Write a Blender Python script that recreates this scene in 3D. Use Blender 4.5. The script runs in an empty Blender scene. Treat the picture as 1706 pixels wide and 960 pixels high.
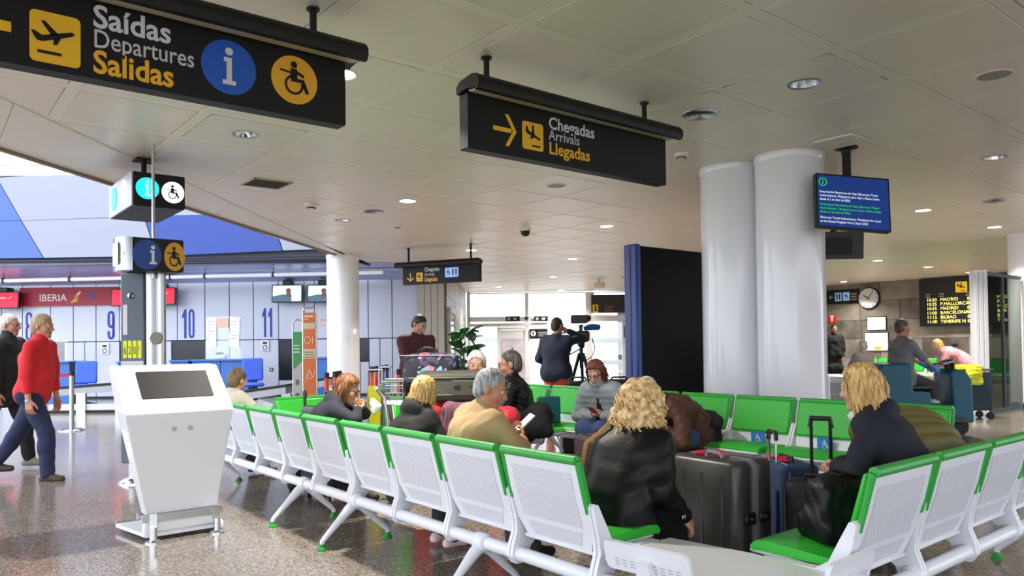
import bpy, bmesh, math, random
import numpy as np
from mathutils import Vector, Matrix, Euler
random.seed(7); np.random.seed(7)
SC = bpy.context.scene
COL = SC.collection
PI = math.pi
R_ = math.radians
# ---------------------------------------------------------------- camera, sky, exposure
CAMZ = 1.38
YAW, PITCH, ROLL, FPX = R_(50.99), R_(1.0), R_(-0.7), 1258.85
cd = bpy.data.cameras.new('camera'); cam = bpy.data.objects.new('camera', cd); COL.objects.link(cam)
cam.rotation_mode = 'QUATERNION'
cam.location = (0, 0, CAMZ)
cam.rotation_quaternion = (Euler((R_(90) + PITCH, 0, YAW - R_(90)), 'XYZ').to_matrix() @ Matrix.Rotation(ROLL, 3, 'Z')).to_quaternion()
cd.sensor_width = 36.0; cd.lens = FPX / 1706 * 36; cd.shift_x = 0.0
cd.shift_y = (550.975 - 480) / 1706
cd.clip_end = 300; cd.clip_start = 0.05
SC.camera = cam
W = bpy.data.worlds.new('sky'); SC.world = W; W.use_nodes = True
# overcast sky: brighter overhead, even all round, pale ground below the horizon
_t = W.node_tree; _bg = _t.nodes['Background']; _tc = _t.nodes.new('ShaderNodeTexCoord'); _sp = _t.nodes.new('ShaderNodeSeparateXYZ'); _cr = _t.nodes.new('ShaderNodeValToRGB')
_t.links.new(_tc.outputs['Generated'], _sp.inputs[0]); _mr = _t.nodes.new('ShaderNodeMapRange'); _mr.inputs[1].default_value = -1; _t.links.new(_sp.outputs[2], _mr.inputs[0]); _t.links.new(_mr.outputs[0], _cr.inputs[0])
_e = _cr.color_ramp.elements; _e[0].position = .47; _e[0].color = (.62, .60, .57, 1); _e[1].position = 1.0; _e[1].color = (.93, .96, 1.0, 1); _m = _e.new(.51); _m.color = (.84, .89, 1.0, 1)
_t.links.new(_cr.outputs[0], _bg.inputs[0]); _bg.inputs[1].default_value = 2.3
SC.view_settings.view_transform = 'Standard'; SC.view_settings.look = 'None'
SC.view_settings.exposure = 0.8; SC.view_settings.gamma = 1.0; SC.view_settings.use_curve_mapping = False
LAMP_W = 75.0
# ---------------------------------------------------------------- frames
CEIL = 3.48
FX, FY = math.cos(YAW), math.sin(YAW)
HALL = Matrix(((FY, FX, 0, 0), (-FX, FY, 0, 0), (0, 0, 1, 0), (0, 0, 0, 1)))   # check-in hall axes: along the wall, into the hall, up
I4 = Matrix.Identity(4)
def hall(a, d, z=0): return HALL @ Vector((a, d, z))
def sv(x, y, d):   # surveyed point in hall axes at distance d
    return ((x - 853) * d / 1259, d, CAMZ + (573 - (x - 853) * .0122 - y) * d / 1259)
def svw(x, y, d): return HALL @ Vector(sv(x, y, d))
# ---------------------------------------------------------------- materials
def lin(c):
    if isinstance(c, str):
        c = c.lstrip('#'); c = [int(c[i:i + 2], 16) / 255 for i in (0, 2, 4)]
    return tuple((x / 12.92 if x <= .04045 else ((x + .055) / 1.055) ** 2.4) for x in c) + (1,)
MATS = {}
def mat(name, col, rough=.5, metal=0., var=None, bump=None, emit=0., alpha=None, coat=0., stretch=(1, 1, 1), spec=.5, trans=0., sheen=0., col2=None):
    if name in MATS: return MATS[name]
    m = bpy.data.materials.new(name); m.use_nodes = True; nt = m.node_tree; b = nt.nodes['Principled BSDF']
    b.inputs['Base Color'].default_value = lin(col); b.inputs['Roughness'].default_value = rough; b.inputs['Metallic'].default_value = metal
    b.inputs['Specular IOR Level'].default_value = spec
    if coat: b.inputs['Coat Weight'].default_value = coat
    if sheen: b.inputs['Sheen Weight'].default_value = sheen
    if trans: b.inputs['Transmission Weight'].default_value = trans
    if emit:
        b.inputs['Emission Color'].default_value = lin(col); b.inputs['Emission Strength'].default_value = emit
    if var or bump:
        tc = nt.nodes.new('ShaderNodeTexCoord'); mp = nt.nodes.new('ShaderNodeMapping'); mp.inputs['Scale'].default_value = stretch
        nt.links.new(tc.outputs['Object'], mp.inputs[0])
    if var:
        n = nt.nodes.new('ShaderNodeTexNoise'); n.inputs['Scale'].default_value = var[0]; n.inputs['Detail'].default_value = 5
        nt.links.new(mp.outputs[0], n.inputs[0])
        r = nt.nodes.new('ShaderNodeValToRGB'); c = lin(col); a = var[1]
        r.color_ramp.elements[0].position = .32; r.color_ramp.elements[1].position = .68
        r.color_ramp.elements[0].color = tuple(x * (1 - a) for x in c[:3]) + (1,)
        r.color_ramp.elements[1].color = lin(col2) if col2 else tuple(min(1, x * (1 + a)) for x in c[:3]) + (1,)
        nt.links.new(n.outputs[0], r.inputs[0]); nt.links.new(r.outputs[0], b.inputs['Base Color'])
    if bump:
        n2 = nt.nodes.new('ShaderNodeTexNoise'); n2.inputs['Scale'].default_value = bump[0]; n2.inputs['Detail'].default_value = 4
        nt.links.new(mp.outputs[0], n2.inputs[0])
        bp = nt.nodes.new('ShaderNodeBump'); bp.inputs['Strength'].default_value = bump[1]; bp.inputs['Distance'].default_value = .01
        nt.links.new(n2.outputs[0], bp.inputs['Height']); nt.links.new(bp.outputs[0], b.inputs['Normal'])
    MATS[name] = m
    return m
def nodes_of(name, col, rough=.5, metal=0.):
    m = mat(name, col, rough, metal); nt = m.node_tree; b = nt.nodes['Principled BSDF']
    tc = nt.nodes.new('ShaderNodeTexCoord')
    return m, nt, b, tc
def N(nt, typ, **kw):
    n = nt.nodes.new(typ)
    for k, v in kw.items():
        if k in n.inputs.keys(): n.inputs[k].default_value = v
        else: setattr(n, k, v)
    return n
def ramp(nt, src, stops):
    r = nt.nodes.new('ShaderNodeValToRGB'); e = r.color_ramp.elements
    while len(e) < len(stops): e.new(.5)
    for el, (p, c) in zip(e, stops): el.position = p; el.color = lin(c) if not isinstance(c, tuple) or len(c) == 3 else c
    nt.links.new(src, r.inputs[0]); return r
def floor_mat():
    m, nt, b, tc = nodes_of('polished_terrazzo', '#9a8b7a', .13); L = nt.links.new
    v = N(nt, 'ShaderNodeTexVoronoi', Scale=95.0); L(tc.outputs['Object'], v.inputs['Vector'])
    r = ramp(nt, v.outputs['Color'], [(0, '#3e3a36'), (.3, '#6e675f'), (.55, '#877e75'), (.8, '#9a9188'), (1, '#bab2a8')])
    n = N(nt, 'ShaderNodeTexNoise', Scale=.55, Detail=3.0); L(tc.outputs['Object'], n.inputs['Vector'])
    r2 = ramp(nt, n.outputs[0], [(.3, (.78, .76, .74, 1)), (.7, (1, 1, 1, 1))])
    mx = N(nt, 'ShaderNodeMix', data_type='RGBA', blend_type='MULTIPLY'); mx.inputs[0].default_value = 1
    L(r.outputs[0], mx.inputs[6]); L(r2.outputs[0], mx.inputs[7])
    # large square slabs with faint joints
    br = N(nt, 'ShaderNodeTexBrick', offset=0.0, Scale=1.0); br.inputs['Brick Width'].default_value = 1.0366; br.inputs['Row Height'].default_value = 1.0366
    br.inputs['Mortar Size'].default_value = .004; br.inputs['Color1'].default_value = (1, 1, 1, 1); br.inputs['Color2'].default_value = (.94, .93, .92, 1); br.inputs['Mortar'].default_value = (.72, .7, .68, 1)
    L(tc.outputs['Object'], br.inputs['Vector'])
    m2 = N(nt, 'ShaderNodeMix', data_type='RGBA', blend_type='MULTIPLY'); m2.inputs[0].default_value = 1
    L(mx.outputs[2], m2.inputs[6]); L(br.outputs[0], m2.inputs[7]); L(m2.outputs[2], b.inputs['Base Color'])
    n3 = N(nt, 'ShaderNodeTexNoise', Scale=2.2, Detail=4.0); L(tc.outputs['Object'], n3.inputs['Vector'])
    mr = N(nt, 'ShaderNodeMapRange'); mr.inputs[3].default_value = .09; mr.inputs[4].default_value = .2
    L(n3.outputs[0], mr.inputs[0]); L(mr.outputs[0], b.inputs['Roughness'])
    return m
def perforated_mat():
    m, nt, b, tc = nodes_of('perforated_white_steel', '#e4e6ee', .4); L = nt.links.new
    sp = N(nt, 'ShaderNodeSeparateXYZ'); L(tc.outputs['Object'], sp.inputs[0]); ad = N(nt, 'ShaderNodeMath', operation='ADD'); L(sp.outputs[0], ad.inputs[0]); L(sp.outputs[1], ad.inputs[1])
    cb = N(nt, 'ShaderNodeCombineXYZ'); L(ad.outputs[0], cb.inputs[0]); L(sp.outputs[2], cb.inputs[1])
    mp = N(nt, 'ShaderNodeMapping'); mp.inputs['Scale'].default_value = (110, 110, 0); mp.inputs['Rotation'].default_value = (0, 0, R_(45))
    L(cb.outputs[0], mp.inputs[0])
    v = N(nt, 'ShaderNodeTexVoronoi', Scale=1.0, Randomness=0.0); L(mp.outputs[0], v.inputs['Vector'])
    r = ramp(nt, v.outputs['Distance'], [(.22, '#9c9ea6'), (.36, '#e4e6ee')]); L(r.outputs[0], b.inputs['Base Color'])
    return m
def stone_mat(name, a, bb, sc=3.0):
    m, nt, b, tc = nodes_of(name, a, .45); L = nt.links.new
    oi = N(nt, 'ShaderNodeObjectInfo')
    n = N(nt, 'ShaderNodeTexNoise', Scale=sc, Detail=6.0); L(tc.outputs['Object'], n.inputs['Vector'])
    ad = N(nt, 'ShaderNodeMath', operation='MULTIPLY_ADD'); ad.inputs[1].default_value = .7; L(oi.outputs['Random'], ad.inputs[0]); L(n.outputs[0], ad.inputs[2])
    r = ramp(nt, ad.outputs[0], [(.4, a), (1.0, bb)]); L(r.outputs[0], b.inputs['Base Color'])
    return m
def floral_mat():
    m, nt, b, tc = nodes_of('dark_floral_fabric', '#20222e', .6); L = nt.links.new
    v = N(nt, 'ShaderNodeTexVoronoi', Scale=12.0, Randomness=1.0); nz = N(nt, 'ShaderNodeTexNoise', Scale=14.0, Detail=2.0); L(tc.outputs['Object'], nz.inputs['Vector']); ma = N(nt, 'ShaderNodeVectorMath', operation='MULTIPLY_ADD'); ma.inputs[1].default_value = (.16, .16, .16); L(nz.outputs['Color'], ma.inputs[0]); L(tc.outputs['Object'], ma.inputs[2]); L(ma.outputs[0], v.inputs['Vector'])
    r = ramp(nt, v.outputs['Color'], [(0, '#20222e'), (.36, '#20222e'), (.4, '#c2476d'), (.5, '#d97a93'), (.54, '#7fb0c4'), (.64, '#8ec0d0'), (.68, '#4a4460'), (1, '#6a4a52')])
    for e in r.color_ramp.elements: pass
    r.color_ramp.interpolation = 'CONSTANT'
    d = ramp(nt, v.outputs['Distance'], [(.56, (1, 1, 1, 1)), (.62, (0, 0, 0, 1))])
    mx = N(nt, 'ShaderNodeMix', data_type='RGBA'); L(d.outputs[0], mx.inputs[0]); mx.inputs[6].default_value = lin('#1c1e28'); L(r.outputs[0], mx.inputs[7])
    L(mx.outputs[2], b.inputs['Base Color']); return m
def stripe_mat():
    m, nt, b, tc = nodes_of('striped_woven_fabric', '#6a3348', .8); L = nt.links.new
    w = N(nt, 'ShaderNodeTexWave', Scale=9.0, Distortion=1.0); w.bands_direction = 'X'; L(tc.outputs['Object'], w.inputs['Vector'])
    r = ramp(nt, w.outputs[0], [(0, '#8a2c3f'), (.35, '#5b3d52'), (.6, '#8b7380'), (1, '#3a2a3a')]); L(r.outputs[0], b.inputs['Base Color']); return m
def hair_mat(name, dark, mid, light, stretch=(60, 60, 5), rough=.55):
    m, nt, b, tc = nodes_of(name, mid, rough); L = nt.links.new
    mp = N(nt, 'ShaderNodeMapping'); mp.inputs['Scale'].default_value = stretch; L(tc.outputs['Object'], mp.inputs[0])
    n = N(nt, 'ShaderNodeTexNoise', Scale=1.0, Detail=4.0); L(mp.outputs[0], n.inputs['Vector'])
    r = ramp(nt, n.outputs[0], [(.3, dark), (.5, mid), (.68, light)]); L(r.outputs[0], b.inputs['Base Color'])
    bp = N(nt, 'ShaderNodeBump', Strength=.55, Distance=.01); L(n.outputs[0], bp.inputs['Height']); L(bp.outputs[0], b.inputs['Normal'])
    return m
def glass_mat(name, col='#ffffff', mixv=.92, rough=.02):
    m = bpy.data.materials.new(name); m.use_nodes = True; nt = m.node_tree; nt.nodes.clear(); L = nt.links.new
    o = nt.nodes.new('ShaderNodeOutputMaterial'); t = N(nt, 'ShaderNodeBsdfTransparent'); t.inputs[0].default_value = lin(col)
    g = N(nt, 'ShaderNodeBsdfGlossy', Roughness=rough); mx = N(nt, 'ShaderNodeMixShader'); mx.inputs[0].default_value = 1 - mixv
    L(t.outputs[0], mx.inputs[1]); L(g.outputs[0], mx.inputs[2]); L(mx.outputs[0], o.inputs[0]); MATS[name] = m; return m
def frosted_mat(name, col):
    m = bpy.data.materials.new(name); m.use_nodes = True; nt = m.node_tree; nt.nodes.clear(); L = nt.links.new
    o = nt.nodes.new('ShaderNodeOutputMaterial'); t = N(nt, 'ShaderNodeBsdfTranslucent'); t.inputs[0].default_value = lin(col)
    p = N(nt, 'ShaderNodeBsdfTransparent'); p.inputs[0].default_value = lin(col); mx = N(nt, 'ShaderNodeMixShader'); mx.inputs[0].default_value = .7
    L(t.outputs[0], mx.inputs[1]); L(p.outputs[0], mx.inputs[2]); L(mx.outputs[0], o.inputs[0]); MATS[name] = m; return m
FLOOR = floor_mat(); PERF = perforated_mat(); FLORAL = floral_mat(); STRIPE = stripe_mat()
STONE = stone_mat('grey_stone_cladding', '#4a463f', '#8f887c', 2.0)
STONE2 = stone_mat('pale_stone_cladding', '#8d887c', '#b5afa2', 2.0)
GLASS = glass_mat('clear_glass'); DGLASS = glass_mat('dark_tinted_glass', '#b2b8b3', .9); PLEXI = glass_mat('clear_plexiglass', '#f0f6fa', .9); FROST = frosted_mat('frosted_glass', '#f4f8fa')
WHITE = mat('white_powder_coat', '#e6e8ef', .35)
SHELL = mat('glossy_white_shell', '#eef1f6', .22, coat=.3)
GREEN = mat('green_polyurethane', '#32ba36', .45, bump=(60, .05))
GREENT = mat('green_edge_trim', '#33a342', .45)
GREEND = mat('green_rubber_foot', '#128a2c', .5)
CPANEL = mat('ceiling_panel_cream', '#efe4d6', .34, var=(.5, .03))
CSTRIP = mat('ceiling_strip_cream', '#f3ebdd', .42)
SOFFIT = mat('soffit_cream', '#ece6da', .4)
BROWN = mat('brown_edge_trim', '#8a765f', .5)
COLUMN = mat('white_enamel_column', '#f0f1f7', .2, coat=.4)
BLACK = mat('black_plastic', '#121214', .4)
BLACKM = mat('black_powder_coat', '#131316', .5, spec=.35)
SIGN = mat('black_sign_face', '#131215', .5, spec=.3)
YEL = mat('sign_yellow', '#f2bd1d', .45)
YELL = mat('sign_yellow_letter', '#f2b31d', .45)
SWHITE = mat('sign_white', '#d9d9dc', .5)
SBLUE = mat('sign_blue', '#1558c0', .4)
CREAM = mat('cream_diffuser', '#cbbfa2', .5)
STEEL = mat('brushed_steel', '#b9bbbe', .3, 1.0)
CHROME = mat('chrome', '#d5d8dc', .12, 1.0)
DKGREY = mat('dark_grey_metal', '#56606f', .45)
WALLP = mat('white_wall_panel', '#cdd4e8', .32, var=(.8, .02))
WALLD = mat('dark_joint', '#3a3d46', .7)
BULKW = mat('pale_blue_panel', '#8f95a8', .5)
BULKB = mat('royal_blue_panel', '#1f4094', .45)
BULKL = mat('mid_blue_panel', '#4564a6', .45)
REFLB = mat('blue_metal_soffit', '#a9b8ea', .28, .2)
NUMB = mat('blue_numeral', '#1a3cae', .5)
DESK = mat('blue_counter_laminate', '#2f66b4', .4)
CHAIRB = mat('blue_fabric', '#3f63cf', .8)
REDS = mat('dark_red_sign', '#a01830', .45)
REDB = mat('bright_red_screen', '#f01a34', .5, emit=.9)
DARKW = mat('dark_opening', '#141a24', .3)
PAPER = mat('white_paper', '#e8ecf0', .8)
ORANGE = mat('orange_plastic', '#e8501e', .45)
ORSIGN = mat('orange_sign', '#d06a2c', .5)
RUBBER = mat('black_rubber', '#17171a', .7)
BEIGEP = mat('beige_metal_panel', '#b9b6ac', .5)
LAMP = mat('lamp_glow', '#fff6e4', .5, emit=22.)
GLOWC = mat('cyan_lit_disc', '#12d4f6', .5, emit=1.1)
GLOWW = mat('white_lit_disc', '#ffffff', .5, emit=1.0)
# ---------------------------------------------------------------- objects
def tag(o, label=None, cat=None, group=None, kind=None):
    for k, v in (('label', label), ('category', cat), ('group', group), ('kind', kind)):
        if v: o[k] = v
    return o
def empty(name, loc, label, cat, group=None):
    o = bpy.data.objects.new(name, None); COL.objects.link(o); o.location = loc; o.empty_display_size = .05
    return tag(o, label, cat, group)
def root_inv(o):
    p = Vector((0, 0, 0)); rz = 0
    m = Matrix.Translation(o.location) @ Matrix.Rotation(o.rotation_euler.z, 4, 'Z')
    return m
def link_mesh(name, me, mats, parent=None, world=True, smooth=True, angle=38):
    o = bpy.data.objects.new(name, me); COL.objects.link(o)
    for m in (mats if isinstance(mats, (list, tuple)) else [mats]): me.materials.append(m)
    if smooth and len(me.polygons):
        me.polygons.foreach_set('use_smooth', [True] * len(me.polygons))
        if angle: me.set_sharp_from_angle(angle=R_(angle))
    if parent is not None:
        o.parent = parent
        if world:
            t = parent
            while t.parent is not None: t = t.parent
            if parent is t: o.matrix_parent_inverse = root_inv(t).inverted()
            # children of a part: the part's own mesh already sits in world terms, no further offset
    return o
class MB:
    def __init__(s, T=I4): s.v = []; s.f = []; s.mi = []; s.T = T; s.m = 0
    def add(s, vs, fs):
        k = len(s.v); s.v += [tuple(s.T @ Vector(p)) for p in vs]; s.f += [tuple(i + k for i in f) for f in fs]; s.mi += [s.m] * len(fs)
    def box(s, c, size, bev=0., rot=None):
        x, y, z = (q / 2 for q in size); M = Matrix.Translation(c) @ (rot.to_4x4() if rot else I4)
        if bev <= 0:
            vs = [(i * x, j * y, k * z) for i in (-1, 1) for j in (-1, 1) for k in (-1, 1)]
            fs = [(0, 1, 3, 2), (4, 6, 7, 5), (0, 4, 5, 1), (2, 3, 7, 6), (0, 2, 6, 4), (1, 5, 7, 3)]
        else:
            b = min(bev, x * .98, y * .98, z * .98); vs = []; fs = []; idx = {}
            for i in (-1, 1):
                for j in (-1, 1):
                    for k in (-1, 1):
                        for ax, p in enumerate(((i * x, j * (y - b), k * (z - b)), (i * (x - b), j * y, k * (z - b)), (i * (x - b), j * (y - b), k * z))):
                            idx[i, j, k, ax] = len(vs); vs.append(p)
                        t = (idx[i, j, k, 0], idx[i, j, k, 1], idx[i, j, k, 2]); fs.append(t if i * j * k > 0 else t[::-1])
            for sgn in (-1, 1):
                q = [(1, 1), (-1, 1), (-1, -1), (1, -1)]
                fs.append(tuple(idx[sgn, a, c2, 0] for a, c2 in (q if sgn > 0 else q[::-1])))
                fs.append(tuple(idx[c2, sgn, a, 1] for a, c2 in (q if sgn > 0 else q[::-1])))
                fs.append(tuple(idx[a, c2, sgn, 2] for a, c2 in (q if sgn > 0 else q[::-1])))
            def quad(l, flip): fs.append(tuple(l[::-1] if flip else l))
            for a in (-1, 1):
                for c2 in (-1, 1):
                    quad([idx[a, c2, 1, 0], idx[a, c2, 1, 1], idx[a, c2, -1, 1], idx[a, c2, -1, 0]], a * c2 > 0)
                    quad([idx[1, a, c2, 1], idx[1, a, c2, 2], idx[-1, a, c2, 2], idx[-1, a, c2, 1]], a * c2 > 0)
                    quad([idx[a, 1, c2, 2], idx[a, 1, c2, 0], idx[a, -1, c2, 0], idx[a, -1, c2, 2]], a * c2 > 0)
            fs = [f if True else f for f in fs]
        s.add([M @ Vector(p) for p in vs], fs)
    def tube(s, pts, r, n=10, cap=True, sx=1.):
        pts = [Vector(p) for p in pts]; m = len(pts); rr = r if isinstance(r, (list, tuple)) else [r] * m
        up = None; vs = []; fs = []
        for i, p in enumerate(pts):
            t = (pts[min(i + 1, m - 1)] - pts[max(i - 1, 0)]).normalized()
            if up is None:
                up = Vector((0, 0, 1)) if abs(t.z) < .9 else Vector((1, 0, 0))
            a = t.cross(up).normalized(); up = a.cross(t).normalized()
            for k in range(n):
                th = 2 * PI * k / n; vs.append(p + (a * math.cos(th) * sx + up * math.sin(th)) * rr[i])
        for i in range(m - 1):
            for k in range(n): fs.append((i * n + k, i * n + (k + 1) % n, (i + 1) * n + (k + 1) % n, (i + 1) * n + k))
        if cap: fs.append(tuple(range(n))[::-1]); fs.append(tuple((m - 1) * n + k for k in range(n)))
        s.add(vs, fs)
    def cyl(s, a, b, r, r2=None, n=16): s.tube([a, b], [r, r if r2 is None else r2], n)
    def lathe(s, prof, c=(0, 0, 0), n=20, axis=None, cap=True):
        M = Matrix.Translation(c) @ (axis.to_4x4() if axis else I4); vs = []; fs = []
        for r, z in prof:
            for k in range(n): vs.append(M @ Vector((r * math.cos(2 * PI * k / n), r * math.sin(2 * PI * k / n), z)))
        for i in range(len(prof) - 1):
            for k in range(n): fs.append((i * n + k, i * n + (k + 1) % n, (i + 1) * n + (k + 1) % n, (i + 1) * n + k))
        if cap and prof[0][0] > 1e-5: fs.append(tuple(range(n))[::-1])
        if cap and prof[-1][0] > 1e-5: fs.append(tuple((len(prof) - 1) * n + k for k in range(n)))
        s.add(vs, fs)
    def ell(s, c, r, n=14, m=9, rot=None):
        prof = [(max(math.sin(PI * i / m), 1e-6), -math.cos(PI * i / m)) for i in range(m + 1)]
        M = Matrix.Translation(c) @ (rot.to_4x4() if rot else I4) @ Matrix.Diagonal((*r, 1)); vs = []; fs = []
        for q, z in prof:
            for k in range(n): vs.append(M @ Vector((q * math.cos(2 * PI * k / n), q * math.sin(2 * PI * k / n), z)))
        for i in range(m):
            for k in range(n): fs.append((i * n + k, i * n + (k + 1) % n, (i + 1) * n + (k + 1) % n, (i + 1) * n + k))
        s.add(vs, fs)
    def prism(s, poly, fr, d0, d1):   # polygon (u, v) in frame fr, from depth d0 to d1 along its third axis
        n = len(poly); vs = [fr @ Vector((u, v, d)) for d in (d0, d1) for u, v in poly]
        fs = [tuple(range(n))[::-1], tuple(range(n, 2 * n))] + [(i, (i + 1) % n, n + (i + 1) % n, n + i) for i in range(n)]
        s.add(vs, fs)
    def flat(s, poly, fr, d=.002): s.add([fr @ Vector((u, v, d)) for u, v in poly], [tuple(range(len(poly)))])
    def build(s, name, m, parent=None, smooth=True, angle=38):
        me = bpy.data.meshes.new(name); me.from_pydata(s.v, [], s.f)
        if isinstance(m, (list, tuple)) and len(m) > 1: me.polygons.foreach_set('material_index', s.mi)
        me.update(); return link_mesh(name, me, m, parent, True, smooth, angle)
def single(name, mb, m, label, cat, group=None, kind=None, **kw): return tag(mb.build(name, m, None, **kw), label, cat, group, kind)
def frame(o, xd, up=(0, 0, 1)):
    x = Vector(xd).normalized(); u = Vector(up).normalized(); n = x.cross(u)
    return Matrix(((x[0], u[0], n[0], o[0]), (x[1], u[1], n[1], o[1]), (x[2], u[2], n[2], o[2]), (0, 0, 0, 1)))
def disc(cx, cy, r, n=28, ry=None): return [(cx + r * math.cos(2 * PI * k / n), cy + (ry or r) * math.sin(2 * PI * k / n)) for k in range(n)]
def rrect(x0, y0, x1, y1, r=.01, n=4):
    out = []
    for cx, cy, a in ((x1 - r, y1 - r, 0), (x0 + r, y1 - r, 90), (x0 + r, y0 + r, 180), (x1 - r, y0 + r, 270)):
        for k in range(n + 1):
            t = R_(a + 90 * k / n); out.append((cx + r * math.cos(t), cy + r * math.sin(t)))
    return out
def stroke(pts, w):
    out = []
    for (x0, y0), (x1, y1) in zip(pts, pts[1:]):
        l = math.hypot(x1 - x0, y1 - y0) or 1; nx, ny = -(y1 - y0) / l * w / 2, (x1 - x0) / l * w / 2
        out.append([(x0 + nx, y0 + ny), (x0 - nx, y0 - ny), (x1 - nx, y1 - ny), (x1 + nx, y1 + ny)])
    return out
def ring(cx, cy, r, w, a0=0, a1=360, n=24):
    out = []
    for k in range(n):
        t0 = R_(a0 + (a1 - a0) * k / n); t1 = R_(a0 + (a1 - a0) * (k + 1) / n)
        out.append([(cx + q * math.cos(t), cy + q * math.sin(t)) for q, t in ((r - w / 2, t0), (r + w / 2, t0), (r + w / 2, t1), (r - w / 2, t1))])
    return out
def flats(name, polys, fr, m, parent, d=.002):
    b = MB()
    for p in polys: b.flat(p, fr, d)
    return b.build(name, m, parent, smooth=False)
def mv(polys, dx, dy, s=1., sy=None): return [[(dx + x * s, dy + y * (sy or s)) for x, y in p] for p in polys]
def text(name, body, fr, u, v, size, m, parent, bold=0., sx=1., d=.003, align='LEFT', space=1.):
    cu = bpy.data.curves.new(name, 'FONT'); cu.body = body; cu.size = size; cu.offset = bold; cu.align_x = align; cu.space_line = space; cu.resolution_u = 3
    o = bpy.data.objects.new(name, cu); COL.objects.link(o)
    dg = bpy.context.evaluated_depsgraph_get(); me = bpy.data.meshes.new_from_object(o.evaluated_get(dg))
    bpy.data.objects.remove(o); bpy.data.curves.remove(cu)
    me.transform(fr @ Matrix.Translation((u, v, d)) @ Matrix.Diagonal((sx, 1, 1, 1))); me.name = name
    me.materials.clear()
    return link_mesh(name, me, m, parent, True, False)
# pictograms, about one unit high, centred on the origin
def pic_plane(tilt, flip=1):
    body = [(-.40, -.06), (-.30, -.10), (.34, -.03), (.42, .02), (.36, .07), (-.26, .04), (-.40, .17), (-.46, .17), (-.43, .02)]
    wing = [(-.08, .02), (.08, .02), (-.12, .36), (-.20, .36)]
    wing2 = [(-.06, -.06), (.10, -.05), (-.02, -.20), (-.10, -.20)]
    t = R_(tilt); rot = lambda p: (p[0] * math.cos(t) - p[1] * math.sin(t), p[0] * math.sin(t) + p[1] * math.cos(t))
    return [[(flip * rot(p)[0], rot(p)[1] + .05) for p in q] for q in (body, wing, wing2)]
PIC_DEP = pic_plane(16) + [[(-.36, -.40), (.12, -.40), (.12, -.33), (-.36, -.33)]]
PIC_ARR = pic_plane(-24) + [[(-.05, -.42), (.38, -.42), (.38, -.35), (-.05, -.35)]]
PIC_I = [disc(0, .34, .09, 16), [(-.12, .20), (.06, .20), (.06, -.32), (.15, -.32), (.15, -.42), (-.15, -.42), (-.15, -.32), (-.06, -.32), (-.06, .10), (-.12, .10)]]
PIC_WC = [disc(-.04, .36, .085, 14), [(-.13, .26), (.04, .26), (.05, .02), (.22, .02), (.36, -.30), (.27, -.34), (.15, -.07), (-.12, -.07)],
          [(.02, .14), (.22, .06), (.24, .12), (.04, .22)]] + ring(-.04, -.15, .215, .06, 100, 375, 20) + [[(-.40, .20), (-.12, .17), (-.12, .12), (-.40, .15)]]
def arrow(w=.3): return [[(-.5, -.06), (.28, -.06), (.28, .06), (-.5, .06)], [(.0, .42), (.16, .42), (.5, 0), (.34, 0)], [(.0, -.42), (.34, 0), (.5, 0), (.16, -.42)]]
def rot2(polys, deg):
    t = R_(deg); return [[(x * math.cos(t) - y * math.sin(t), x * math.sin(t) + y * math.cos(t)) for x, y in p] for p in polys]
# ================================================================ structure: floor, ceiling, walls
b = MB(); b.box((12, 12, -.1), (70, 70, .2)); tag(b.build('floor', FLOOR, smooth=False), kind='structure')
GX, GY, GP = 3.158, 3.776, 1.0366          # ceiling grid origin and pitch
E0, E1 = Vector((.64, 7.47)), Vector((9.81, 18.02))      # diagonal end of the panelled ceiling
L0, L1 = Vector((.80, 9.31)), Vector((10.0, 18.0))       # outer lip over the check-in hall
ED = (E1 - E0).normalized(); EN = Vector((ED.y, -ED.x))  # points to the panelled side
EB = E0 - ED * 9.0; LB = L0 - (L1 - L0).normalized() * 8.5
B0 = HALL @ Vector((-2.35, 30.6, 0)); B1 = HALL @ Vector((6.2, 30.6, 0))
def clip(poly, p, n):     # keep the side n points to
    out = []
    for i in range(len(poly)):
        a, c = poly[i], poly[(i + 1) % len(poly)]; da, dc = (a - p).dot(n), (c - p).dot(n)
        if da >= 0: out.append(a)
        if da * dc < 0: out.append(a + (c - a) * (da / (da - dc)))
    return out
WN = Vector((-FX, -FY)); WP = Vector((HALL @ Vector((0, 31.0, 0)))[:2])
HP = Vector((HALL @ Vector((0, 20.9, 0)))[:2])
def ceil_clip(poly):
    q = clip(poly, E0, EN)
    if len(q) > 2: q = clip(q, WP, WN)
    return q
CE = MB(); slab = [Vector((-6, -5.2)), Vector((30, -5.2)), Vector((30, 30)), Vector((-6, 30))]
slab = ceil_clip(slab)
fr0 = I4
CE.prism([(p.x, p.y) for p in slab], fr0, 3.66, 3.80)
ceiling = tag(CE.build('ceiling', BEIGEP, smooth=False), kind='structure')
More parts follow.
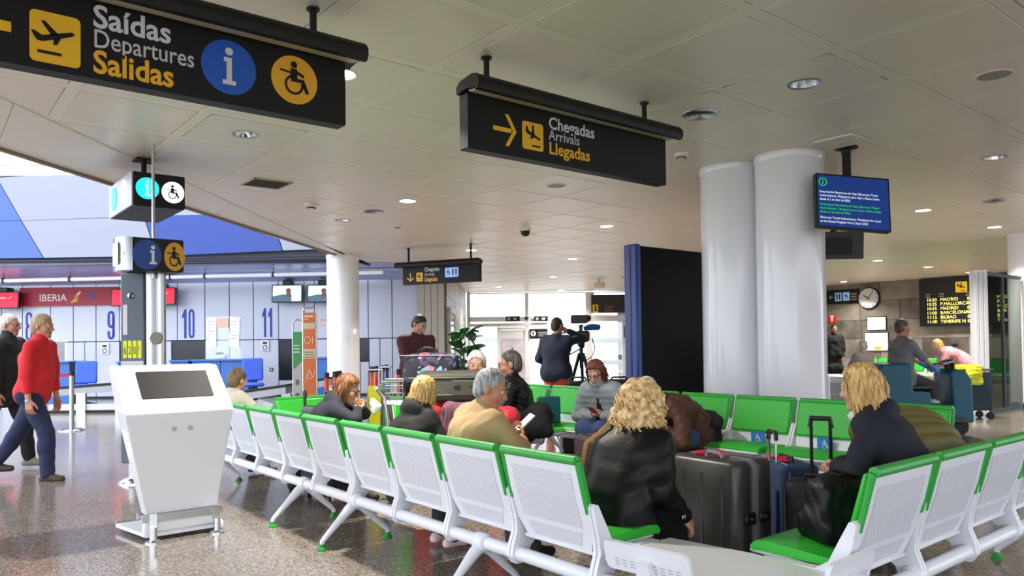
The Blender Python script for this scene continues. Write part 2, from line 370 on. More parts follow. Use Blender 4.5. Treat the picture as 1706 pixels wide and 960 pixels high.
# fixture cells: (i, j) -> hole radius
HOLES = {}
LIT = [(2, 5), (-1, 1), (6, 5), (9, 9), (6, 9), (9, 1), (12, 1), (16, 5), (19, 5), (22, 9), (22, 5), (12, 13), (16, 17), (13, 17), (19, 9), (16, 13)]
DARK = [(-1, 3), (2, -1), (6, -1), (2, 7)]
for c in LIT + DARK: HOLES[c] = .115
for c in [(2, 0), (2, 6), (9, 0)]: HOLES[c] = .15
GAP, STW = .006, .105
half = (GP - STW) / 2 - GAP
def cell(i, j): return (GX + (i + .5) * GP, GY + (j + .5) * GP)
cells = []
for i in range(-8, 26):
    for j in range(-8, 26):
        cx, cy = cell(i, j); v = Vector((cx, cy))
        dpt = v.x * FX + v.y * FY; lat = v.x * FY - v.y * FX
        if dpt < -2.5 or dpt > 31: continue
        q = ceil_clip([v + Vector((a * half, c * half)) for a, c in ((-1, -1), (1, -1), (1, 1), (-1, 1))])
        if len(q) < 3: continue
        vis = dpt > 1.5 and abs(lat) < .74 * dpt + 1
        cells.append((0 if vis else 1, math.hypot(cx, cy), i, j, q))
cells.sort(key=lambda t: t[:2])
ZP = CEIL
def panel_geo(mb, i, j, q):
    cx, cy = cell(i, j); full = len(q) == 4 and all(abs(abs(p.x - cx) - half) < 1e-4 and abs(abs(p.y - cy) - half) < 1e-4 for p in q)
    if (i, j) in HOLES and full:
        n = 24; r = HOLES[i, j]; o = []; c = []
        for k in range(n):
            t = 2 * PI * (k + .5) / n; dx, dy = math.cos(t), math.sin(t); m = half / max(abs(dx), abs(dy))
            o.append((cx + dx * m, cy + dy * m)); c.append((cx + dx * r, cy + dy * r))
        vs = [(x, y, ZP) for x, y in o] + [(x, y, ZP) for x, y in c] + [(x, y, ZP + .03) for x, y in o] + [(x, y, ZP + .03) for x, y in c]
        fs = []
        for k in range(n):
            l = (k + 1) % n; fs += [(k, n + k, n + l, l), (k, l, 2 * n + l, 2 * n + k), (n + k, 3 * n + k, 3 * n + l, n + l)]
        for a, e in ((-1, -1), (1, -1), (1, 1), (-1, 1)): pass
        mb.add(vs, fs)
        # square corners left by the polygonal rim
        for a, e in ((-1, -1), (1, -1), (1, 1), (-1, 1)):
            cand = sorted(range(n), key=lambda k: (o[k][0] - cx - a * half) ** 2 + (o[k][1] - cy - e * half) ** 2)[:2]
            mb.add([(o[cand[0]][0], o[cand[0]][1], ZP), (cx + a * half, cy + e * half, ZP), (o[cand[1]][0], o[cand[1]][1], ZP)], [(0, 1, 2)])
    else:
        b = .004; n = len(q); cc = sum(q, Vector((0, 0))) / n
        inn = [p + (cc - p).normalized() * b for p in q]
        mb.add([(p.x, p.y, ZP) for p in inn] + [(p.x, p.y, ZP + .004) for p in q] + [(p.x, p.y, ZP + .03) for p in q],
               [tuple(range(n))[::-1]] + [(k, (k + 1) % n, n + (k + 1) % n, n + k) for k in range(n)] + [(n + k, n + (k + 1) % n, 2 * n + (k + 1) % n, 2 * n + k) for k in range(n)])
rest = MB(); count = 0
for vis, dd, i, j, q in cells:
    if count < 295 and not vis or (i, j) in HOLES:
        mb = MB(); panel_geo(mb, i, j, q); mb.build('ceiling_panel', CPANEL, ceiling, smooth=False); count += 1
    else: panel_geo(rest, i, j, q)
tag(rest.build('ceiling_panels_far', CPANEL, ceiling, smooth=False), kind='stuff')
st = MB()
def strip(poly):
    q = ceil_clip(poly)
    if len(q) > 2:
        n = len(q); st.add([(p.x, p.y, ZP + .002) for p in q] + [(p.x, p.y, ZP + .03) for p in q], [tuple(range(n))[::-1]] + [(k, (k + 1) % n, n + (k + 1) % n, n + k) for k in range(n)])
h = STW / 2
for i in range(-8, 27):
    x = GX + i * GP; strip([Vector((x - h, -5.2)), Vector((x + h, -5.2)), Vector((x + h, 30)), Vector((x - h, 30))])
for j in range(-8, 27):
    y = GY + j * GP
    for i in range(-8, 26):
        x = GX + i * GP; strip([Vector((x + h, y - h)), Vector((x + GP - h, y - h)), Vector((x + GP - h, y + h)), Vector((x + h, y + h))])
tag(st.build('ceiling_strip', CSTRIP, ceiling, smooth=False), kind='stuff')
# plain soffit between the panels and the lip, split in long boards
so = MB()
NB = 5
for k in range(NB):
    t0, t1 = k / NB, (k + 1) / NB
    g = .004
    a, c = EB.lerp(E1, t0), EB.lerp(E1, t1); d, e = LB.lerp(L1, t0), LB.lerp(L1, t1)
    so = MB(); off = -EN * .02
    pts = [a + off, c + off - (c - a).normalized() * g * 2, e - (e - d).normalized() * g * 2, d]
    so.add([(p.x, p.y, z) for z in (CEIL - .012, CEIL + .05) for p in pts], [(3, 2, 1, 0), (4, 5, 6, 7), (0, 1, 5, 4), (1, 2, 6, 5), (2, 3, 7, 6), (3, 0, 4, 7)])
    so.build('soffit_board', SOFFIT, ceiling, smooth=False)
lip = MB(); LD = (L1 - LB).normalized(); LN = Vector((-LD.y, LD.x))
for (w0, w1, z0, z1) in ((0, .05, CEIL - .045, CEIL + .06),):
    p = [LB + LN * w0, L1 + LN * w0, L1 + LN * w1, LB + LN * w1]
    lip.add([(q.x, q.y, z) for z in (z0, z1) for q in p], [(3, 2, 1, 0), (4, 5, 6, 7), (0, 1, 5, 4), (1, 2, 6, 5), (2, 3, 7, 6), (3, 0, 4, 7)])
tag(lip.build('trim_1', BROWN, smooth=False), kind='structure')
fa = MB(); p = [LB + LN * .02, L1 + LN * .02, L1 + LN * .3, LB + LN * .3]
fa.add([(q.x, q.y, z) for z in (CEIL + .06, CEIL + 2.6) for q in p], [(3, 2, 1, 0), (4, 5, 6, 7), (0, 1, 5, 4), (1, 2, 6, 5), (2, 3, 7, 6), (3, 0, 4, 7)])
tag(fa.build('wall_atrium', SOFFIT, smooth=False), kind='structure')
# ---------------- columns
def column(name, x, y, r, label, group=None, top=CEIL):
    c = empty(name, (x, y, 0), label, 'column', group)
    m = MB(); m.lathe([(r, .0), (r, top - .09)], (x, y, 0), 48); m.build('shaft', COLUMN, c)
    m = MB(); m.lathe([(r + .006, top - .09), (r + .012, top - .08), (r + .012, top - .002), (r + .004, top)], (x, y, 0), 48); m.build('collar', COLUMN, c)
    m = MB(); m.lathe([(r + .01, 0), (r + .01, .08), (r + .002, .085)], (x, y, 0), 48); m.build('base_ring', STEEL, c)
    return c
column('round_column', 7.87, 4.67, .372, 'wide white round column with the information screen hung beside it')
column('round_column', 7.86, 5.42, .372, 'white round column just behind its twin, next to the black display wall')
c3 = column('round_column', 8.0, 16.1, .37, 'white round column in front of the check-in counters')
m = MB(T=HALL); m.box(sv(592, 553, 17.19), (.09, .05, .13), .01); m.build('wall_box', WHITE, c3)
column('round_column', 17.72, 5.28, .35, 'white round column beyond the grey glass partition, cut by the photo edge')
# ---------------- check-in hall wall (hall axes: a along the wall, d into the hall)
WD = 20.9
wl = MB(T=HALL); wl.box((-9.6, WD + .25, 1.75), (14.2, .3, 3.5)); wall = tag(wl.build('wall_checkin', WALLD, smooth=False), kind='structure')
def wp(x, y): a, d, z = sv(x, y, WD); return a, z
open_px = [(67, 105, 572, 604), (197, 210, 568, 602), (284, 340, 568, 602), (463, 488, 566, 634), (599, 614, 564, 603)]
seams = [-80, -40, 0, 35, 82, 120, 158, 197, 240, 294, 340, 381, 421, 463, 506, 523, 560, 613, 653, 697]
ZS = 1.58; ZT = 3.42
for x0, x1 in zip(seams, seams[1:]):
    a0, a1 = wp(x0, 0)[0], wp(x1, 0)[0]
    m = MB(T=HALL); m.box(((a0 + a1) / 2, WD + .08, (ZS + ZT) / 2), (a1 - a0 - .022, .06, ZT - ZS - .02), .006); m.build('wall_panel', WALLP, wall, smooth=False)
low = [-80, -40, 0, 35, 67, 105, 120, 139, 158, 197, 210, 240, 284, 340, 381, 421, 463, 488, 523, 560, 599, 614, 632, 653, 697]
for x0, x1 in zip(low, low[1:]):
    a0, a1 = wp(x0, 0)[0], wp(x1, 0)[0]; z1 = ZS - .01; z0 = .05
    for ox0, ox1, oy0, oy1 in open_px:
        if ox0 == x0 and ox1 == x1: z1 = wp(x0, oy1)[1]
    m = MB(T=HALL); m.box(((a0 + a1) / 2, WD + .08, (z0 + z1) / 2), (a1 - a0 - .022, .06, z1 - z0 - .01), .006); m.build('wall_panel', WALLP, wall, smooth=False)
for ox0, ox1, oy0, oy1 in open_px:
    a0, z1 = wp(ox0, oy0); a1, z0 = wp(ox1, oy1); z1 = ZS - .01
    m = MB(T=HALL); m.box(((a0 + a1) / 2, WD + .10, (z0 + z1) / 2), (a1 - a0, .01, z1 - z0)); m.build('hatch_glass', DARKW, wall, smooth=False)
# bulkhead over the counters: pale and blue slanted cladding, metal soffit, light rail
BD = 18.6
def bp(x, y): a, d, z = sv(x, y, BD); return (a, z)
bw = MB(T=HALL); frb = HALL @ frame((0, BD, 0), (1, 0, 0))
ZB0 = bp(300, 434)[1]; ZB1 = bp(100, 290)[1]
bk = MB(T=HALL); bk.box((-10.2, BD + .25, (ZB0 + ZB1) / 2), (13.4, .4, ZB1 - ZB0)); bulk = tag(bk.build('wall_bulkhead', WALLD, smooth=False), kind='structure')
def bpan(pts, m, name='cladding_panel'):
    q = [Vector(bp(*p)) for p in pts]; cc = sum(q, Vector((0, 0))) / len(q); q = [p + (cc - p).normalized() * .012 for p in q]
    k = MB(); k.prism([(p.x, p.y) for p in q][::-1], frb, 0.0, .06); k.build(name, m, bulk, smooth=False)
bpan([(-300, 372), (-60, 369), (0, 305), (-80, 296), (-300, 296)], BULKW)
bpan([(0, 305), (-60, 369), (38, 368), (2, 305)], BULKL)
bpan([(2, 305), (38, 368), (242, 361), (560, 352), (560, 285), (60, 292), (0, 296)], BULKW)
bpan([(-300, 372), (-60, 369), (38, 368), (75, 430), (-300, 434)], BULKL)
bpan([(38, 368), (75, 430), (260, 427), (263, 425), (242, 361)], BULKW)
bpan([(242, 361), (263, 425), (275, 427), (473, 418), (467, 399), (342, 357)], BULKB)
bpan([(342, 357), (467, 399), (473, 418), (640, 412), (640, 352)], BULKW)
m = MB(T=HALL); z = ZB0
m.add([(-17, BD - .02, z + .02), (-3.0, BD - .02, z + .1), (-2.6, WD, z - .33), (-17, WD, z - .40)], [(0, 1, 2, 3)])
m.build('metal_soffit', REFLB, bulk, smooth=False)
for k, (z0, dd, mm) in enumerate(((ZB0 - .02, .55, BULKW), (ZB0 - .12, 1.25, SWHITE))):
    m = MB(T=HALL); m.box((-9.8, BD + dd, z0 - .03), (13.6, .16, .02)); m.build('soffit_strip', mm, bulk, smooth=False)
# high window above the bulkhead
hw = MB(T=HALL)
win = tag(empty('window_1', HALL @ Vector((-10, BD + .3, ZB1)), None, None), kind='structure')
m = MB(T=HALL)
for x in (-200, -50, 96, 240, 380): a = bp(x, 0)[0]; m.box((a, BD + .3, ZB1 + .9), (.05, .08, 1.8))
for y in (268,): m.box((-10, BD + .3, bp(50, y)[1]), (13, .08, .05))
m.build('window_frame', SWHITE, win, smooth=False)
m = MB(T=HALL); m.box((-10, BD + .32, ZB1 + .9), (13, .01, 1.8)); m.build('window_pane', FROST, win, smooth=False)
# light rail: white tubes on short hangers
RD = 19.6
for k, (x0, x1) in enumerate(((-120, 4), (6, 115), (117, 284), (284, 340), (342, 454), (456, 640))):
    a0, d, z0 = sv(x0, 468 - x0 * .022, RD); a1, d, z1 = sv(x1, 468 - x1 * .022, RD)
    t = empty('light_tube', HALL @ Vector(((a0 + a1) / 2, RD, z0)), 'slim white light tube on the rail above the counters, piece %s' % ('far left', 'over the red screen', 'over the airline sign', 'behind the totem', 'right of the totem', 'meeting the column')[k], 'light', 'light tubes above the counters')
    m = MB(T=HALL); m.tube([(a0 + .02, RD, z0), (a1 - .02, RD, z1)], .05, 10); m.build('tube', mat('tube_white', '#f2f4fa', .4, emit=.12), t)
    m = MB(T=HALL); m.box((a0, RD, z0), (.03, .12, .13)); m.box((a0, RD, z0 + .22), (.012, .012, .4)); m.build('hanger', BLACKM, t)
# ---------------- beige pier and stone wall between the counters and the doors
pr = MB(T=HALL); x0, d, _ = sv(697, 0, 20.85); x1 = sv(741, 0, 20.85)[0]
pr.box(((x0 + x1) / 2, 21.2, 1.74), (x1 - x0, .8, 3.47)); pier = tag(pr.build('wall_pier', WALLD, smooth=False), kind='structure')
for k in range(4):
    a0 = x0 + (x1 - x0) * k / 4; a1 = x0 + (x1 - x0) * (k + 1) / 4
    m = MB(T=HALL); m.box(((a0 + a1) / 2, 20.79, 1.74), (a1 - a0 - .012, .03, 3.46), .004); m.build('fluted_panel', BEIGEP, pier, smooth=False)
# receding stone wall
S0 = HALL @ Vector((x1 + .02, 21.3, 0)); S1 = HALL @ Vector((-1.86, 30.5, 0)); SDv = (S1 - S0); SL = SDv.length; SDn = SDv.normalized()
frs = frame(S0, SDn)
sw = MB(); sw.prism([(0, 0), (SL, 0), (SL, 3.47), (0, 3.47)], frs, -.2, -.03); wst = tag(sw.build('wall_stone', WALLD, smooth=False), kind='structure')
for r in range(5):
    z0 = r * .69; u = -.6 * (r % 2)
    while u < SL:
        u0, u1 = max(u, 0), min(u + 1.25, SL); u += 1.25
        if u1 - u0 < .05: continue
        mm = MB(); mm.prism([(u0 + .005, z0 + .005), (u1 - .005, z0 + .005), (u1 - .005, min(z0 + .685, 3.46)), (u0 + .005, min(z0 + .685, 3.46))], frs, -.035, random.uniform(0, .012)); mm.build('stone_slab', STONE2, wst, smooth=False)
dw = tag(empty('door_1', S0 + SDn * 1.2, None, None), kind='structure')
m = MB()
for u in (.35, 2.3): m.prism([(u - .09, 0), (u + .09, 0), (u + .09, 2.4), (u - .09, 2.4)], frs, 0, .08)
m.prism([(.26, 2.3), (2.39, 2.3), (2.39, 2.45), (.26, 2.45)], frs, 0, .09); m.build('door_frame', SWHITE, dw, smooth=False)
m = MB(); m.prism([(.44, .02), (2.2, .02), (2.2, 2.3), (.44, 2.3)], frs, .02, .05); m.build('door_leaf', BEIGEP, dw, smooth=False)
m = MB(); m.prism([(.75, .9), (1.9, .9), (1.9, 2.15), (.75, 2.15)], frs, .05, .058); m.build('door_pane', mat('grey_glazing', '#6f7780', .15), dw, smooth=False)
# ---------------- glazed entrance at the back
GD = 30.6
def gp(x, y): a, d, z = sv(x, y, GD); return a, z
gw = tag(empty('wall_entrance', HALL @ Vector((1, GD, 0)), None, None), kind='structure')
FRM = mat('white_aluminium', '#dfe1e4', .4)
m = MB(T=HALL)
def gbar(x0, y0, x1, y1, dep=.12, mb=None, dz=0):
    a0, z0 = gp(x0, y1); a1, z1 = gp(x1, y0); (mb or m).box(((a0 + a1) / 2, GD + dz, (z0 + z1) / 2), (a1 - a0, dep, z1 - z0), .01)
gbar(778, 484, 784, 640); gbar(780, 484, 1300, 489); gbar(875, 488, 881, 545); gbar(976, 488, 986, 640); gbar(780, 526, 980, 537)
gbar(780, 537, 980, 545, .16); gbar(828, 545, 834, 640); gbar(874, 545, 882, 640); gbar(834, 545, 876, 550)
gbar(984, 522, 1300, 536); gbar(1036, 536, 1041, 640); gbar(984, 592, 1300, 596); gbar(880, 594, 980, 597); gbar(984, 618, 1300, 622); gbar(984, 488, 990, 522)
m.build('entrance_frame', FRM, gw, smooth=False)
m = MB(T=HALL); gbar(784, 488, 875, 526, .012, m); m.build('window_pane', FROST, gw, smooth=False)
m = MB(T=HALL); gbar(881, 488, 977, 526, .012, m); m.build('window_pane', FROST, gw, smooth=False)
m = MB(T=HALL); gbar(784, 545, 830, 640, .012, m); m.build('door_pane', FROST, gw, smooth=False)
m = MB(T=HALL); gbar(882, 545, 978, 640, .012, m); m.build('door_pane', FROST, gw, smooth=False)
m = MB(T=HALL); gbar(986, 536, 1037, 592, .012, m); m.build('window_pane', FROST, gw, smooth=False)
m = MB(T=HALL); gbar(1041, 536, 1300, 592, .012, m); m.build('window_pane', FROST, gw, smooth=False)
m = MB(T=HALL); gbar(986, 596, 1300, 640, .012, m); m.build('window_pane', FROST, gw, smooth=False)
m = MB(T=HALL); gbar(834, 550, 875, 640, .05, m); m.build('door_panel', FRM, gw, smooth=False)
a0, z0 = gp(784, 640)
m = MB(T=HALL); m.box((3.5, GD + .02, z0 / 2), (11, .1, z0)); m.build('plinth', FRM, gw, smooth=False)
m = MB(T=HALL)
for y0, y1, c in ((562, 570, 0), (600, 606, 0)): gbar(786, y0, 828, y1, .02, m, .4); gbar(988, y0, 1036, y1 + 2, .02, m, .4)
m.build('handrail_beyond', mat('pale_grey_rail', '#c7d3da', .6), gw, smooth=False)
po = MB(T=HALL)
def gthing(name, x0, y0, x1, y1, m_, label, cat, dep=.05, dz=-.12, bev=.006):
    k = MB(T=HALL); gbar(x0, y0, x1, y1, dep, k, dz); return tag(k.build(name, m_, None, smooth=False), label, cat)
po_m, nt, bb, tc = nodes_of('poster_seascape', '#b9b6cc', .5)
mp_ = N(nt, 'ShaderNodeSeparateXYZ'); nt.links.new(tc.outputs['Object'], mp_.inputs[0]); nz = N(nt, 'ShaderNodeTexNoise', Scale=2.5, Detail=5.0); nt.links.new(tc.outputs['Object'], nz.inputs['Vector'])
rr = ramp(nt, nz.outputs[0], [(.35, '#a7a3c2'), (.6, '#c9c3d2'), (.75, '#dccfd6')]); nt.links.new(rr.outputs[0], bb.inputs['Base Color'])
pst = gthing('poster', 834, 564, 874, 640, po_m, 'tall poster of a lilac seascape sky with a dark lighthouse rock', 'poster', .02, -.06)
a, z = gp(853, 588); fr = HALL @ frame((a, GD - .08, z), (1, 0, 0))
flats('lighthouse', [[(-.13, -.12), (.13, -.12), (.09, -.02), (-.09, -.02)], [(-.045, -.02), (.045, -.02), (.03, .14), (-.03, .14)], [(-.04, .14), (.04, .14), (0, .22)]], fr, mat('poster_ink', '#3c3b4c', .6), pst, .015)
def header_sign(x0, x1, y0, y1, label):
    g = gthing('header_sign', x0, y0, x1, y1, BLACKM, label, 'sign', .05, -.14)
    a0, z0 = gp(x0, y1); a1, z1 = gp(x1, y0); fr = HALL @ frame((a0, GD - .172, z0), (1, 0, 0)); w, hh = a1 - a0, z1 - z0
    for q in [disc(.12, hh / 2, .06)] + [rrect(.3 + .22 * k, hh * .3, .44 + .22 * k, hh * .7, .02) for k in range(max(1, int((w - .3) / .22)))]: flats('pictogram', [q], fr, mat('sign_grey_print', '#a9a9a6', .5), g)
header_sign(843, 866, 527, 536, 'small black strip sign over the closed entrance door')
header_sign(890, 913, 527, 536, 'small black strip sign over the door behind the cameraman')
gthing('door_sensor', 874, 529, 880, 533, BLACK, 'tiny black door sensor between the two strip signs', 'sensor', .08, -.14)
g = gthing('door_notice', 882, 548, 912, 565, BLACKM, 'dark notice with a white disc on the glass door', 'sign', .02, -.09)
a, z = gp(887, 556); fr = HALL @ frame((a + .03, GD - .102, z), (1, 0, 0)); flats('disc', [disc(0, 0, .11)], fr, SWHITE, g); flats('figure', [[(-.02, -.07), (.02, -.07), (.03, .07), (-.03, .07)]], fr, BLACKM, g, .005)
flats('lettering', [[(.2, .06 - .07 * k), (.2, .03 - .07 * k), (.2 + w, .03 - .07 * k), (.2 + w, .06 - .07 * k)] for k, w in enumerate((.35, .42, .3))], fr, mat('sign_grey_print', '#a9a9a6'), g)
g = gthing('transom_box', 986, 488, 1300, 522, BLACK, 'long black box in the transom above the entrance windows', 'box', .1, -.1)
a, z = gp(992, 515); fr = HALL @ frame((a, GD - .155, z), (1, 0, 0)); flats('yellow_label', [rrect(-.11, -.16, .11, .17, .01)], fr, YEL, g); [flats('pictogram', mv([q], 0, 0, .28), fr, BLACK, g, .006) for q in (disc(0, .3, .15), [(-.2, -.3), (.2, -.3), (.05, .2), (-.05, .2)])]
a2, z2 = gp(1014, 514); fr = HALL @ frame((a2, GD - .155, z2), (1, 0, 0)); flats('lit_display', [rrect(-.15 + .11 * k, -.12 + .13 * r, -.07 + .11 * k, -.04 + .13 * r, .01) for k in range(3) for r in range(2)], fr, mat('amber_print', '#8a5a2c', .5), g)
gthing('wall_display', 1039, 543, 1060, 563, BLACK, 'small black screen on the entrance glass beside the blue panel edge', 'screen', .06, -.15)
# ---------------- far stone wall with clock and boards (plane X = 27.8)
XF = 27.8
fw_ = MB(); fw_.box((XF + .25, 11, 1.78), (.4, 30, 3.55)); wf = tag(fw_.build('wall_far', WALLD, smooth=False), kind='structure')
for r in range(5):
    z0 = r * .7; y = 5.0 + .7 * (r % 3)
    while y < 17.5:
        w = 1.45; mm = MB(); mm.box((XF + .03 - random.uniform(0, .02), y + w / 2, z0 + .35), (.06, w - .012, .688), .004); mm.build('stone_slab', STONE, wf, smooth=False); y += w
ww = MB(T=HALL); ww.box((10.0, 31.2, 1.75), (8.5, .2, 3.5)); tag(ww.build('wall_back', BEIGEP, smooth=False), kind='structure')

rw = MB(); rw.box((13, -17, 1.75), (44, .2, 3.7)); tag(rw.build('wall_light_block', BEIGEP, smooth=False), kind='structure')  # unseen wall, added to cut the sky light reaching the near benches
# ================================================================ ceiling fixtures
def lit_label(i, j):
    return {(-1, 1): 'lit downlight by the end of the big departures sign', (2, 5): 'bright lit downlight between the small cube sign and the arrivals sign', (6, 5): 'lit downlight above the black display wall',
            (9, 9): 'small lit downlight further beyond the dome camera', (6, 9): 'lit downlight just over the small arrivals sign', (9, 1): 'lit downlight close beside the hanging information screen', (12, 1): 'lit downlight next to the far column at the photo edge',
            (16, 5): 'lit downlight over the clock wall, near the information screen', (19, 5): 'lit downlight over the flight board corner', (22, 9): 'farthest lit downlight right of the twin columns', (22, 5): 'lit downlight at the head of the glass partition post',
            (12, 13): 'lit downlight near the entrance, beside a grey camera box', (16, 17): 'lit downlight over the right entrance door', (13, 17): 'lit downlight over the left entrance door', (19, 9): 'lit downlight hidden behind the information screen', (16, 13): 'lit downlight hidden behind the black display wall'}[i, j]
LENSM = MB(); LENSM.lathe([(.0001, .035), (.10, .035), (.113, .02)], n=24)
lp = bpy.data.lights.new('lamp', 'AREA'); lp.shape = 'DISK'; lp.size = .2; lp.energy = LAMP_W; lp.spread = R_(125); lp.color = (1, .93, .83)
for (i, j) in LIT:
    x, y = cell(i, j)
    if (Vector((x, y)) - WP).dot(WN) < .6: continue
    t = empty('downlight', (x, y, CEIL), lit_label(i, j), 'ceiling light', 'lit downlights')
    m = MB(); m.lathe([(.113, .03), (.113, -.004), (.126, -.008), (.134, -.003), (.134, .0)], (x, y, CEIL), 28, cap=False); m.build('trim_ring', WHITE, t)
    m = MB(); m.lathe([(.0001, .012), (.09, .012), (.113, .02)][::-1], (x, y, CEIL), 28); m.build('lens', LAMP, t)
    o = bpy.data.objects.new('lamp', lp); COL.objects.link(o); o.parent = t; o.location = (0, 0, -.02)
for (i, j), l in zip(DARK, ('unlit downlight in the ceiling below the departures sign', 'large unlit reflector downlight above the twin columns', 'unlit downlight right of the hanging information screen', 'small unlit downlight behind the smoke detector')):
    x, y = cell(i, j); t = empty('downlight', (x, y, CEIL), l, 'ceiling light', 'unlit downlights')
    m = MB(); m.lathe([(.113, .03), (.113, -.004), (.126, -.009), (.138, -.003), (.138, .0)], (x, y, CEIL), 28, cap=False); m.build('trim_ring', STEEL, t)
    m = MB(); m.lathe([(.113, .0), (.10, .08), (.06, .15), (.0001, .155)], (x, y, CEIL), 24, cap=False); m.build('reflector', CHROME, t)
    m = MB(); m.ell((x, y, CEIL + .11), (.03, .03, .04)); m.build('bulb', SWHITE, t)
def round_vent(i, j, l):
    x, y = cell(i, j); t = empty('round_vent', (x, y, CEIL), l, 'vent', 'round air vents')
    m = MB(); m.lathe([(.15, .0), (.15, -.012), (.175, -.006), (.178, 0)], (x, y, CEIL), 28, cap=False); m.build('rim', STEEL, t)
    m = MB(); m.lathe([(.15, .03), (.0001, .03)], (x, y, CEIL), 24, cap=False); m.build('duct', BLACK, t)
    for k in range(4):
        r = .035 + .03 * k; m = MB(); m.lathe([(r, .02), (r + .018, -.012), (r + .022, -.012), (r + .005, .02)], (x, y, CEIL), 24, cap=False); m.build('blade', STEEL, t)
round_vent(2, 0, 'round louvred vent above the arrivals sign end'); round_vent(2, 6, 'small round vent beside the bright downlight, far ceiling'); round_vent(9, 0, 'flat round vent far past the information screen')
def speaker(i, j, l):
    x, y = cell(i, j); t = empty('ceiling_speaker', (x, y, CEIL), l, 'speaker', 'round ceiling speakers')
    m = MB(); m.lathe([(.0001, -.006), (.12, -.006)][::-1], (x, y, CEIL), 28, cap=False); m.build('grille', mat('speaker_grey', '#a9a6a0', .7), t)
    m = MB(); m.lathe([(.12, .0), (.12, -.008), (.135, -.006), (.14, 0)], (x, y, CEIL), 28, cap=False); m.build('rim', CPANEL, t)
speaker(3, 3, 'round grey speaker under the arrivals sign, mid ceiling'); speaker(3, -2, 'large round grey speaker at the upper photo edge')
x, y = cell(0, 5); x -= .02
t = empty('square_vent', (x, y, CEIL), 'square dark louvre grille in the ceiling above the column', 'vent')
m = MB(); 
for dx, dy, w, l in ((-.24, 0, .02, .5), (.24, 0, .02, .5), (0, -.24, .5, .02), (0, .24, .5, .02)): m.box((x + dx, y + dy, CEIL - .006), (w, l, .014))
m.build('frame', BEIGEP, t, smooth=False)
m = MB(); m.box((x, y, CEIL - .001), (.47, .47, .004)); m.build('duct', BLACK, t, smooth=False)
for k in range(9): m = MB(); m.box((x, y - .2 + .05 * k, CEIL - .006), (.46, .022, .008), rot=Matrix.Rotation(.5, 3, 'X')); m.build('louvre', mat('louvre_grey', '#6d675e', .5), t, smooth=False)
def detector(x, y, l, s=1.):
    t = empty('smoke_detector', (x, y, CEIL), l, 'smoke detector', 'smoke detectors')
    m = MB(); m.lathe([(.001, -.055 * s), (.03 * s, -.055 * s), (.045 * s, -.03 * s), (.07 * s, -.022 * s), (.075 * s, 0)], (x, y, CEIL), 20); m.build('body', SOFFIT, t)
    m = MB(); m.lathe([(.046 * s, -.046 * s), (.046 * s, -.036 * s)], (x, y, CEIL), 20); m.build('slot', BLACK, t)
detector(4.72, 10.5, 'cream cone detector over the column, left of the small vent', 1.5); detector(*cell(3, 1), 'white smoke detector between the arrivals sign and twin columns', 1.1); detector(*cell(3, 7), 'tiny smoke detector in front of the small arrivals sign', 1.)
detector(17.7, 16.2, 'far smoke detector near the entrance doors', 1.6)
x, y = cell(5, 6); t = empty('dome_camera', (x, y, CEIL), 'black dome camera on a darker ceiling tile', 'camera')
m = MB(); m.lathe([(.1, 0), (.1, -.04), (.085, -.05)], (x, y, CEIL), 20); m.build('base', SOFFIT, t); m = MB(); m.lathe([(.001, -.15), (.05, -.135), (.078, -.10), (.09, -.05)], (x, y, CEIL), 20); m.build('dome', BLACK, t)
t = empty('access_plate', (7.7, 3.95, CEIL), 'square white ceiling plate at the top of the twin columns', 'panel'); m = MB(); m.box((7.7, 3.95, CEIL - .012), (.42, .42, .022), .006); m.build('plate', SOFFIT, t); m = MB(); m.lathe([(.001, -.03), (.06, -.026), (.07, -.02)], (7.7, 3.95, CEIL), 16); m.build('sensor', WHITE, t)
t = empty('ceiling_camera', (18.0, 17.6, CEIL), 'pale box camera hanging from the far ceiling near the doors', 'camera'); m = MB(T=Matrix.Translation((18.0, 17.6, 0)) @ Matrix.Rotation(YAW - PI / 2, 4, 'Z')); m.box((0, 0, CEIL - .2), (.34, .3, .2), .02); m.build('housing', SOFFIT, t); m = MB(); m.cyl((18, 17.6, CEIL), (18, 17.6, CEIL - .1), .03); m.build('mount', BEIGEP, t)
# ================================================================ hanging signs
def hang_sign(name, label, x0, x1, y, zb, zt, mounts, hood, fr, prints, group='black hanging signs', dep=.10):
    """panel in frame fr (u along the face, v up); mounts in u"""
    t = empty(name, fr @ Vector(((x0 + x1) / 2, zb, -dep / 2)), label, 'sign', group)
    m = MB(); m.prism(rrect(x0, zb, x1, zt, .006, 1), fr, -dep, 0); m.build('panel', SIGN, t, smooth=False)
    h0, h1 = hood
    prof = [(-dep - .01, zt + .0), (-dep - .01, zt + .05), (-dep + .03, zt + .085), (.08, zt + .105), (.125, zt + .095), (.155, zt + .06), (.16, zt + .02), (.145, zt - .012), (.115, zt - .018), (.112, zt + .004), (0, zt + .016)]
    f2 = fr @ Matrix(((0, 0, 1, 0), (0, 1, 0, 0), (1, 0, 0, 0), (0, 0, 0, 1)))
    m = MB(); m.prism(prof, f2, h0, h1); m.build('hood', BLACKM, t, angle=50)
    m = MB(); m.prism([(.003, zt + .014), (.111, zt + .002), (.111, zt - .008), (.003, zt + .002)], f2, h0 + .03, h1 - .03); m.build('diffuser', CREAM, t, smooth=False)
    for u in mounts:
        m = MB(); a = fr @ Vector((u, zt + .07, -dep / 2)); c = fr @ Vector((u, CEIL - .004, -dep / 2)); m.cyl(a, c, .022, n=12); m.cyl(c - Vector((0, 0, .012)), c, .04, n=16); m.build('rod', BLACKM, t)
    prints(fr, t); return t
fr = frame((0, 4.33, 0), (1, 0, 0))
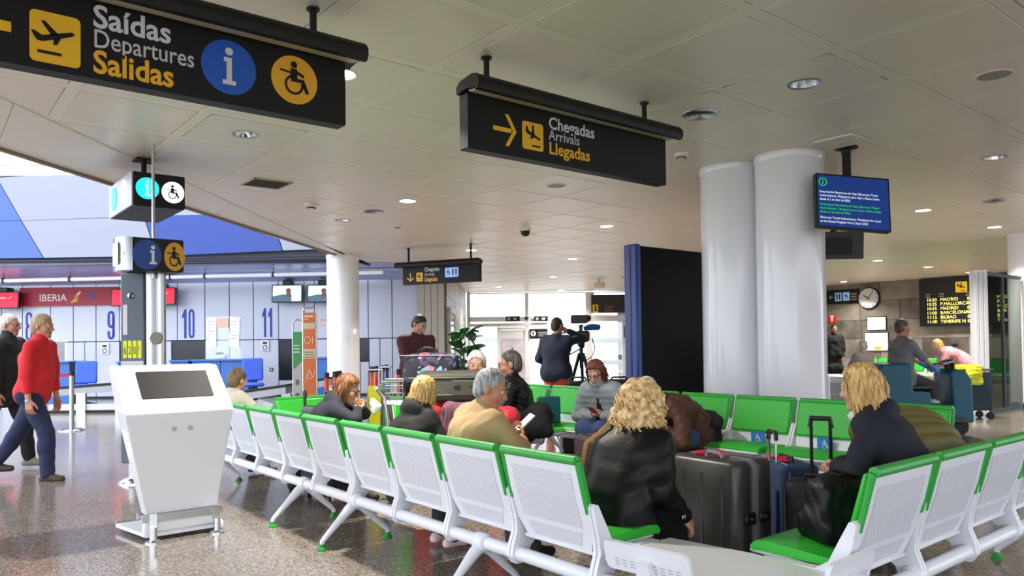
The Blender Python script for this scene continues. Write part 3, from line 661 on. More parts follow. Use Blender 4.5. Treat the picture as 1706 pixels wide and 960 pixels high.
def dep_prints(fr, t):
    flats('arrow', mv(rot2(arrow(), 180), .205, 2.94, .42), fr, YEL, t)
    flats('plane_plate', [rrect(.49, 2.80, .71, 3.055, .025)], fr, YEL, t); flats('plane', mv(PIC_DEP, .60, 2.93, .215), fr, SIGN, t, .005)
    text('lettering', 'Saídas', fr, .765, 3.035, .165, SWHITE, t, .0035, .95); text('lettering', 'Departures', fr, .765, 2.93, .135, mat('sign_grey_letter', '#c9c9cc', .5), t, .001, .80); text('lettering', 'Salidas', fr, .765, 2.80, .165, YELL, t, .004, .90)
    flats('blue_disc', [disc(1.455, 2.975, .155, 40)], fr, SBLUE, t); flats('i_mark', mv(PIC_I, 1.455, 2.98, .25), fr, SWHITE, t, .005)
    flats('yellow_disc', [disc(1.845, 2.985, .145, 40)], fr, mat('sign_amber', '#e8ab24', .45), t); flats('wheelchair', mv(PIC_WC, 1.85, 2.99, .24), fr, SIGN, t, .005)
hang_sign('departures_sign', 'large black hanging sign reading Saídas Departures Salidas', -.35, 2.18, 0, 2.765, 3.17, (-.1, 1.99), (-.42, 2.26), fr, dep_prints)
fr = frame((0, 4.32, 0), (1, 0, 0))
def arr_prints(fr, t):
    flats('arrow', mv(arrow(), 3.455, 2.955, .22, .28), fr, YEL, t)
    flats('plane_plate', [rrect(3.62, 2.845, 3.83, 3.055, .022)], fr, YEL, t); flats('plane', mv(PIC_ARR, 3.725, 2.95, .19), fr, SIGN, t, .005)
    text('lettering', 'Chegadas', fr, 3.885, 3.04, .13, SWHITE, t, .0025, 1.0); text('lettering', 'Arrivals', fr, 3.885, 2.955, .108, mat('sign_grey_letter', '#c9c9cc'), t, .001, .98); text('lettering', 'Llegadas', fr, 3.885, 2.845, .13, YELL, t, .003, 1.02)
hang_sign('arrivals_sign', 'black hanging sign reading Chegadas Arrivals Llegadas with a yellow arrow', 3.12, 5.28, 0, 2.77, 3.17, (3.33, 5.06), (3.1, 5.33), fr, arr_prints)
# small arrivals sign further back, turned the other way
o = svw(736, 470, 15.9); e = svw(800, 470, 15.6); s0 = svw(672, 470, 16.35)
fr = frame((s0.x, s0.y, 0), (e - s0).xy.to_3d()); sl = (e - s0).xy.length
def sm_prints(fr, t):
    flats('arrow', mv(rot2(arrow(), -90), .19, 2.84, .19), fr, YEL, t); flats('plane_plate', [rrect(.34, 2.74, .50, 2.93, .02)], fr, YEL, t); flats('plane', mv(PIC_ARR, .42, 2.835, .15), fr, SIGN, t, .005)
    text('lettering', 'Chegadas', fr, .54, 2.95, .12, SWHITE, t, .002, .8); text('lettering', 'Arrivals', fr, .54, 2.85, .10, SWHITE, t, 0, .8); text('lettering', 'Llegadas', fr, .54, 2.74, .12, YELL, t, .003, .8)
    flats('lit_plate', [rrect(1.04, 2.80, 1.36, 3.0, .02)], fr, mat('pale_blue_lit', '#8fb0ea', .5, emit=.35), t); flats('wheelchair', mv(PIC_WC, 1.12, 2.9, .15), fr, mat('sign_navy', '#16264f', .5), t, .005)
    for u in (1.23, 1.305): flats('figure', mv([disc(0, .4, .12), [(-.14, .28), (.14, .28), (.08, -.45), (-.08, -.45)]], u, 2.9, .15), fr, mat('sign_navy', '#16264f', .5), t, .005)
hang_sign('arrivals_sign', 'small far hanging sign with a downward arrow and toilet symbols', 0, sl, 0, 2.68, 3.06, (.12, sl - .22), (-.12, sl + .02), fr, sm_prints)
# lit cube sign hung over the totem
t = empty('cube_sign', (2.14, 9.15, 2.9), 'hanging box sign with lit cyan and white discs above the totem', 'sign')
m = MB(); m.box((2.15, 9.15, 3.06), (.52, 1.10, .36), .01); m.build('box', BLACKM, t, smooth=False)
m = MB(); m.cyl((2.1, 9.05, 3.24), (2.1, 9.05, CEIL - .012), .028); m.box((2.1, 9.05, CEIL - .02), (.2, .2, .015)); m.build('rod', BLACKM, t)
fr = frame((0, 8.6, 0), (1, 0, 0))
flats('lit_disc', [disc(2.03, 3.07, .115)], fr, GLOWC, t, .004); flats('lit_disc', [disc(2.285, 3.055, .115)], fr, GLOWW, t, .004)
flats('i_mark', mv(PIC_I, 2.03, 3.07, .2), fr, mat('pale_cyan_mark', '#b5f2fb', .5, emit=.6), t, .008); flats('wheelchair', mv(PIC_WC, 2.285, 3.055, .18), fr, BLACK, t, .008)
fl = frame((1.89, 0, 0), (0, -1, 0))
m = MB(); m.box((1.884, 9.15, 3.06), (.012, 1.09, .355)); m.build('side_face', mat('silver_grey_face', '#aab0cc', .35), t, smooth=False)
flats('lit_disc', [disc(-9.42, 3.07, .13)], fl, GLOWC, t, .02); flats('lit_disc', [disc(-8.95, 3.07, .13)], fl, GLOWW, t, .02); flats('wheelchair', mv(PIC_WC, -8.95, 3.07, .17), fl, mat('sign_grey_print', '#a9a9a6'), t, .024)
# ---------------- totem with the second cube
t = empty('totem', (1.95, 8.42, 0), 'dark grey information totem on a steel post, topped by a box sign', 'totem')
TT = Matrix.Translation((1.95, 8.42, 0)) @ Matrix.Rotation(YAW - PI / 2, 4, 'Z')
m = MB(T=TT); m.box((-.12, .06, 1.18), (.245, .12, 1.96), .012); m.build('panel', DKGREY, t)
m = MB(T=TT)
for x, r in ((.07, .06), (.165, .045)): m.cyl((x, .03, .02), (x, .03, 2.16), r, n=24)
m.box((.12, .03, 1.1), (.10, .05, 2.08)); m.cyl((-.14, .06, .0), (-.14, .06, .25), .05, n=20); m.build('post', STEEL, t)
m = MB(T=TT); m.lathe([(.17, 0), (.17, .015), (.12, .05), (.07, .06)], (-.11, .05, 0), 28); m.lathe([(.19, 0), (.19, .015), (.12, .05), (.07, .06)], (.11, .05, 0), 28); m.build('foot_plate', CHROME, t)
m = MB(T=TT); m.cyl((.11, -.02, 2.1), (.11, -.02, CEIL), .016, n=12); m.build('rod', STEEL, t)
ft = frame(TT @ Vector((0, -.0, 0)), TT.to_3x3() @ Vector((1, 0, 0)))
m = MB(T=TT); m.ell((-.135, -.005, 1.92), (.035, .02, .035)); m.build('lens', CHROME, t); m = MB(T=TT); m.ell((-.13, -.016, 1.915), (.018, .012, .026)); m.build('lens_centre', BLACK, t)
flats('label_strip', [rrect(-.215, 1.52, -.17, 1.83, .005)], ft, SWHITE, t, .003)
flats('yellow_tag', [rrect(-.215 + .05 * k, 1.28, -.175 + .05 * k, 1.46, .01) for k in range(4)], ft, mat('tag_yellow_green', '#d9e321', .5), t, .004)
for k, s in enumerate(('6', '2', '0', '!')): text('tag_mark', s, ft, -.208 + .05 * k, 1.32, .12, mat('tag_olive', '#5c6020', .6), t, 0, .45, .008)
flats('white_band', [rrect(-.235, 1.17, -.005, 1.25, .004)], ft, mat('soft_grey_band', '#c3c7ce', .5), t, .004)
m = MB(T=TT); m.cyl((.15, -.035, 1.48), (.15, -.06, 1.485), .065, n=8); m.build('knob', mat('olive_grey_disc', '#6f6b62', .4), t)
m = MB(); m.box((2.015, 8.28, 2.315), (.48, .36, .33), .012); m.build('box_sign', BLACKM, t)
m = MB(); m.tube([(1.72, 8.12 + .34 * k / 6, 2.315) for k in range(7)], .02, 4); m.build('box_edge', DKGREY, t)
m = MB(); prof = [(1.775, 8.10), (1.72, 8.11), (1.66, 8.18), (1.66, 8.40), (1.72, 8.46), (1.775, 8.46)]; m.prism(prof, I4, 2.15, 2.48); m.build('box_side', mat('satin_silver', '#c6ccd8', .18, .5), t, angle=60)
flats('side_reflection', [rrect(-8.40, 2.2, -8.16, 2.43, .03)], frame((1.66, 0, 0), (0, -1, 0)), mat('pale_yellow_reflection', '#cfd0a8', .4), t, .003)  # yellowish reflection in the silver side, painted on as a flat patch
fr = frame((0, 8.1, 0), (1, 0, 0)); flats('blue_disc', [disc(1.905, 2.31, .135, ry=.15)], fr, mat('sign_deep_blue', '#10408f', .4), t, .004); flats('i_mark', mv(PIC_I, 1.96, 2.31, .22), fr, SWHITE, t, .008)
flats('yellow_disc', [disc(2.165, 2.305, .1, ry=.145)], fr, mat('sign_ochre', '#cf9620', .45), t, .004); flats('wheelchair', mv(PIC_WC, 2.165, 2.3, .18, .24), fr, SIGN, t, .008)
# ---------------- hanging information screens
def screen_frame(c, yaw, tilt):
    rot = Matrix.Rotation(yaw, 4, 'Z') @ Matrix.Rotation(tilt, 4, 'X'); return Matrix.Translation(c) @ rot @ Matrix(((1, 0, 0, 0), (0, 0, -1, 0), (0, 1, 0, 0), (0, 0, 0, 1)))
MC = svw(1426, 337, 8.0)
t = empty('information_screen', MC, 'flat information screen with white and green notice text, hung from the ceiling', 'screen')
fr = screen_frame(MC, YAW - PI / 2 + R_(6), R_(-9)) @ Matrix.Rotation(R_(-4.2), 4, 'Z')
m = MB(); m.prism(rrect(-.412, -.30, .412, .30, .012, 2), fr, -.06, 0); m.build('casing', BLACK, t, smooth=False)
scm, nt, bb, tc = nodes_of('navy_display', '#0d2560', .25); bb.inputs['Emission Strength'].default_value = .55; bb.inputs['Emission Color'].default_value = lin('#12306f')
flats('display', [rrect(-.394, -.282, .394, .282, .004, 1)], fr, scm, t, .002)
TW = mat('display_white', '#e6eefc', .5, emit=.5); TG = mat('display_green', '#2bd83a', .5, emit=.45)
flats('info_ring', ring(-.335, .205, .042, .008), fr, TG, t, .004); flats('i_mark', mv(PIC_I, -.335, .205, .055), fr, TG, t, .004)
text('lettering', 'Autorización Electrónica de Viaje (Electronic Travel\nAuthorization). Obligatoria para viajar a Reino Unido\ndesde el 2 de abril de 2025.', fr, -.375, .085, .036, TW, t, .0, .86, .004, space=1.15)
text('lettering', 'Autorización Electrónica de Viaxe (Electronic Travel\nAuthorization). Obrigatoria para viaxar a Reino Unido\ndesde o 2 de abril de 2025.', fr, -.375, -.055, .036, TG, t, .0, .86, .004, space=1.15)
text('lettering', 'Electronic Travel Authorization. Mandatory for travel\nto the United Kingdom from 2 April 2025.', fr, -.375, -.20, .036, TW, t, .0, .86, .004, space=1.15)
m = MB(); c = svw(1416, 300, 8.22); m.cyl((c.x, c.y, MC.z - .2), (c.x, c.y, CEIL), .045); m.lathe([(.045, -.08), (.06, -.03), (.12, -.015), (.12, 0)], (c.x, c.y, CEIL), 20); m.build('pole', BLACKM, t)
c2 = svw(1392, 409, 9.9); t = empty('information_screen', c2, 'black rear screen hanging behind the information screen', 'screen')
fr = screen_frame(c2, YAW + PI / 2, R_(-4)); m = MB(); m.prism(rrect(-.36, -.18, .36, .18, .012, 2), fr, -.07, 0); m.build('casing', BLACK, t, smooth=False); m = MB(); m.prism(rrect(-.2, -.12, .2, .1, .02, 2), fr, -.1, -.07); m.build('back_box', BLACKM, t, smooth=False)
m = MB(); m.cyl((c2.x, c2.y, c2.z), (c2.x, c2.y, CEIL), .04); m.build('pole', BLACKM, t)
# ---------------- black display wall
t = empty('display_wall', (8.6, 6.75, 0), 'tall black display wall with a blue lit edge, left of the columns', 'display')
m = MB(); m.box((8.6, 6.79, 1.33), (1.96, .20, 2.66), .01); m.build('screen_body', mat('gloss_black', '#040405', .45, spec=.08), t, smooth=False)
m = MB(); m.box((7.57, 6.785, 1.34), (.10, .235, 2.68), .02); m.build('edge_post', mat('dark_blue_aluminium', '#29418f', .4), t)
m = MB(); m.box((7.518, 6.785, 1.34), (.008, .03, 2.62)); m.build('edge_groove', mat('navy_groove', '#101c46', .4), t, smooth=False)
# ================================================================ check-in counters
t = empty('airline_sign', HALL @ Vector(wp(116, 0)[:1] + (WD - .1, 2.6)), 'long dark red sign reading IBERIA on the check-in wall', 'sign')
a0, z0 = wp(36, 511); a1, z1 = wp(198, 478); fr = HALL @ frame((0, WD - .08, 0), (1, 0, 0))
m = MB(); m.prism([(a0, z0), (a1, z0 + .02), (a1, z1), (a0, z1)], fr, -.08, 0); m.build('panel', REDS, t, smooth=False)
u, v = wp(68, 501); text('lettering', 'IBERIA', fr, u, v - .02, .27, mat('sign_pale', '#ecd9dc', .5), t, .004, 1.0, .006)
u, v = wp(128, 496); flats('emblem', mv([[(-.45, -.5), (.15, -.4), (.3, .0), (-.1, -.1)], [(-.1, -.02), (.3, .05), (.42, .5), (.1, .25)]], u, v, .32), fr, mat('emblem_gold', '#d6a03c', .5), t, .006); flats('emblem_tip', mv([[(.12, .3), (.45, .55), (.5, .38), (.3, .2)]], u, v, .32), fr, mat('sign_pale', '#ecd9dc'), t, .008)
u, v = wp(156, 493); flats('globe', ring(u, v, .095, .03) + ring(u, v, .05, .02), fr, mat('globe_violet', '#5b4a9e', .5), t, .006)
def monitor(x0, x1, y0, y1, label, content, d=WD - .35):
    c = HALL @ Vector(sv((x0 + x1) / 2, (y0 + y1) / 2, d)); t = empty('monitor', c, label, 'monitor', 'monitors over the check-in counters')
    w, h = (x1 - x0) * d / 1259 / 2, (y1 - y0) * d / 1259 / 2; fr = screen_frame(c, YAW - PI / 2, R_(-6))
    m = MB(); m.prism(rrect(-w, -h, w, h, .02, 2), fr, -.09, 0); m.build('casing', BLACK, t, smooth=False)
    m = MB(T=Matrix.Translation(c) @ HALL.to_3x3().to_4x4()); m.box((0, .15, h + .05), (.25, .3, .13), .02); m.box((0, .12, 0), (.12, .2, .2)); m.build('bracket', BLACK, t)
    content(fr, w - .03, h - .03, t)
def red_screen(fr, w, h, t): flats('display', [[(-w, -h), (w, -h), (w, h), (-w, h)]], fr, REDB, t, .004); flats('emblem', mv([[(-.5, -.4), (.4, .1), (.5, .5)], [(-2.2, -.2), (-.8, -.2), (-.8, .1), (-2.2, .1)]], w * .45, h * .3, .12), fr, SWHITE, t, .008)
def ad_screen(fr, w, h, t):
    flats('display', [[(-w, -h), (w, -h), (w, h), (-w, h)]], fr, mat('display_pale', '#d9ecf0', .4, emit=.55), t, .004)
    flats('picture', [[(-w, -h), (w * .35, -h), (w * .3, -h * .4), (-w * .2, -h * .1), (-w, -h * .35)]], fr, mat('display_teal', '#3f6576', .4, emit=.3), t, .007)
    flats('portrait', [disc(w * .1, h * .35, h * .33, 16), [(-w * .15, -h * .5), (w * .35, -h * .5), (w * .28, h * .1), (-w * .02, h * .1)]], fr, mat('display_brown', '#7a4a3e', .4, emit=.2), t, .01)
    flats('side_panel', [[(w * .4, -h * .8), (w * .95, -h * .8), (w * .95, h * .9), (w * .4, h * .9)]], fr, mat('display_mint', '#c4e8dc', .4, emit=.55), t, .012)
monitor(-22, 31, 486, 514, 'red monitor at the photo edge left of the airline sign', red_screen)
monitor(185, 238, 481, 510, 'red monitor half behind the totem, left side', red_screen); monitor(240, 292, 479, 508, 'red monitor sliver on the totem right side', red_screen)
monitor(453, 504, 474, 504, 'monitor with a portrait advert over counter eleven', ad_screen); monitor(512, 563, 474, 504, 'monitor with a portrait advert cut by the column', ad_screen)
def rr_ring(x0, y0, x1, y1, tx, ty, rx=.45, ry=.16, skip=None):
    def el(a0, b0, a1, b1, qx, qy): return [(cx + qx * math.cos(R_(a + 15 * k)), cy + qy * math.sin(R_(a + 15 * k))) for cx, cy, a in ((a1 - qx, b1 - qy, 0), (a0 + qx, b1 - qy, 90), (a0 + qx, b0 + qy, 180), (a1 - qx, b0 + qy, 270)) for k in range(7)]
    o = el(x0, y0, x1, y1, rx, ry); i = el(x0 + tx, y0 + ty, x1 - tx, y1 - ty, max(rx - tx, .03), max(ry - ty, .02)); n = len(o)
    return [[o[k], o[(k + 1) % n], i[(k + 1) % n], i[k]] for k in range(n) if not (skip and skip(*o[k]) and skip(*o[(k + 1) % n]))]
GLYPH = {'0': rr_ring(.04, 0, .96, 1, .30, .09), '8': rr_ring(.04, 0, .96, .55, .29, .085) + rr_ring(.06, .47, .94, 1, .28, .085), '9': rr_ring(.04, .40, .96, 1, .30, .09) + rr_ring(.04, 0, .96, .40, .30, .09, skip=lambda x, y: y > .305) + [[(.66, .1), (.96, .1), (.96, .75), (.66, .75)]],
         '1': [[(.42, 0), (.80, 0), (.80, 1), (.52, 1)], [(.42, 0), (.52, 1), (.42, .86)], [(.52, 1), (.12, .80), (.12, .68), (.42, .72)]]}
def numeral(s, x0, x1, y0, y1):
    cu_t = empty('counter_number', HALL @ Vector((wp((x0 + x1) / 2, 0)[0], WD, wp(x0, y1)[1])), 'tall blue counter number %s on the white wall' % {'8': 'eight, behind the grey haired walker', '9': 'nine, left of the totem', '10': 'ten, right of the totem', '11': 'eleven, under the advert monitors'}[s], 'sign', 'counter numbers')
    fr = HALL @ frame((0, WD + .05, 0), (1, 0, 0)); u0, v0 = wp(x0, y1); u1, v1 = wp(x1, y0)
    W1 = (u1 - u0) / len(s)
    for k, c in enumerate(s): flats('numeral', [[(u0 + W1 * k + x * W1 * .92, v0 + y * (v1 - v0)) for x, y in q] for q in GLYPH[c]], fr, NUMB, cu_t, .01)
    return
    me = o.data; inv = fr.inverted(); me.transform(inv); xs = [v.co.x for v in me.vertices]; ys = [v.co.y for v in me.vertices]
    x_, X_, y_, Y_ = min(xs), max(xs), min(ys), max(ys)
    for v in me.vertices: v.co.x = u0 + (v.co.x - x_) / (X_ - x_) * (u1 - u0); v.co.y = v0 + (v.co.y - y_) / (Y_ - y_) * (v1 - v0)
    me.transform(fr)
numeral('8', 40, 54, 520, 568); numeral('9', 177, 191, 518, 566); numeral('10', 301, 324, 515, 564); numeral('11', 435, 455, 513, 562)
def intercom(x, y, l):
    a, z = wp(x, y); t = empty('intercom', HALL @ Vector((a, WD, z)), l, 'intercom', 'wall intercoms'); fr = HALL @ frame((a, WD + .05, z), (1, 0, 0))
    m = MB(); m.prism(rrect(-.11, -.15, .11, .15, .02, 2), fr, 0, .05); m.build('box', WHITE, t); flats('buttons', [rrect(-.06, .04, .06, .1, .01)] + ring(0, -.06, .06, .025, n=8), fr, BLACK, t, .053)
intercom(174, 581, 'small white intercom below the number nine'); intercom(441, 576, 'small white intercom below the number eleven')
for (x, y), l in (((186, 618), 'small wall socket right of the first blue chair'), ((190, 628), 'lower wall socket beside the kiosk edge'), ((451, 616), 'small wall socket beside the dark hatch of counter eleven')):
    a, z = wp(x, y); fr = HALL @ frame((a, WD + .05, z), (1, 0, 0)); t = empty('wall_socket', HALL @ Vector((a, WD, z)), l, 'socket', 'wall sockets'); m = MB(); m.prism(rrect(-.05, -.05, .05, .05, .01, 2), fr, 0, .012); m.build('plate', BLACK, t); flats('insert', [rrect(-.025, -.025, .025, .025, .005)], fr, SWHITE, t, .014)
# desks
def desk(x0, x1, y0, y1, d, label, dep=.7):
    a0, _, z1 = sv(x0, y0, d); a1, _, z0 = sv(x1, y1, d); z0 = .0
    t = empty('check_in_desk', HALL @ Vector(((a0 + a1) / 2, d, 0)), label, 'desk', 'blue check-in desks'); n = max(1, round((a1 - a0) / .62))
    m = MB(T=HALL); m.box(((a0 + a1) / 2, d + dep / 2, z0 + (z1 - z0) / 2), (a1 - a0 - .02, dep - .05, z1 - z0 - .02)); m.build('carcass', WALLD, t, smooth=False)
    for k in range(n):
        w = (a1 - a0) / n; m = MB(T=HALL); m.box((a0 + w * (k + .5), d, z0 + (z1 - z0) / 2), (w - .012, .03, z1 - z0 - .02), .004); m.build('front_panel', DESK, t, smooth=False)
    m = MB(T=HALL); m.box(((a0 + a1) / 2, d + dep / 2 - .04, z1), (a1 - a0 + .04, dep + .06, .04), .008); m.build('worktop', DESK, t)
    return t
desk(78, 116, 604, 650, 18.2, 'blue desk behind the red jumper man')
desk(196, 212, 604, 650, 18.3, 'blue desk mostly behind the totem'); desk(284, 314, 602, 646, 18.4, 'short blue desk just right of the totem post')
dk = desk(320, 414, 601, 646, 18.2, 'wide blue desk behind the newspaper reader under the paper notices')
desk(523, 566, 597, 650, 18.0, 'blue desk between the orange sign stand and the column')
def office_chair(x, y0, y1, d, label, fab=CHAIRB):
    a, _, zt = sv(x, y0, d); t = empty('office_chair', HALL @ Vector((a, d, 0)), label, 'chair', 'office chairs behind the counters')
    T = HALL @ Matrix.Translation((a, d, 0)) @ Matrix.Rotation(.35, 4, 'Z')
    m = MB(T=T); m.box((0, .2, zt - .27), (.47, .07, .54), .035, Matrix.Rotation(-.12, 3, 'X')); m.build('backrest', fab, t)
    m = MB(T=T); m.box((0, -.05, .50), (.5, .5, .09), .04); m.build('seat', fab, t)
    m = MB(T=T); m.cyl((0, 0, .46), (0, 0, .1), .03); m.box((0, .24, .7), (.06, .03, .5)); m.build('column', BLACK, t)
    m = MB(T=T)
    for k in range(5): q = 2 * PI * k / 5; m.tube([(0, 0, .12), (.28 * math.cos(q), .28 * math.sin(q), .06)], [.03, .02], 6); m.ell((.28 * math.cos(q), .28 * math.sin(q), .03), (.03, .03, .03), 8, 6)
    m.build('star_base', BLACK, t)
office_chair(141, 602, 641, 17.9, 'blue office chair beside the belt post, left of the totem'); office_chair(421, 597, 640, 17.8, 'blue office chair beside counter eleven')
m = None
def glass_screen(x0, x1, y0, y1, d, label):
    a0, _, z1 = sv(x0, y0, d); a1, _, z0 = sv(x1, y1, d); t = empty('glass_screen', HALL @ Vector(((a0 + a1) / 2, d, z0)), label, 'screen', 'clear desk screens')
    m = MB(T=HALL); m.box(((a0 + a1) / 2, d, (z0 + z1) / 2), (a1 - a0, .012, z1 - z0)); m.build('pane', PLEXI, t, smooth=False)
    m = MB(T=HALL); m.box(((a0 + a1) / 2, d, z0 - .01), (a1 - a0, .06, .03)); m.build('clamp', STEEL, t, smooth=False)
glass_screen(343, 401, 528, 599, 18.5, 'clear screen with paper notices on the wide blue desk'); glass_screen(90, 112, 568, 602, 18.5, 'clear screen on the desk behind the red jumper man')
for x0, x1, y0, y1, m_, l in ((344, 360, 531, 578, PAPER, 'tall white notice taped to the desk screen'), (361, 380, 530, 546, mat('orange_paper', '#e9a893', .8), 'orange headed notice at the top of the desk screen'), (383, 399, 531, 552, mat('pink_paper', '#eed5cf', .8), 'pink bordered notice on the desk screen corner'), (382, 398, 554, 578, PAPER, 'white lower notice on the desk screen'), (532, 560, 529, 543, mat('pink_paper', '#eed5cf'), 'red headed notice beside the column'), (203, 208, 533, 556, PAPER, 'white notice partly behind the totem')):
    d_ = 18.45 if 340 < x0 < 500 else WD + .04; a0, _, z1 = sv(x0, y0, d_); a1, _, z0 = sv(x1, y1, d_); fr = HALL @ frame((0, d_, 0), (1, 0, 0))
    t = empty('notice', HALL @ Vector(((a0 + a1) / 2, d_, z0)), l, 'notice', 'paper notices'); m = MB(); m.prism([(a0, z0), (a1, z0), (a1, z1), (a0, z1)], fr, -.004, .004); m.build('sheet', m_, t, smooth=False)
    n = max(2, int((z1 - z0) / .09)); flats('print', [[(a0 + .03, z1 - .06 - .08 * k), (a0 + .03, z1 - .085 - .08 * k), (a1 - .03 - .05 * (k % 3), z1 - .085 - .08 * k), (a1 - .03 - .05 * (k % 3), z1 - .06 - .08 * k)] for k in range(n - 1)], fr, mat('print_grey', '#a9b0b8', .8), t, .007)
office_chair(85, 575, 604, 19.6, 'black high backed chair in the hatch behind the red jumper', BLACK)
x, y, z = sv(357, 596, 18.35)
t = empty('desk_printer', HALL @ Vector((x, 18.4, z)), 'small white printer on the wide blue desk', 'printer'); m = MB(T=HALL); m.box((x, 18.75, z + .02), (.3, .25, .12), .03); m.build('body', WHITE, t); m = MB(T=HALL); m.box((x, 18.67, z + .1), (.16, .12, .05), .01); m.build('tray', BLACK, t)
# baggage belts in front of the desks
def belt(x0, x1, ya, yb, d, label):
    a0, _, z0 = sv(x0, ya, d); a1, _, z1 = sv(x1, yb, d); t = empty('baggage_belt', HALL @ Vector(((a0 + a1) / 2, d, 0)), label, 'conveyor', 'baggage belts'); fr = HALL @ frame((0, d, 0), (1, 0, 0))
    m = MB(); m.prism([(a0, z0 - .14), (a1, z1 - .14), (a1, z1), (a0, z0)], fr, -.7, 0.0); m.build('belt_frame', mat('dull_steel', '#8d9094', .35, .8), t, smooth=False)
    m = MB(); m.prism([(a0, z0), (a1, z1), (a1, z1 + .05), (a0, z0 + .05)], fr, -.68, .02); m.build('belt', RUBBER, t, smooth=False)
    n = max(1, int((a1 - a0) / .75))
    for k in range(n):
        w = (a1 - a0) / n; zt = min(z0, z1) - .3; m = MB(); m.prism([(a0 + w * k + .01, .06), (a0 + w * (k + 1) - .01, .06), (a0 + w * (k + 1) - .01, zt), (a0 + w * k + .01, zt)], fr, -.06, -.01); m.build('plinth_panel', mat('pale_laminate', '#c6c7cb', .3), t, smooth=False)
    for k in range(n + 1):
        a = a0 + (a1 - a0) * k / n; m = MB(); m.prism([(a - .1, 0), (a + .1, 0), (a + .1, (z0 + z1) / 2 - .12), (a - .1, (z0 + z1) / 2 - .12)], fr, -.04, .03); m.build('leg_cover', STEEL, t, smooth=False)
    m = MB(); m.prism([(a0, 0), (a1, 0), (a1, .06), (a0, .06)], fr, -.1, .0); m.build('kick_strip', RUBBER, t, smooth=False)
belt(70, 200, 651, 641, 16.3, 'baggage belt behind the belt post, left of the kiosk'); belt(372, 475, 660, 645, 15.6, 'baggage belt behind the newspaper reader'); belt(476, 548, 645, 632, 16.5, 'short baggage belt beside the sign stands')
# queue post
p = onf = HALL @ Vector(((119 - 853) * 12.85 / 1259, 12.85, 0))
t = empty('queue_post', (p.x, p.y, 0), 'steel queue post with a red belt beside the red jumper man', 'queue post')
m = MB(); m.cyl((p.x, p.y, .02), (p.x, p.y, .93), .035, n=20); m.build('post', STEEL, t); m = MB(); m.lathe([(.2, 0), (.2, .012), (.16, .03), (.04, .05)], (p.x, p.y, 0), 28); m.build('base', CHROME, t)
m = MB(); m.cyl((p.x, p.y, .93), (p.x, p.y, 1.0), .042, n=20); m.build('head', BLACK, t)
m = MB(T=HALL); a, d, z = sv(119, 0, 12.85); m.box((a - .85, 12.85, .94), (1.62, .006, .06)); m.build('belt', mat('crimson_webbing', '#a81f45', .7), t, smooth=False)
# sign stands by the column
def stand(x, d, w, zt, zs, m_, label, body, name):
    c = HALL @ Vector(((x - 853) * d / 1259, d, 0)); t = empty(name, c, label, 'sign stand'); T = HALL @ Matrix.Translation(((x - 853) * d / 1259, d, 0)) @ Matrix.Rotation(R_(-8), 4, 'Z')
    m = MB(T=T); h = w / 2
    m.tube([(-h, 0, .05), (-h, 0, zt - .05), (-h + .02, 0, zt - .01), (-h + .05, 0, zt), (h - .05, 0, zt), (h - .02, 0, zt - .01), (h, 0, zt - .05), (h, 0, .05)], .012, 8); m.build('tube_frame', STEEL, t)
    m = MB(T=T); m.box((-h, 0, .02), (.06, .4, .04), .01); m.box((h, 0, .02), (.06, .4, .04), .01); m.build('foot', STEEL, t)
    body(T, t, w)
def body_or(T, t, w):
    m = MB(T=T); m.box((0, 0, 1.2), (w - .02, .025, 1.34), .004); m.build('panel', ORSIGN, t, smooth=False); fr = T @ frame((0, -.0135, 0), (1, 0, 0))
    for a, b_ in ((1.63, 1.72), (1.2, 1.34)): flats('cream_band', [[(-w * .45, a), (w * .45, a), (w * .45, b_), (-w * .45, b_)]], fr, mat('cream_print', '#cfc0a4', .6), t)
    flats('heading_print', [[(-w * .4, 1.83), (w * .3, 1.83), (w * .3, 1.80), (-w * .4, 1.80)], [(-w * .4, 1.78), (-w * .05, 1.78), (-w * .05, 1.765), (-w * .4, 1.765)]], fr, mat('pale_orange_print', '#eec9a6', .6), t, .004)
    flats('print', mv(ring(0, 0, .3, .07) + stroke([(.5, -.3), (.5, .3)], .08), -.03, 1.47, .16) + mv(stroke([(-.4, -.6), (0, .6), (.3, -.2), (.5, .5)], .06) + ring(0, 0, .25, .05), 0, .95, .16) + [[(-w * .38, 1.69 - .03 * k), (w * .3, 1.69 - .03 * k), (w * .3, 1.68 - .03 * k), (-w * .38, 1.68 - .03 * k)] for k in range(2)], fr, mat('pale_orange_print', '#eec9a6'), t, .005)
    flats('band_print', [[(-w * .4, 1.30 - .035 * k), (w * .36, 1.30 - .035 * k), (w * .36, 1.288 - .035 * k), (-w * .4, 1.288 - .035 * k)] for k in range(3)], fr, mat('print_brown', '#7c705e', .7), t, .005)
def body_gr(T, t, w):
    m = MB(T=T); m.box((0, 0, .95), (w - .02, .03, 1.3), .004); m.build('panel', mat('warm_grey_panel', '#a9a7a2', .5), t, smooth=False); fr = T @ frame((0, -.016, 0), (1, 0, 0)); h = w * .47
    flats('green_print', [[(-h, 1.6), (-h, 1.03), (h, 1.15), (h, 1.6)]], fr, mat('leaf_green_print', '#2f8a43', .5), t)
    flats('print', [[(-h * .8, 1.4 - .05 * k), (h * .6, 1.4 - .05 * k), (h * .6, 1.385 - .05 * k), (-h * .8, 1.385 - .05 * k)] for k in range(3)], fr, SWHITE, t, .005); flats('hole', [rrect(-h * .5, .5 - .0, h * .5, .68, .02), rrect(-h * .4, .8, h * .4, .88, .02)], fr, mat('moss_green', '#59624a', .6), t, .005)
stand(516, 11.0, .205, 1.94, 0, ORSIGN, 'tall orange baggage sign stand by the column', body_or, 'sign_stand')
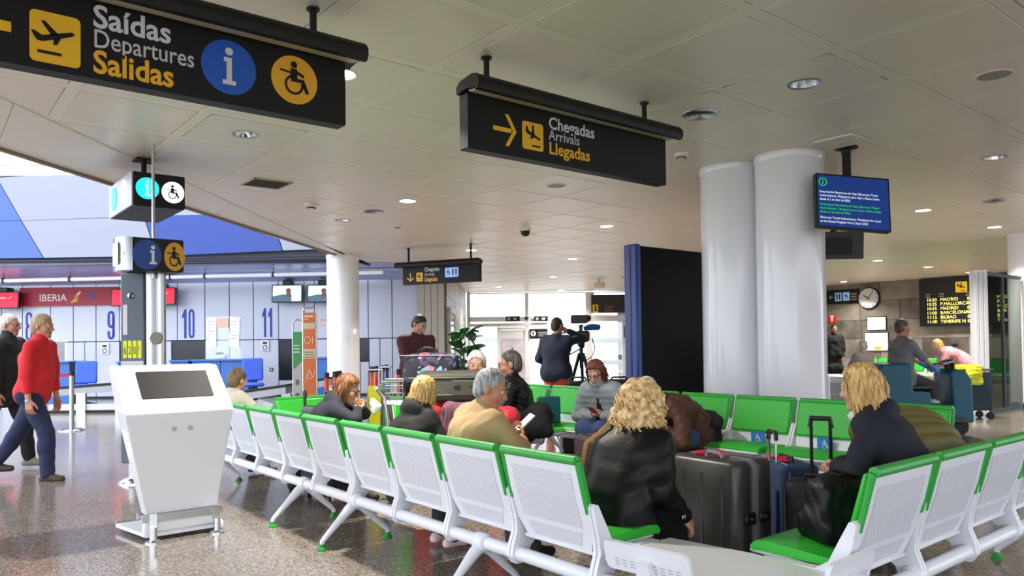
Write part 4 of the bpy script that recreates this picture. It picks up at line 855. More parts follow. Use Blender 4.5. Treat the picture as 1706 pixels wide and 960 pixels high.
stand(495.5, 11.4, .145, 1.78, 0, ORSIGN, 'narrow grey and green sign stand left of the orange one', body_gr, 'sign_stand')
# orange wrap tubes and dispensers beside the column
def wrap_tube(x, d, y0, col, label, r=.028):
    a, _, zt = sv(x, y0, d); c = HALL @ Vector((a, d, 0)); t = empty('wrap_tube', c, label, 'tube', 'capped tubes by the column')
    m = MB(); m.cyl((c.x, c.y, 0), (c.x, c.y, zt - .06), r, n=16); m.build('tube', col, t); m = MB(); m.cyl((c.x, c.y, zt - .07), (c.x, c.y, zt), r + .006, n=16); m.build('cap', BLACK, t)
wrap_tube(543.5, 9.6, 621, ORANGE, 'orange tube with black cap left of the column edge'); wrap_tube(558, 9.5, 619, ORANGE, 'orange tube with black cap in front of the column', .03); wrap_tube(564.5, 9.9, 618, ORANGE, 'orange tube tucked behind its neighbour before the column')
wrap_tube(619, 8.9, 611, ORANGE, 'orange and yellow tube above the yellow bag', .02); wrap_tube(626, 9.1, 610, ORANGE, 'second orange tube above the yellow bag', .02); wrap_tube(637, 9.0, 609, mat('tube_navy', '#2a2f7d', .4), 'navy tube left of the luggage trolley', .02); wrap_tube(644, 9.2, 608, mat('tube_navy', '#2a2f7d'), 'navy tube next to the sweater man arm', .02); wrap_tube(663, 9.4, 615, ORANGE, 'orange tube behind the sweater man hand', .02)
def bag_holder(x0, x1, y0, y1, d, m_, l):
    a0, _, z1 = sv(x0, y0, d); a1, _, z0 = sv(x1, y1, d); c = HALL @ Vector(((a0 + a1) / 2, d, 0)); t = empty('bag_holder', c, l, 'bag holder', 'bag holders by the trolley'); m = MB(T=HALL)
    w = a1 - a0; cx = (a0 + a1) / 2
    m.prism([(a0 + .02, .1), (a1 - .03, .1), (a1, z1), (a0, z1 + .01), (a0 + .015, z1 - .2)], frame((0, d, 0), (1, 0, 0)), -.12, .0); m.build('liner', m_, t)
    m = MB(T=HALL)
    for x in (a0 - .01, a1 + .01): m.cyl((x, d + .06, 0), (x, d + .06, z1 + .2), .01, n=8)
    m.box((cx, d + .06, z1 + .2), (w + .04, .14, .012)); m.build('rack', STEEL, t)
bag_holder(612, 634, 645, 690, 8.8, mat('yellow_liner', '#d8d020', .4), 'holder with a yellow bag left of the trolley'); bag_holder(635, 646, 640, 668, 8.9, mat('blue_liner', '#5b8fd0', .4), 'narrow holder with a pale blue bag beside the trolley')
# ================================================================ self-service kiosk
t = empty('kiosk', (1.62, 5.9, 0), 'white wedge shaped self-service kiosk with a black screen', 'kiosk')
def ky(u, v, w): return (u, v, w)
m = MB()
# side profile (y, z) lofted over the tapering width: rows of (y, z, x0, x1)
front = [(6.10, 1.255, 1.18, 1.89), (5.96, 1.25, 1.175, 1.895), (5.72, .955, 1.195, 1.935), (5.705, .92, 1.20, 1.94), (5.72, .88, 1.205, 1.935), (5.85, .185, 1.36, 1.86)]
back = [(6.20, 1.24, 1.19, 1.89), (6.20, 1.24, 1.19, 1.89), (6.06, .955, 1.21, 1.925), (6.03, .92, 1.215, 1.93), (6.02, .88, 1.22, 1.925), (5.97, .185, 1.36, 1.86)]
n = len(front); vs = []; fs = []
for (y, z, x0, x1), (y2, z2, X0, X1) in zip(front, back): vs += [(x0, y, z), (x1, y, z), (X1, y2, z2), (X0, y2, z2)]
for i in range(n - 1):
    for k in range(4): fs.append((i * 4 + k, (i + 1) * 4 + k, (i + 1) * 4 + (k + 1) % 4, i * 4 + (k + 1) % 4))
fs += [(0, 1, 2, 3), tuple((n - 1) * 4 + k for k in (3, 2, 1, 0))]
m.add(vs, fs); o = m.build('body', SHELL, t, angle=30)
bv = o.modifiers.new('b', 'BEVEL'); bv.width = .012; bv.segments = 3; bv.limit_method = 'ANGLE'; bv.angle_limit = R_(25)
# screen lies on the sloped face
p00, p10 = Vector((1.175, 5.96, 1.25)), Vector((1.895, 5.96, 1.25)); p01, p11 = Vector((1.195, 5.72, .955)), Vector((1.935, 5.72, .955))
up = (p00 - p01).normalized(); fx = frame((p01 + p11) / 2, (1, 0, 0), up)
m = MB(); m.prism(rrect(-.235, .085, .255, .325, .004, 1), fx, -.004, .006); m.build('screen', mat('screen_black', '#0b0b0c', .55, spec=.2), t, smooth=False)
for u in (-.045, .065): 
    m = MB(); c = Vector((1.57 + u, 5.738, .80)); m.cyl(c, c - Vector((0, .008, 0)), .018, n=16); m.build('lock', mat('lock_grey', '#b4b4b6', .4, .6), t)
m = MB(); m.box((1.61, 5.83, .165), (.56, .02, .05)); m.build('support_bar', STEEL, t, smooth=False); m = MB(); m.box((1.61, 5.97, .17), (.56, .02, .05)); m.build('support_bar', STEEL, t, smooth=False)
m = MB()
for x in (1.40, 1.84): m = MB(); m.cyl((x, 5.80, 0), (x, 5.80, .11), .026, n=16); m.lathe([(.055, 0), (.055, .01), (.03, .018)], (x, 5.80, 0), 20); m.box((x, 5.82, .15), (.05, .03, .10)); m.build('levelling_foot', CHROME, t)
m = MB(); m.prism([(1.27, 6.36), (1.36, 5.84), (1.90, 5.84), (1.92, 5.90), (1.98, 6.36)], I4, .03, .055); m.build('base_plate', SHELL, t, smooth=False)
m = MB(); m.box((1.62, 5.90, .10), (.50, .14, .09), .02); m.box((1.37, 5.86, .10), (.05, .05, .13), .01); m.build('base_block', SHELL, t)
# ================================================================ beam seating
BACK = [(0, .845), (.045, .66), (.10, .50), (.135, .40)]        # rear face of a backrest (forward, up)
def bench(label, n, pitch, loc, rotz, legs, group='green and white beam benches', table=None):
    t = empty('beam_bench', loc, label, 'bench', group); t.rotation_euler.z = rotz
    T = Matrix.Translation(loc) @ Matrix.Rotation(rotz, 4, 'Z'); L = n * pitch
    def B(): return MB(T=T)
    b = B(); b.cyl((-.03, .11, .30), (L + .03, .11, .30), .036, n=20); b.build('beam', WHITE, t)
    for x in legs:
        b = B(); b.lathe([(.044, -.05), (.05, -.04), (.05, .04), (.044, .05)], (x, .11, .30), 20, Matrix.Rotation(PI / 2, 3, 'Y'))
        b.tube([(x, .11, .285), (x, .05, .245), (x, -.05, .15), (x, -.13, .075), (x, -.148, .055), (x, -.15, .02)], [.04, .036, .024, .019, .018, .015], 12, sx=.8)
        b.tube([(x, .11, .285), (x, .17, .245), (x, .26, .15), (x, .34, .075), (x, .355, .055), (x, .355, .02)], [.04, .036, .024, .019, .018, .015], 12, sx=.8)
        lg = b.build('leg', WHITE, t, angle=60)
        for y in (-.15, .355): b = B(); b.lathe([(.034, 0), (.034, .008), (.026, .018), (.018, .03), (.018, .04)], (x, y, 0), 16); b.build('foot', GREEND, lg)
    w = pitch - .055
    def along(s):   # point down the rear face, s = 0 top .. 3 bottom
        i = min(int(s), 2); f = s - i; return (BACK[i][0] + (BACK[i + 1][0] - BACK[i][0]) * f, BACK[i][1] + (BACK[i + 1][1] - BACK[i][1]) * f)
    for k in range(n):
        cx = (k + .5) * pitch
        # white back panel: top wide, foot tapered
        b = B(); rows = []
        for s_ in (0, .5, 1, 1.5, 2, 2.5, 3):
            y, z = along(s_); ww = w / 2 if s_ < 2 else w / 2 - .045 * (s_ - 2); rows.append((ww, y, z))
        vs = []; fs = []
        for ww, y, z in rows: vs += [(cx - ww, y, z), (cx + ww, y, z), (cx + ww, y + .018, z + .004), (cx - ww, y + .018, z + .004)]
        for i in range(len(rows) - 1):
            for q in range(4): fs.append((i * 4 + q, i * 4 + (q + 1) % 4, (i + 1) * 4 + (q + 1) % 4, (i + 1) * 4 + q))
        fs += [(3, 2, 1, 0), tuple((len(rows) - 1) * 4 + q for q in range(4))]; b.add(vs, fs); sb = b.build('backrest', WHITE, t, angle=30)
        b = B()
        for s0, s1, in0, in1 in ((.35, 1.9, .055, .055), (2.1, 2.8, .075, .10)):
            (y0, z0), (y1, z1) = along(s0), along(s1); pts = [s0] + [q for q in (1., 2.) if s0 < q < s1] + [s1]; vs = []; fs = []
            for q in pts:
                y, z = along(q); f = (q - s0) / (s1 - s0); ins = in0 + (in1 - in0) * f; vs += [(cx - w / 2 + ins, y - .0015, z), (cx + w / 2 - ins, y - .0015, z)]
            for i in range(len(pts) - 1): fs.append((2 * i, 2 * i + 1, 2 * i + 3, 2 * i + 2))
            b.add(vs, fs)
        pf = b.build('perforated_sheet', PERF, sb, smooth=False)
        b = B(); b.tube([(cx - w / 2, .004, .848), (cx + w / 2, .004, .848)], .023, 14)
        for sx in (-1, 1):
            x = cx + sx * (w / 2 + .002); b.tube([(x, .006, .845), (x, .05, .672), (x, .068, .60)], [.016, .014, .012], 8)
        b.build('edge_trim', GREENT, sb)
        # green pad on the sitting side
        b = B(); (y0, z0), (y1, z1) = along(.06), along(1.75); d = Vector((0, y1 - y0, z1 - z0)); ang = math.atan2(d.y, -d.z)
        b.box((cx, (y0 + y1) / 2 + .035, (z0 + z1) / 2 + .008), (w - .01, .034, d.length), .016, Matrix.Rotation(ang, 3, 'X')); b.build('back_pad', GREEN, sb)
        # seat
        b = B(); b.box((cx, .36, .412), (w - .03, .47, .022), .008, Matrix.Rotation(R_(3), 3, 'X')); sp = b.build('seat_pan', WHITE, t)
        b = B(); prof = [(.13, .43), (.13, .452), (.16, .462), (.50, .478), (.56, .470), (.585, .445), (.575, .425), (.54, .43)]
        ff = T @ Matrix(((0, 0, 1, cx), (1, 0, 0, 0), (0, 1, 0, 0), (0, 0, 0, 1))); bb_ = MB(); bb_.prism(prof, ff, -w / 2 + .01, w / 2 - .01); bb_.build('seat_pad', GREEN, sp)
    for k in range(n + 1):
        x = k * pitch; ff = T @ Matrix(((0, 0, 1, x), (1, 0, 0, 0), (0, 1, 0, 0), (0, 0, 0, 1)))
        prof = [(.056, .635), (.062, .60), (.088, .50), (.098, .42), (.07, .345), (.062, .29), (.09, .25), (.135, .25), (.17, .28), (.185, .33), (.23, .365), (.36, .385), (.5, .40), (.5, .418), (.34, .425), (.235, .43), (.175, .47), (.13, .56), (.085, .645), (.07, .648)]
        m = MB()
        for s0, s1 in ((-.024, -.003), (.003, .024)): m.prism(prof, ff, s0, s1)
        m.build('bracket', WHITE, t, angle=30)
    return t
G = 'green and white beam benches'
LB1 = bench('bench nearest the camera, white perforated backs, with the curly haired woman at its end', 4, .595, (2.37, 4.83, 0), R_(-90), (.02, 1.49))
LB2 = bench('bench running on behind the kiosk, white backs in the same line', 6, .595, (2.37, 8.43, 0), R_(-90), (.55, 2.75))
RB1 = bench('bench on the right with an empty green seat and a row of white backs', 4, .617, (2.99, 1.44, 0), 0, (.62, 2.35))
BB1 = bench('green bench facing us in front of the twin columns, three empty seats', 4, .65, (6.21, 2.33, 0), R_(90), (.65, 1.95))
BB2 = bench('green bench facing us on the far side, with the grey puffer woman', 4, .65, (6.21, 4.94, 0), R_(90), (.65, 1.95))
FB1 = bench('far three seat bench behind the luggage trolley, mostly hidden', 3, .62, (5.55, 6.5, 0), R_(180), (.4, 1.4))
FB2 = bench('green seat end behind the newspaper reader, mostly hidden', 1, .62, (3.52, 7.42, 0), R_(180), (.31,))
# blue accessibility stickers on the front of the back bench
for y, l in ((3.30, 'blue sticker on the seat behind the black trolley handle'), (3.94, 'blue sticker behind the silver trolley handle')):
    f = frame((6.055, y, .50), (0, -1, 0)); s = tag(flats('sticker', [rrect(-.07, -.06, .07, .06, .008)], f, mat('sticker_blue', '#2f7fd6', .5), None, .01), l, 'sticker', 'blue seat stickers')
    o = flats('wheelchair', mv(PIC_WC, 0, 0, .09), f, SWHITE, s, .013)
# corner table linking the two near benches
t = empty('corner_table', (2.8, 1.9, .4), 'low white corner table between the two near benches', 'table', None)
m = MB(); m.prism([(2.47, 2.40), (2.47, 2.02), (2.62, 1.58), (2.96, 1.50), (2.98, 1.98), (2.92, 2.40)], I4, .40, .425); o = m.build('tabletop', WHITE, t)
m = MB(); m.cyl((2.48, 2.42, .30), (2.60, 1.75, .30), .034); m.cyl((2.60, 1.75, .30), (3.0, 1.55, .30), .034); m.build('beam', WHITE, t)
def guard(o, xd, w, h, lean):
    f = frame(o, xd, (Vector((0, 0, 1)) + lean).normalized()); g = MB(); g.prism(rrect(0, 0, w, h, .025, 3), f, -.01, .01); g.build('guard_plate', WHITE, t, angle=30)
    g = MB(); g.prism([(w * .36, -.16), (w * .66, -.16), (w * .6, .02), (w * .57, h * .55), (w * .45, h * .55), (w * .42, .02)], f, .012, .045); g.build('guard_arm', WHITE, t, angle=30)
    flats('guard_slots', [rrect(w * .12 + w * .09 * k, h * .18 + h * .1 * r, w * .18 + w * .09 * k, h * .23 + h * .1 * r, .002) for k in range(9) for r in range(3)], f, mat('slot_grey', '#b9bcc6', .5), t, .011)
guard((2.42, 2.33, .40), (.12, -1, 0), .42, .13, Vector((-.25, 0, 0)))
guard((2.70, 1.50, .40), (1, .02, 0), .36, .14, Vector((0, -.25, 0)))
# ================================================================ figure library: signed-distance bodies meshed with surface nets
class Sdf:
    def __init__(s): s.p = []
    def rc(s, a, b, ra, rb=None, k=.03): s.p.append(('r', np.array(a, float), np.array(b, float), ra, ra if rb is None else rb, k, 1)); return s
    def el(s, c, r, k=.03, rot=None, sub=False): s.p.append(('e', np.array(c, float), np.array(r, float), None if rot is None else np.array(rot, float), 0, k, -1 if sub else 1)); return s
    def bx(s, c, h, r=.02, k=.02, rot=None, sub=False): s.p.append(('b', np.array(c, float), np.array(h, float), None if rot is None else np.array(rot, float), r, k, -1 if sub else 1)); return s
    def bbox(s, q):
        if q[0] == 'r': return np.minimum(q[1] - q[3], q[2] - q[4]), np.maximum(q[1] + q[3], q[2] + q[4])
        R = np.linalg.norm(q[2]) if q[3] is not None else q[2]
        return q[1] - R - q[4], q[1] + R + q[4]
    def mesh(s, res, disp=None, post=None):
        add = [q for q in s.p if q[6] > 0]; lo = np.min([s.bbox(q)[0] for q in add], 0) - 3 * res - .012; hi = np.max([s.bbox(q)[1] for q in add], 0) + 3 * res + .012
        n = np.ceil((hi - lo) / res).astype(int) + 1; F = np.full(n, .5, np.float32)
        ax = [(lo[i] + np.arange(n[i]) * res).astype(np.float32) for i in range(3)]
        for q in s.p:
            k = q[5]; m = k + 4 * res; b0, b1 = s.bbox(q)
            i0 = np.clip(np.floor((b0 - m - lo) / res).astype(int), 0, n); i1 = np.clip(np.ceil((b1 + m - lo) / res).astype(int) + 1, 0, n)
            if np.any(i1 <= i0): continue
            X, Y, Z = np.meshgrid(*[ax[i][i0[i]:i1[i]] for i in range(3)], indexing='ij', sparse=True)
            if q[0] == 'r':
                a, b = q[1], q[2]; d = b - a; dd = max(float(d @ d), 1e-9); x, y, z = X - a[0], Y - a[1], Z - a[2]
                t = np.clip((x * d[0] + y * d[1] + z * d[2]) / dd, 0, 1)
                D = np.sqrt((x - t * d[0]) ** 2 + (y - t * d[1]) ** 2 + (z - t * d[2]) ** 2) - (q[3] + (q[4] - q[3]) * t)
            else:
                x, y, z = X - q[1][0], Y - q[1][1], Z - q[1][2]
                if q[3] is not None:
                    Rm = q[3]; x, y, z = (x * Rm[0, i] + y * Rm[1, i] + z * Rm[2, i] for i in range(3))
                if q[0] == 'e':
                    r = q[2]; k0 = np.sqrt((x / r[0]) ** 2 + (y / r[1]) ** 2 + (z / r[2]) ** 2); k1 = np.sqrt((x / r[0] ** 2) ** 2 + (y / r[1] ** 2) ** 2 + (z / r[2] ** 2) ** 2) + 1e-6; D = k0 * (k0 - 1) / k1
                else:
                    h = q[2]; ax_, ay, az = np.abs(x) - h[0], np.abs(y) - h[1], np.abs(z) - h[2]
                    D = np.sqrt(np.maximum(ax_, 0) ** 2 + np.maximum(ay, 0) ** 2 + np.maximum(az, 0) ** 2) + np.minimum(np.maximum(ax_, np.maximum(ay, az)), 0) - q[4]
            S = F[i0[0]:i1[0], i0[1]:i1[1], i0[2]:i1[2]]
            if q[6] > 0: h = np.clip(.5 + .5 * (S - D) / k, 0, 1); S[...] = S * (1 - h) + D * h - k * h * (1 - h)
            else: h = np.clip(.5 - .5 * (S + D) / k, 0, 1); S[...] = S * (1 - h) - D * h + k * h * (1 - h)
        if disp is not None:
            X, Y, Z = np.meshgrid(*ax, indexing='ij', sparse=True); near = np.abs(F) < .06; F = F - np.where(near, disp(X, Y, Z), 0).astype(np.float32)
        return surfnet(F, lo, res)
def surfnet(F, lo, res):
    ins = F < 0; n = F.shape
    c = np.zeros((n[0] - 1, n[1] - 1, n[2] - 1), np.int8)
    for i in (0, 1):
        for j in (0, 1):
            for k in (0, 1): c += ins[i:n[0] - 1 + i, j:n[1] - 1 + j, k:n[2] - 1 + k]
    act = (c > 0) & (c < 8); I = np.argwhere(act); idx = np.full(act.shape, -1, np.int64); idx[act] = np.arange(len(I))
    P = np.zeros((len(I), 3)); W_ = np.zeros(len(I)); C = [(i, j, k) for i in (0, 1) for j in (0, 1) for k in (0, 1)]
    for a in range(8):
        for b in range(a + 1, 8):
            d = np.abs(np.array(C[a]) - np.array(C[b]))
            if d.sum() != 1: continue
            fa = F[I[:, 0] + C[a][0], I[:, 1] + C[a][1], I[:, 2] + C[a][2]]; fb = F[I[:, 0] + C[b][0], I[:, 1] + C[b][1], I[:, 2] + C[b][2]]
            x = (fa < 0) != (fb < 0); t = np.where(x, fa / np.where(x, fa - fb, 1), 0)
            P += np.where(x[:, None], np.array(C[a]) + t[:, None] * (np.array(C[b]) - np.array(C[a])), 0); W_ += x
    V = lo + (I + P / W_[:, None]) * res; Q = []
    for ax in range(3):
        s0 = [slice(1, -1)] * 3; s0[ax] = slice(0, -1); s1 = list(s0); s1[ax] = slice(1, None)
        A, B = ins[tuple(s0)], ins[tuple(s1)]; E = np.argwhere(A != B); off = np.array([1, 1, 1]); off[ax] = 0; E = E + off
        u, v = [(1, 2), (2, 0), (0, 1)][ax]; du = np.zeros(3, int); du[u] = 1; dv = np.zeros(3, int); dv[v] = 1
        g = lambda e: idx[e[:, 0], e[:, 1], e[:, 2]]
        q = np.stack([g(E - du - dv), g(E - dv), g(E), g(E - du)], 1); fl = ~ins[tuple(E.T)] ; fl = fl
        aa = ins[tuple(E.T)]; q[~aa] = q[~aa][:, ::-1]; Q.append(q[:, ::-1])
    return V, np.concatenate(Q)
def np_mesh(name, parts):
    vs = []; fs = []; k = 0
    for V, Q in parts: vs.append(V); fs.append(Q + k); k += len(V)
    V = np.concatenate(vs).astype(np.float32); Q = np.concatenate(fs).astype(np.int32)
    me = bpy.data.meshes.new(name); me.vertices.add(len(V)); me.vertices.foreach_set('co', V.ravel()); me.loops.add(Q.size); me.loops.foreach_set('vertex_index', Q.ravel())
    me.polygons.add(len(Q)); me.polygons.foreach_set('loop_start', np.arange(len(Q), dtype=np.int32) * 4); me.polygons.foreach_set('loop_total', np.full(len(Q), 4, np.int32)); me.update(calc_edges=True); me.validate()
    return me
def wrinkle(seed, amp, f=16.):
    rs = np.random.RandomState(seed); K = [(rs.normal(size=3) * f * q, rs.rand() * 6.28, 1 / q) for q in (.5, .8, 1.1, 1.7, 2.4)]
    def d(X, Y, Z):
        s = 0
        for kv, ph, w in K: s = s + w * np.sin(X * kv[0] + Y * kv[1] + Z * kv[2] * 1.3 + ph + 1.5 * np.sin(Z * f * .4 + ph))
        return s * amp * .4
    return d
def V3(*a): return np.array(a, float)
def unit(v): return v / (np.linalg.norm(v) + 1e-9)
def rotx(a): c, s = math.cos(a), math.sin(a); return np.array([[1, 0, 0], [0, c, -s], [0, s, c]])
def roty(a): c, s = math.cos(a), math.sin(a); return np.array([[c, 0, s], [0, 1, 0], [-s, 0, c]])
def rotz(a): c, s = math.cos(a), math.sin(a); return np.array([[c, -s, 0], [s, c, 0], [0, 0, 1]])
def ik(S, T, l1, l2, hint):
    d = T - S; L = np.linalg.norm(d)
    if L > (l1 + l2) * .995: T = S + d / L * (l1 + l2) * .995; d = T - S; L = np.linalg.norm(d)
    x = (L * L + l1 * l1 - l2 * l2) / (2 * L); h = math.sqrt(max(l1 * l1 - x * x, 0)); u = unit(d); hv = hint - u * (hint @ u); return S + u * x + unit(hv) * h, T
def hand_sdf(s, W_, d, n, side, curl, sc):
    """palm at wrist W_ pointing along d, palm facing n; side = +1 right hand"""
    d = unit(d); n = unit(n - d * (n @ d)); a = unit(np.cross(d, n)) * side     # a: towards the thumb
    P = lambda x, y, z: W_ + sc * (a * x + d * y + n * z)
    for x0, x1 in ((.020, .030), (.008, .010), (-.006, -.010), (-.018, -.028)): s.rc(P(x0, .005, 0), P(x1, .082, 0), .0155 * sc, .0125 * sc, .012)
    for (x, L, sp) in ((.031, .072, .05), (.011, .080, .01), (-.010, .075, -.03), (-.029, .060, -.09)):
        q = np.array([x, .083, 0.]); t = 0.; r = .0092
        for j, f in enumerate((.45, .31, .24)):
            t += curl * (.9 if j else .7); e = q + np.array([sp * L * f, math.cos(t) * L * f, math.sin(t) * L * f]); s.rc(P(*q), P(*e), r * sc, (r - .0008) * sc, .004); q = e; r -= .0009
    q0, q1, q2, q3 = (.026, .018, .004), (.047, .042, .014), (.056, .066, .022 + .012 * curl), (.055, .088, .03 + .02 * curl)
    s.rc(P(*q0), P(*q1), .015 * sc, .0125 * sc, .01); s.rc(P(*q1), P(*q2), .0118 * sc, .0105 * sc, .006); s.rc(P(*q2), P(*q3), .0105 * sc, .009 * sc, .004)
HAIRC = {}
def hairm(k):
    C = {'blonde': ('#8a6534', '#cfa562', '#e8cf98'), 'curly': ('#9a7440', '#d8b57c', '#efdcb2'), 'brown': ('#3c2110', '#74451f', '#9a6535'), 'chestnut': ('#3a1c12', '#6b3320', '#8e4a2e'), 'grey': ('#5b5b60', '#8f8f94', '#bdbdc0'),
         'white': ('#9d9a94', '#cfccc6', '#eceae4'), 'dark': ('#120d0b', '#251b16', '#3b2d25'), 'darkgrey': ('#2e2a28', '#4d4744', '#76706b'), 'dull': ('#3f3020', '#6d563a', '#8f7650'), 'sand': ('#6b5a44', '#a18d70', '#c4b497')}[k]
    if k not in HAIRC: HAIRC[k] = hair_mat('hair_' + k, *C, stretch=(34, 34, 34) if k == 'curly' else (60, 60, 6))
    return HAIRC[k]
SKINS = {}
def skinm(c):
    if c not in SKINS: SKINS[c] = mat('skin_%d' % len(SKINS), c, .5, var=(25, .05), bump=(150, .05))
    return SKINS[c]
def clothm(name, col, rough=.85, bump=(90, .25), var=(7, .1), **k): return mat('cloth_' + name, col, rough, bump=bump, var=var, **k)
EYEW = mat('eye_white', '#d9d4cc', .25); EYED = mat('eye_dark', '#2a1c14', .2); LIPM = mat('lip_pink', '#a9615a', .5)
def person(label, loc, face, H=1.72, seat=None, lean=0, slump=0, side=0, twist=0, head=(0, 0, 0), hl=None, hr=None, el=(-1, -.4, -.6), er=(1, -.4, -.6), pl=(.6, 0, -.4), pr=(-.6, 0, -.4), curl=.55, fl=None, fr=None, kl=(0, 1, 0), kr=(0, 1, 0),
           top=None, legs=None, shoe=None, hair=None, skin='#c99a80', female=False, glasses=None, belly=0., res=.011, beard=None, sleeves=True, hood=None, collar=None, hem=.03, gloves=None, pz=None, group=None, hands=True, slim=1., topk='plain', scarf=None, quiltf=16., tres=None, hsz=1., qa=.012):
    s = H / 1.72; fx, fy = unit(np.array(face, float)); rz = math.atan2(fy, fx) - PI / 2
    pz = pz if pz is not None else (seat + .115 * s if seat else .93 * s)
    P = V3(0, 0, pz); th = R_(lean); sl = R_(slump); sd = R_(side); tw = R_(twist)
    up1 = rotx(-th * .7) @ roty(sd * .6) @ V3(0, 0, 1); up2 = rotx(-th - sl) @ roty(sd) @ V3(0, 0, 1)
    Rt = rotz(tw) @ V3(1, 0, 0); Rt = unit(Rt - up2 * (Rt @ up2)); Fw = np.cross(up2, Rt)
    waist = P + up1 * .20 * s; chest = waist + up2 * .15 * s; neck = chest + up2 * .165 * s
    sw = (.165 if female else .188) * s * (1 + .3 * (slim - 1)); SL = neck - Rt * sw - up2 * .055 * s + Fw * .015; SR = neck + Rt * sw - up2 * .055 * s + Fw * .015
    hy, hp, hro = (R_(q) for q in head); RH = rotz(hy) @ rotx(hp) @ roty(hro); hup = RH @ V3(0, 0, 1)
    hc = neck + unit(up2 * .6 + V3(0, 0, .4)) * .075 * s + hup * .085 * s + RH @ V3(0, .02, 0) * s; hs = s * (.96 if female else 1.) * hsz
    hd = lambda x, y, z: hc + hs * (RH @ V3(x, y, z))
    HL, HR = P + V3(-.09, .0, -.01) * s, P + V3(.09, .0, -.01) * s
    if seat:
        fl = fl or (-.10, .44, .08); fr = fr or (.10, .44, .08)
    else:
        fl = fl or (-.10, -.02, .08); fr = fr or (.10, -.02, .08)
    KL, AL = ik(HL, V3(*fl), .43 * s, .42 * s, V3(*kl) + (V3(0, .3, .6) if seat else 0)); KR, AR = ik(HR, V3(*fr), .43 * s, .42 * s, V3(*kr) + (V3(0, .3, .6) if seat else 0))
    if hl is None: hl = (-.26, .05, pz - .06) if not seat else (-.12, .32, pz + .08)
    if hr is None: hr = (.26, .05, pz - .06) if not seat else (.12, .32, pz + .08)
    EL, WL = ik(SL, V3(*hl), .285 * s, .25 * s, V3(*el)); ER, WR = ik(SR, V3(*hr), .285 * s, .25 * s, V3(*er))
    fem = 1 if female else 0
    def torso(S, o, low=True):
        k = .07; w = slim
        if low: S.rc(HL * .8 + P * .2, HR * .8 + P * .2, .125 * s * w + o, k=k)
        S.rc(waist - Rt * .055 * s, waist + Rt * .055 * s, (.098 if fem else .108) * s * w + o, k=k)
        S.rc(P + up1 * .09 * s - Rt * .06 * s, P + up1 * .09 * s + Rt * .06 * s, .112 * s * w + o, k=k)
        S.rc(chest - Rt * .085 * s, chest + Rt * .085 * s, .112 * s * w + o, k=k)
        S.rc(SL + Rt * .05 * s, SR - Rt * .05 * s, .066 * s + o, k=.06)
        S.rc(neck - up2 * .03 * s, chest + up2 * .06 * s, .07 * s + o, .10 * s + o, k=.05)
        if fem: S.el(chest + Rt * .07 * s + Fw * .085 * s - up2 * .02 * s, V3(.06, .05, .06) * s + o, k=.05).el(chest - Rt * .07 * s + Fw * .085 * s - up2 * .02 * s, V3(.06, .05, .06) * s + o, k=.05)
        if belly: S.el(waist + Fw * .06 * s - up1 * .02, V3(.13, .08 + belly, .14) * s + o, k=.06)
    def arms(S, o, to=1.):
        for Sh, E, W2 in ((SL, EL, WL), (SR, ER, WR)):
            S.rc(Sh, E, .056 * s + o, .045 * s + o, k=.045)
            if to > .5: S.rc(E, E + (W2 - E) * (.93 if to >= 1 else to), .045 * s + o, .031 * s + o, k=.02)
    def legss(S, o, to=1.):
        for h_, K, A in ((HL, KL, AL), (HR, KR, AR)):
            S.rc(h_, K, .088 * s * (.5 + .5 * slim) + o, .06 * s + o, k=.05); S.rc(K, K + (A - K) * to, .06 * s + o, .042 * s + o, k=.03)
            S.el(K + (A - K) * .3 + unit(np.cross(np.cross(A - K, V3(0, 1, 0)) + 1e-6, A - K)) * .0, V3(.055, .06, .09) * s + o * .5, k=.03)
    # ---- body, one continuous surface
    B = Sdf(); torso(B, -.018); arms(B, -.008); legss(B, -.012)
    for A in (AL, AR): B.rc(A, A + V3(0, .10, -.05) * s, .034 * s, .028 * s)
    B.rc(neck - up2 * .04 * s, hd(0, -.012, -.06), (.050 if fem else .058) * s, (.048 if fem else .054) * s, k=.03)
    B.el(hd(0, -.012, .028), V3(.073, .092, .092) * hs, k=.02, rot=RH).el(hd(0, .022, -.035), V3(.056, .066, .080) * hs, k=.03, rot=RH).rc(hd(-.012, .066, -.098), hd(.012, .066, -.098), .02 * hs, k=.02)
    B.el(hd(.035, .052, -.03), V3(.028, .028, .03) * hs, k=.02, rot=RH).el(hd(-.035, .052, -.03), V3(.028, .028, .03) * hs, k=.02, rot=RH)
    B.rc(hd(-.036, .072, .024), hd(.036, .072, .024), .0135 * hs, k=.014)
    B.el(hd(.031, .094, .006), V3(.017, .014, .011) * hs, k=.012, rot=RH, sub=True).el(hd(-.031, .094, .006), V3(.017, .014, .011) * hs, k=.012, rot=RH, sub=True)
    B.rc(hd(0, .082, .012), hd(0, .107, -.028), .0095 * hs, .014 * hs, k=.012).rc(hd(-.013, .092, -.032), hd(.013, .092, -.032), .009 * hs, k=.008)
    B.rc(hd(-.017, .081, -.060), hd(.017, .081, -.060), .0085 * hs, k=.008).rc(hd(-.014, .079, -.072), hd(.014, .079, -.072), .0085 * hs, k=.006)
    for q in (-1, 1): B.el(hd(.076 * q, -.012, -.008), V3(.010, .021, .032) * hs, k=.008, rot=RH @ rotz(-q * .35))
    parts = [B.mesh(res * .8)]
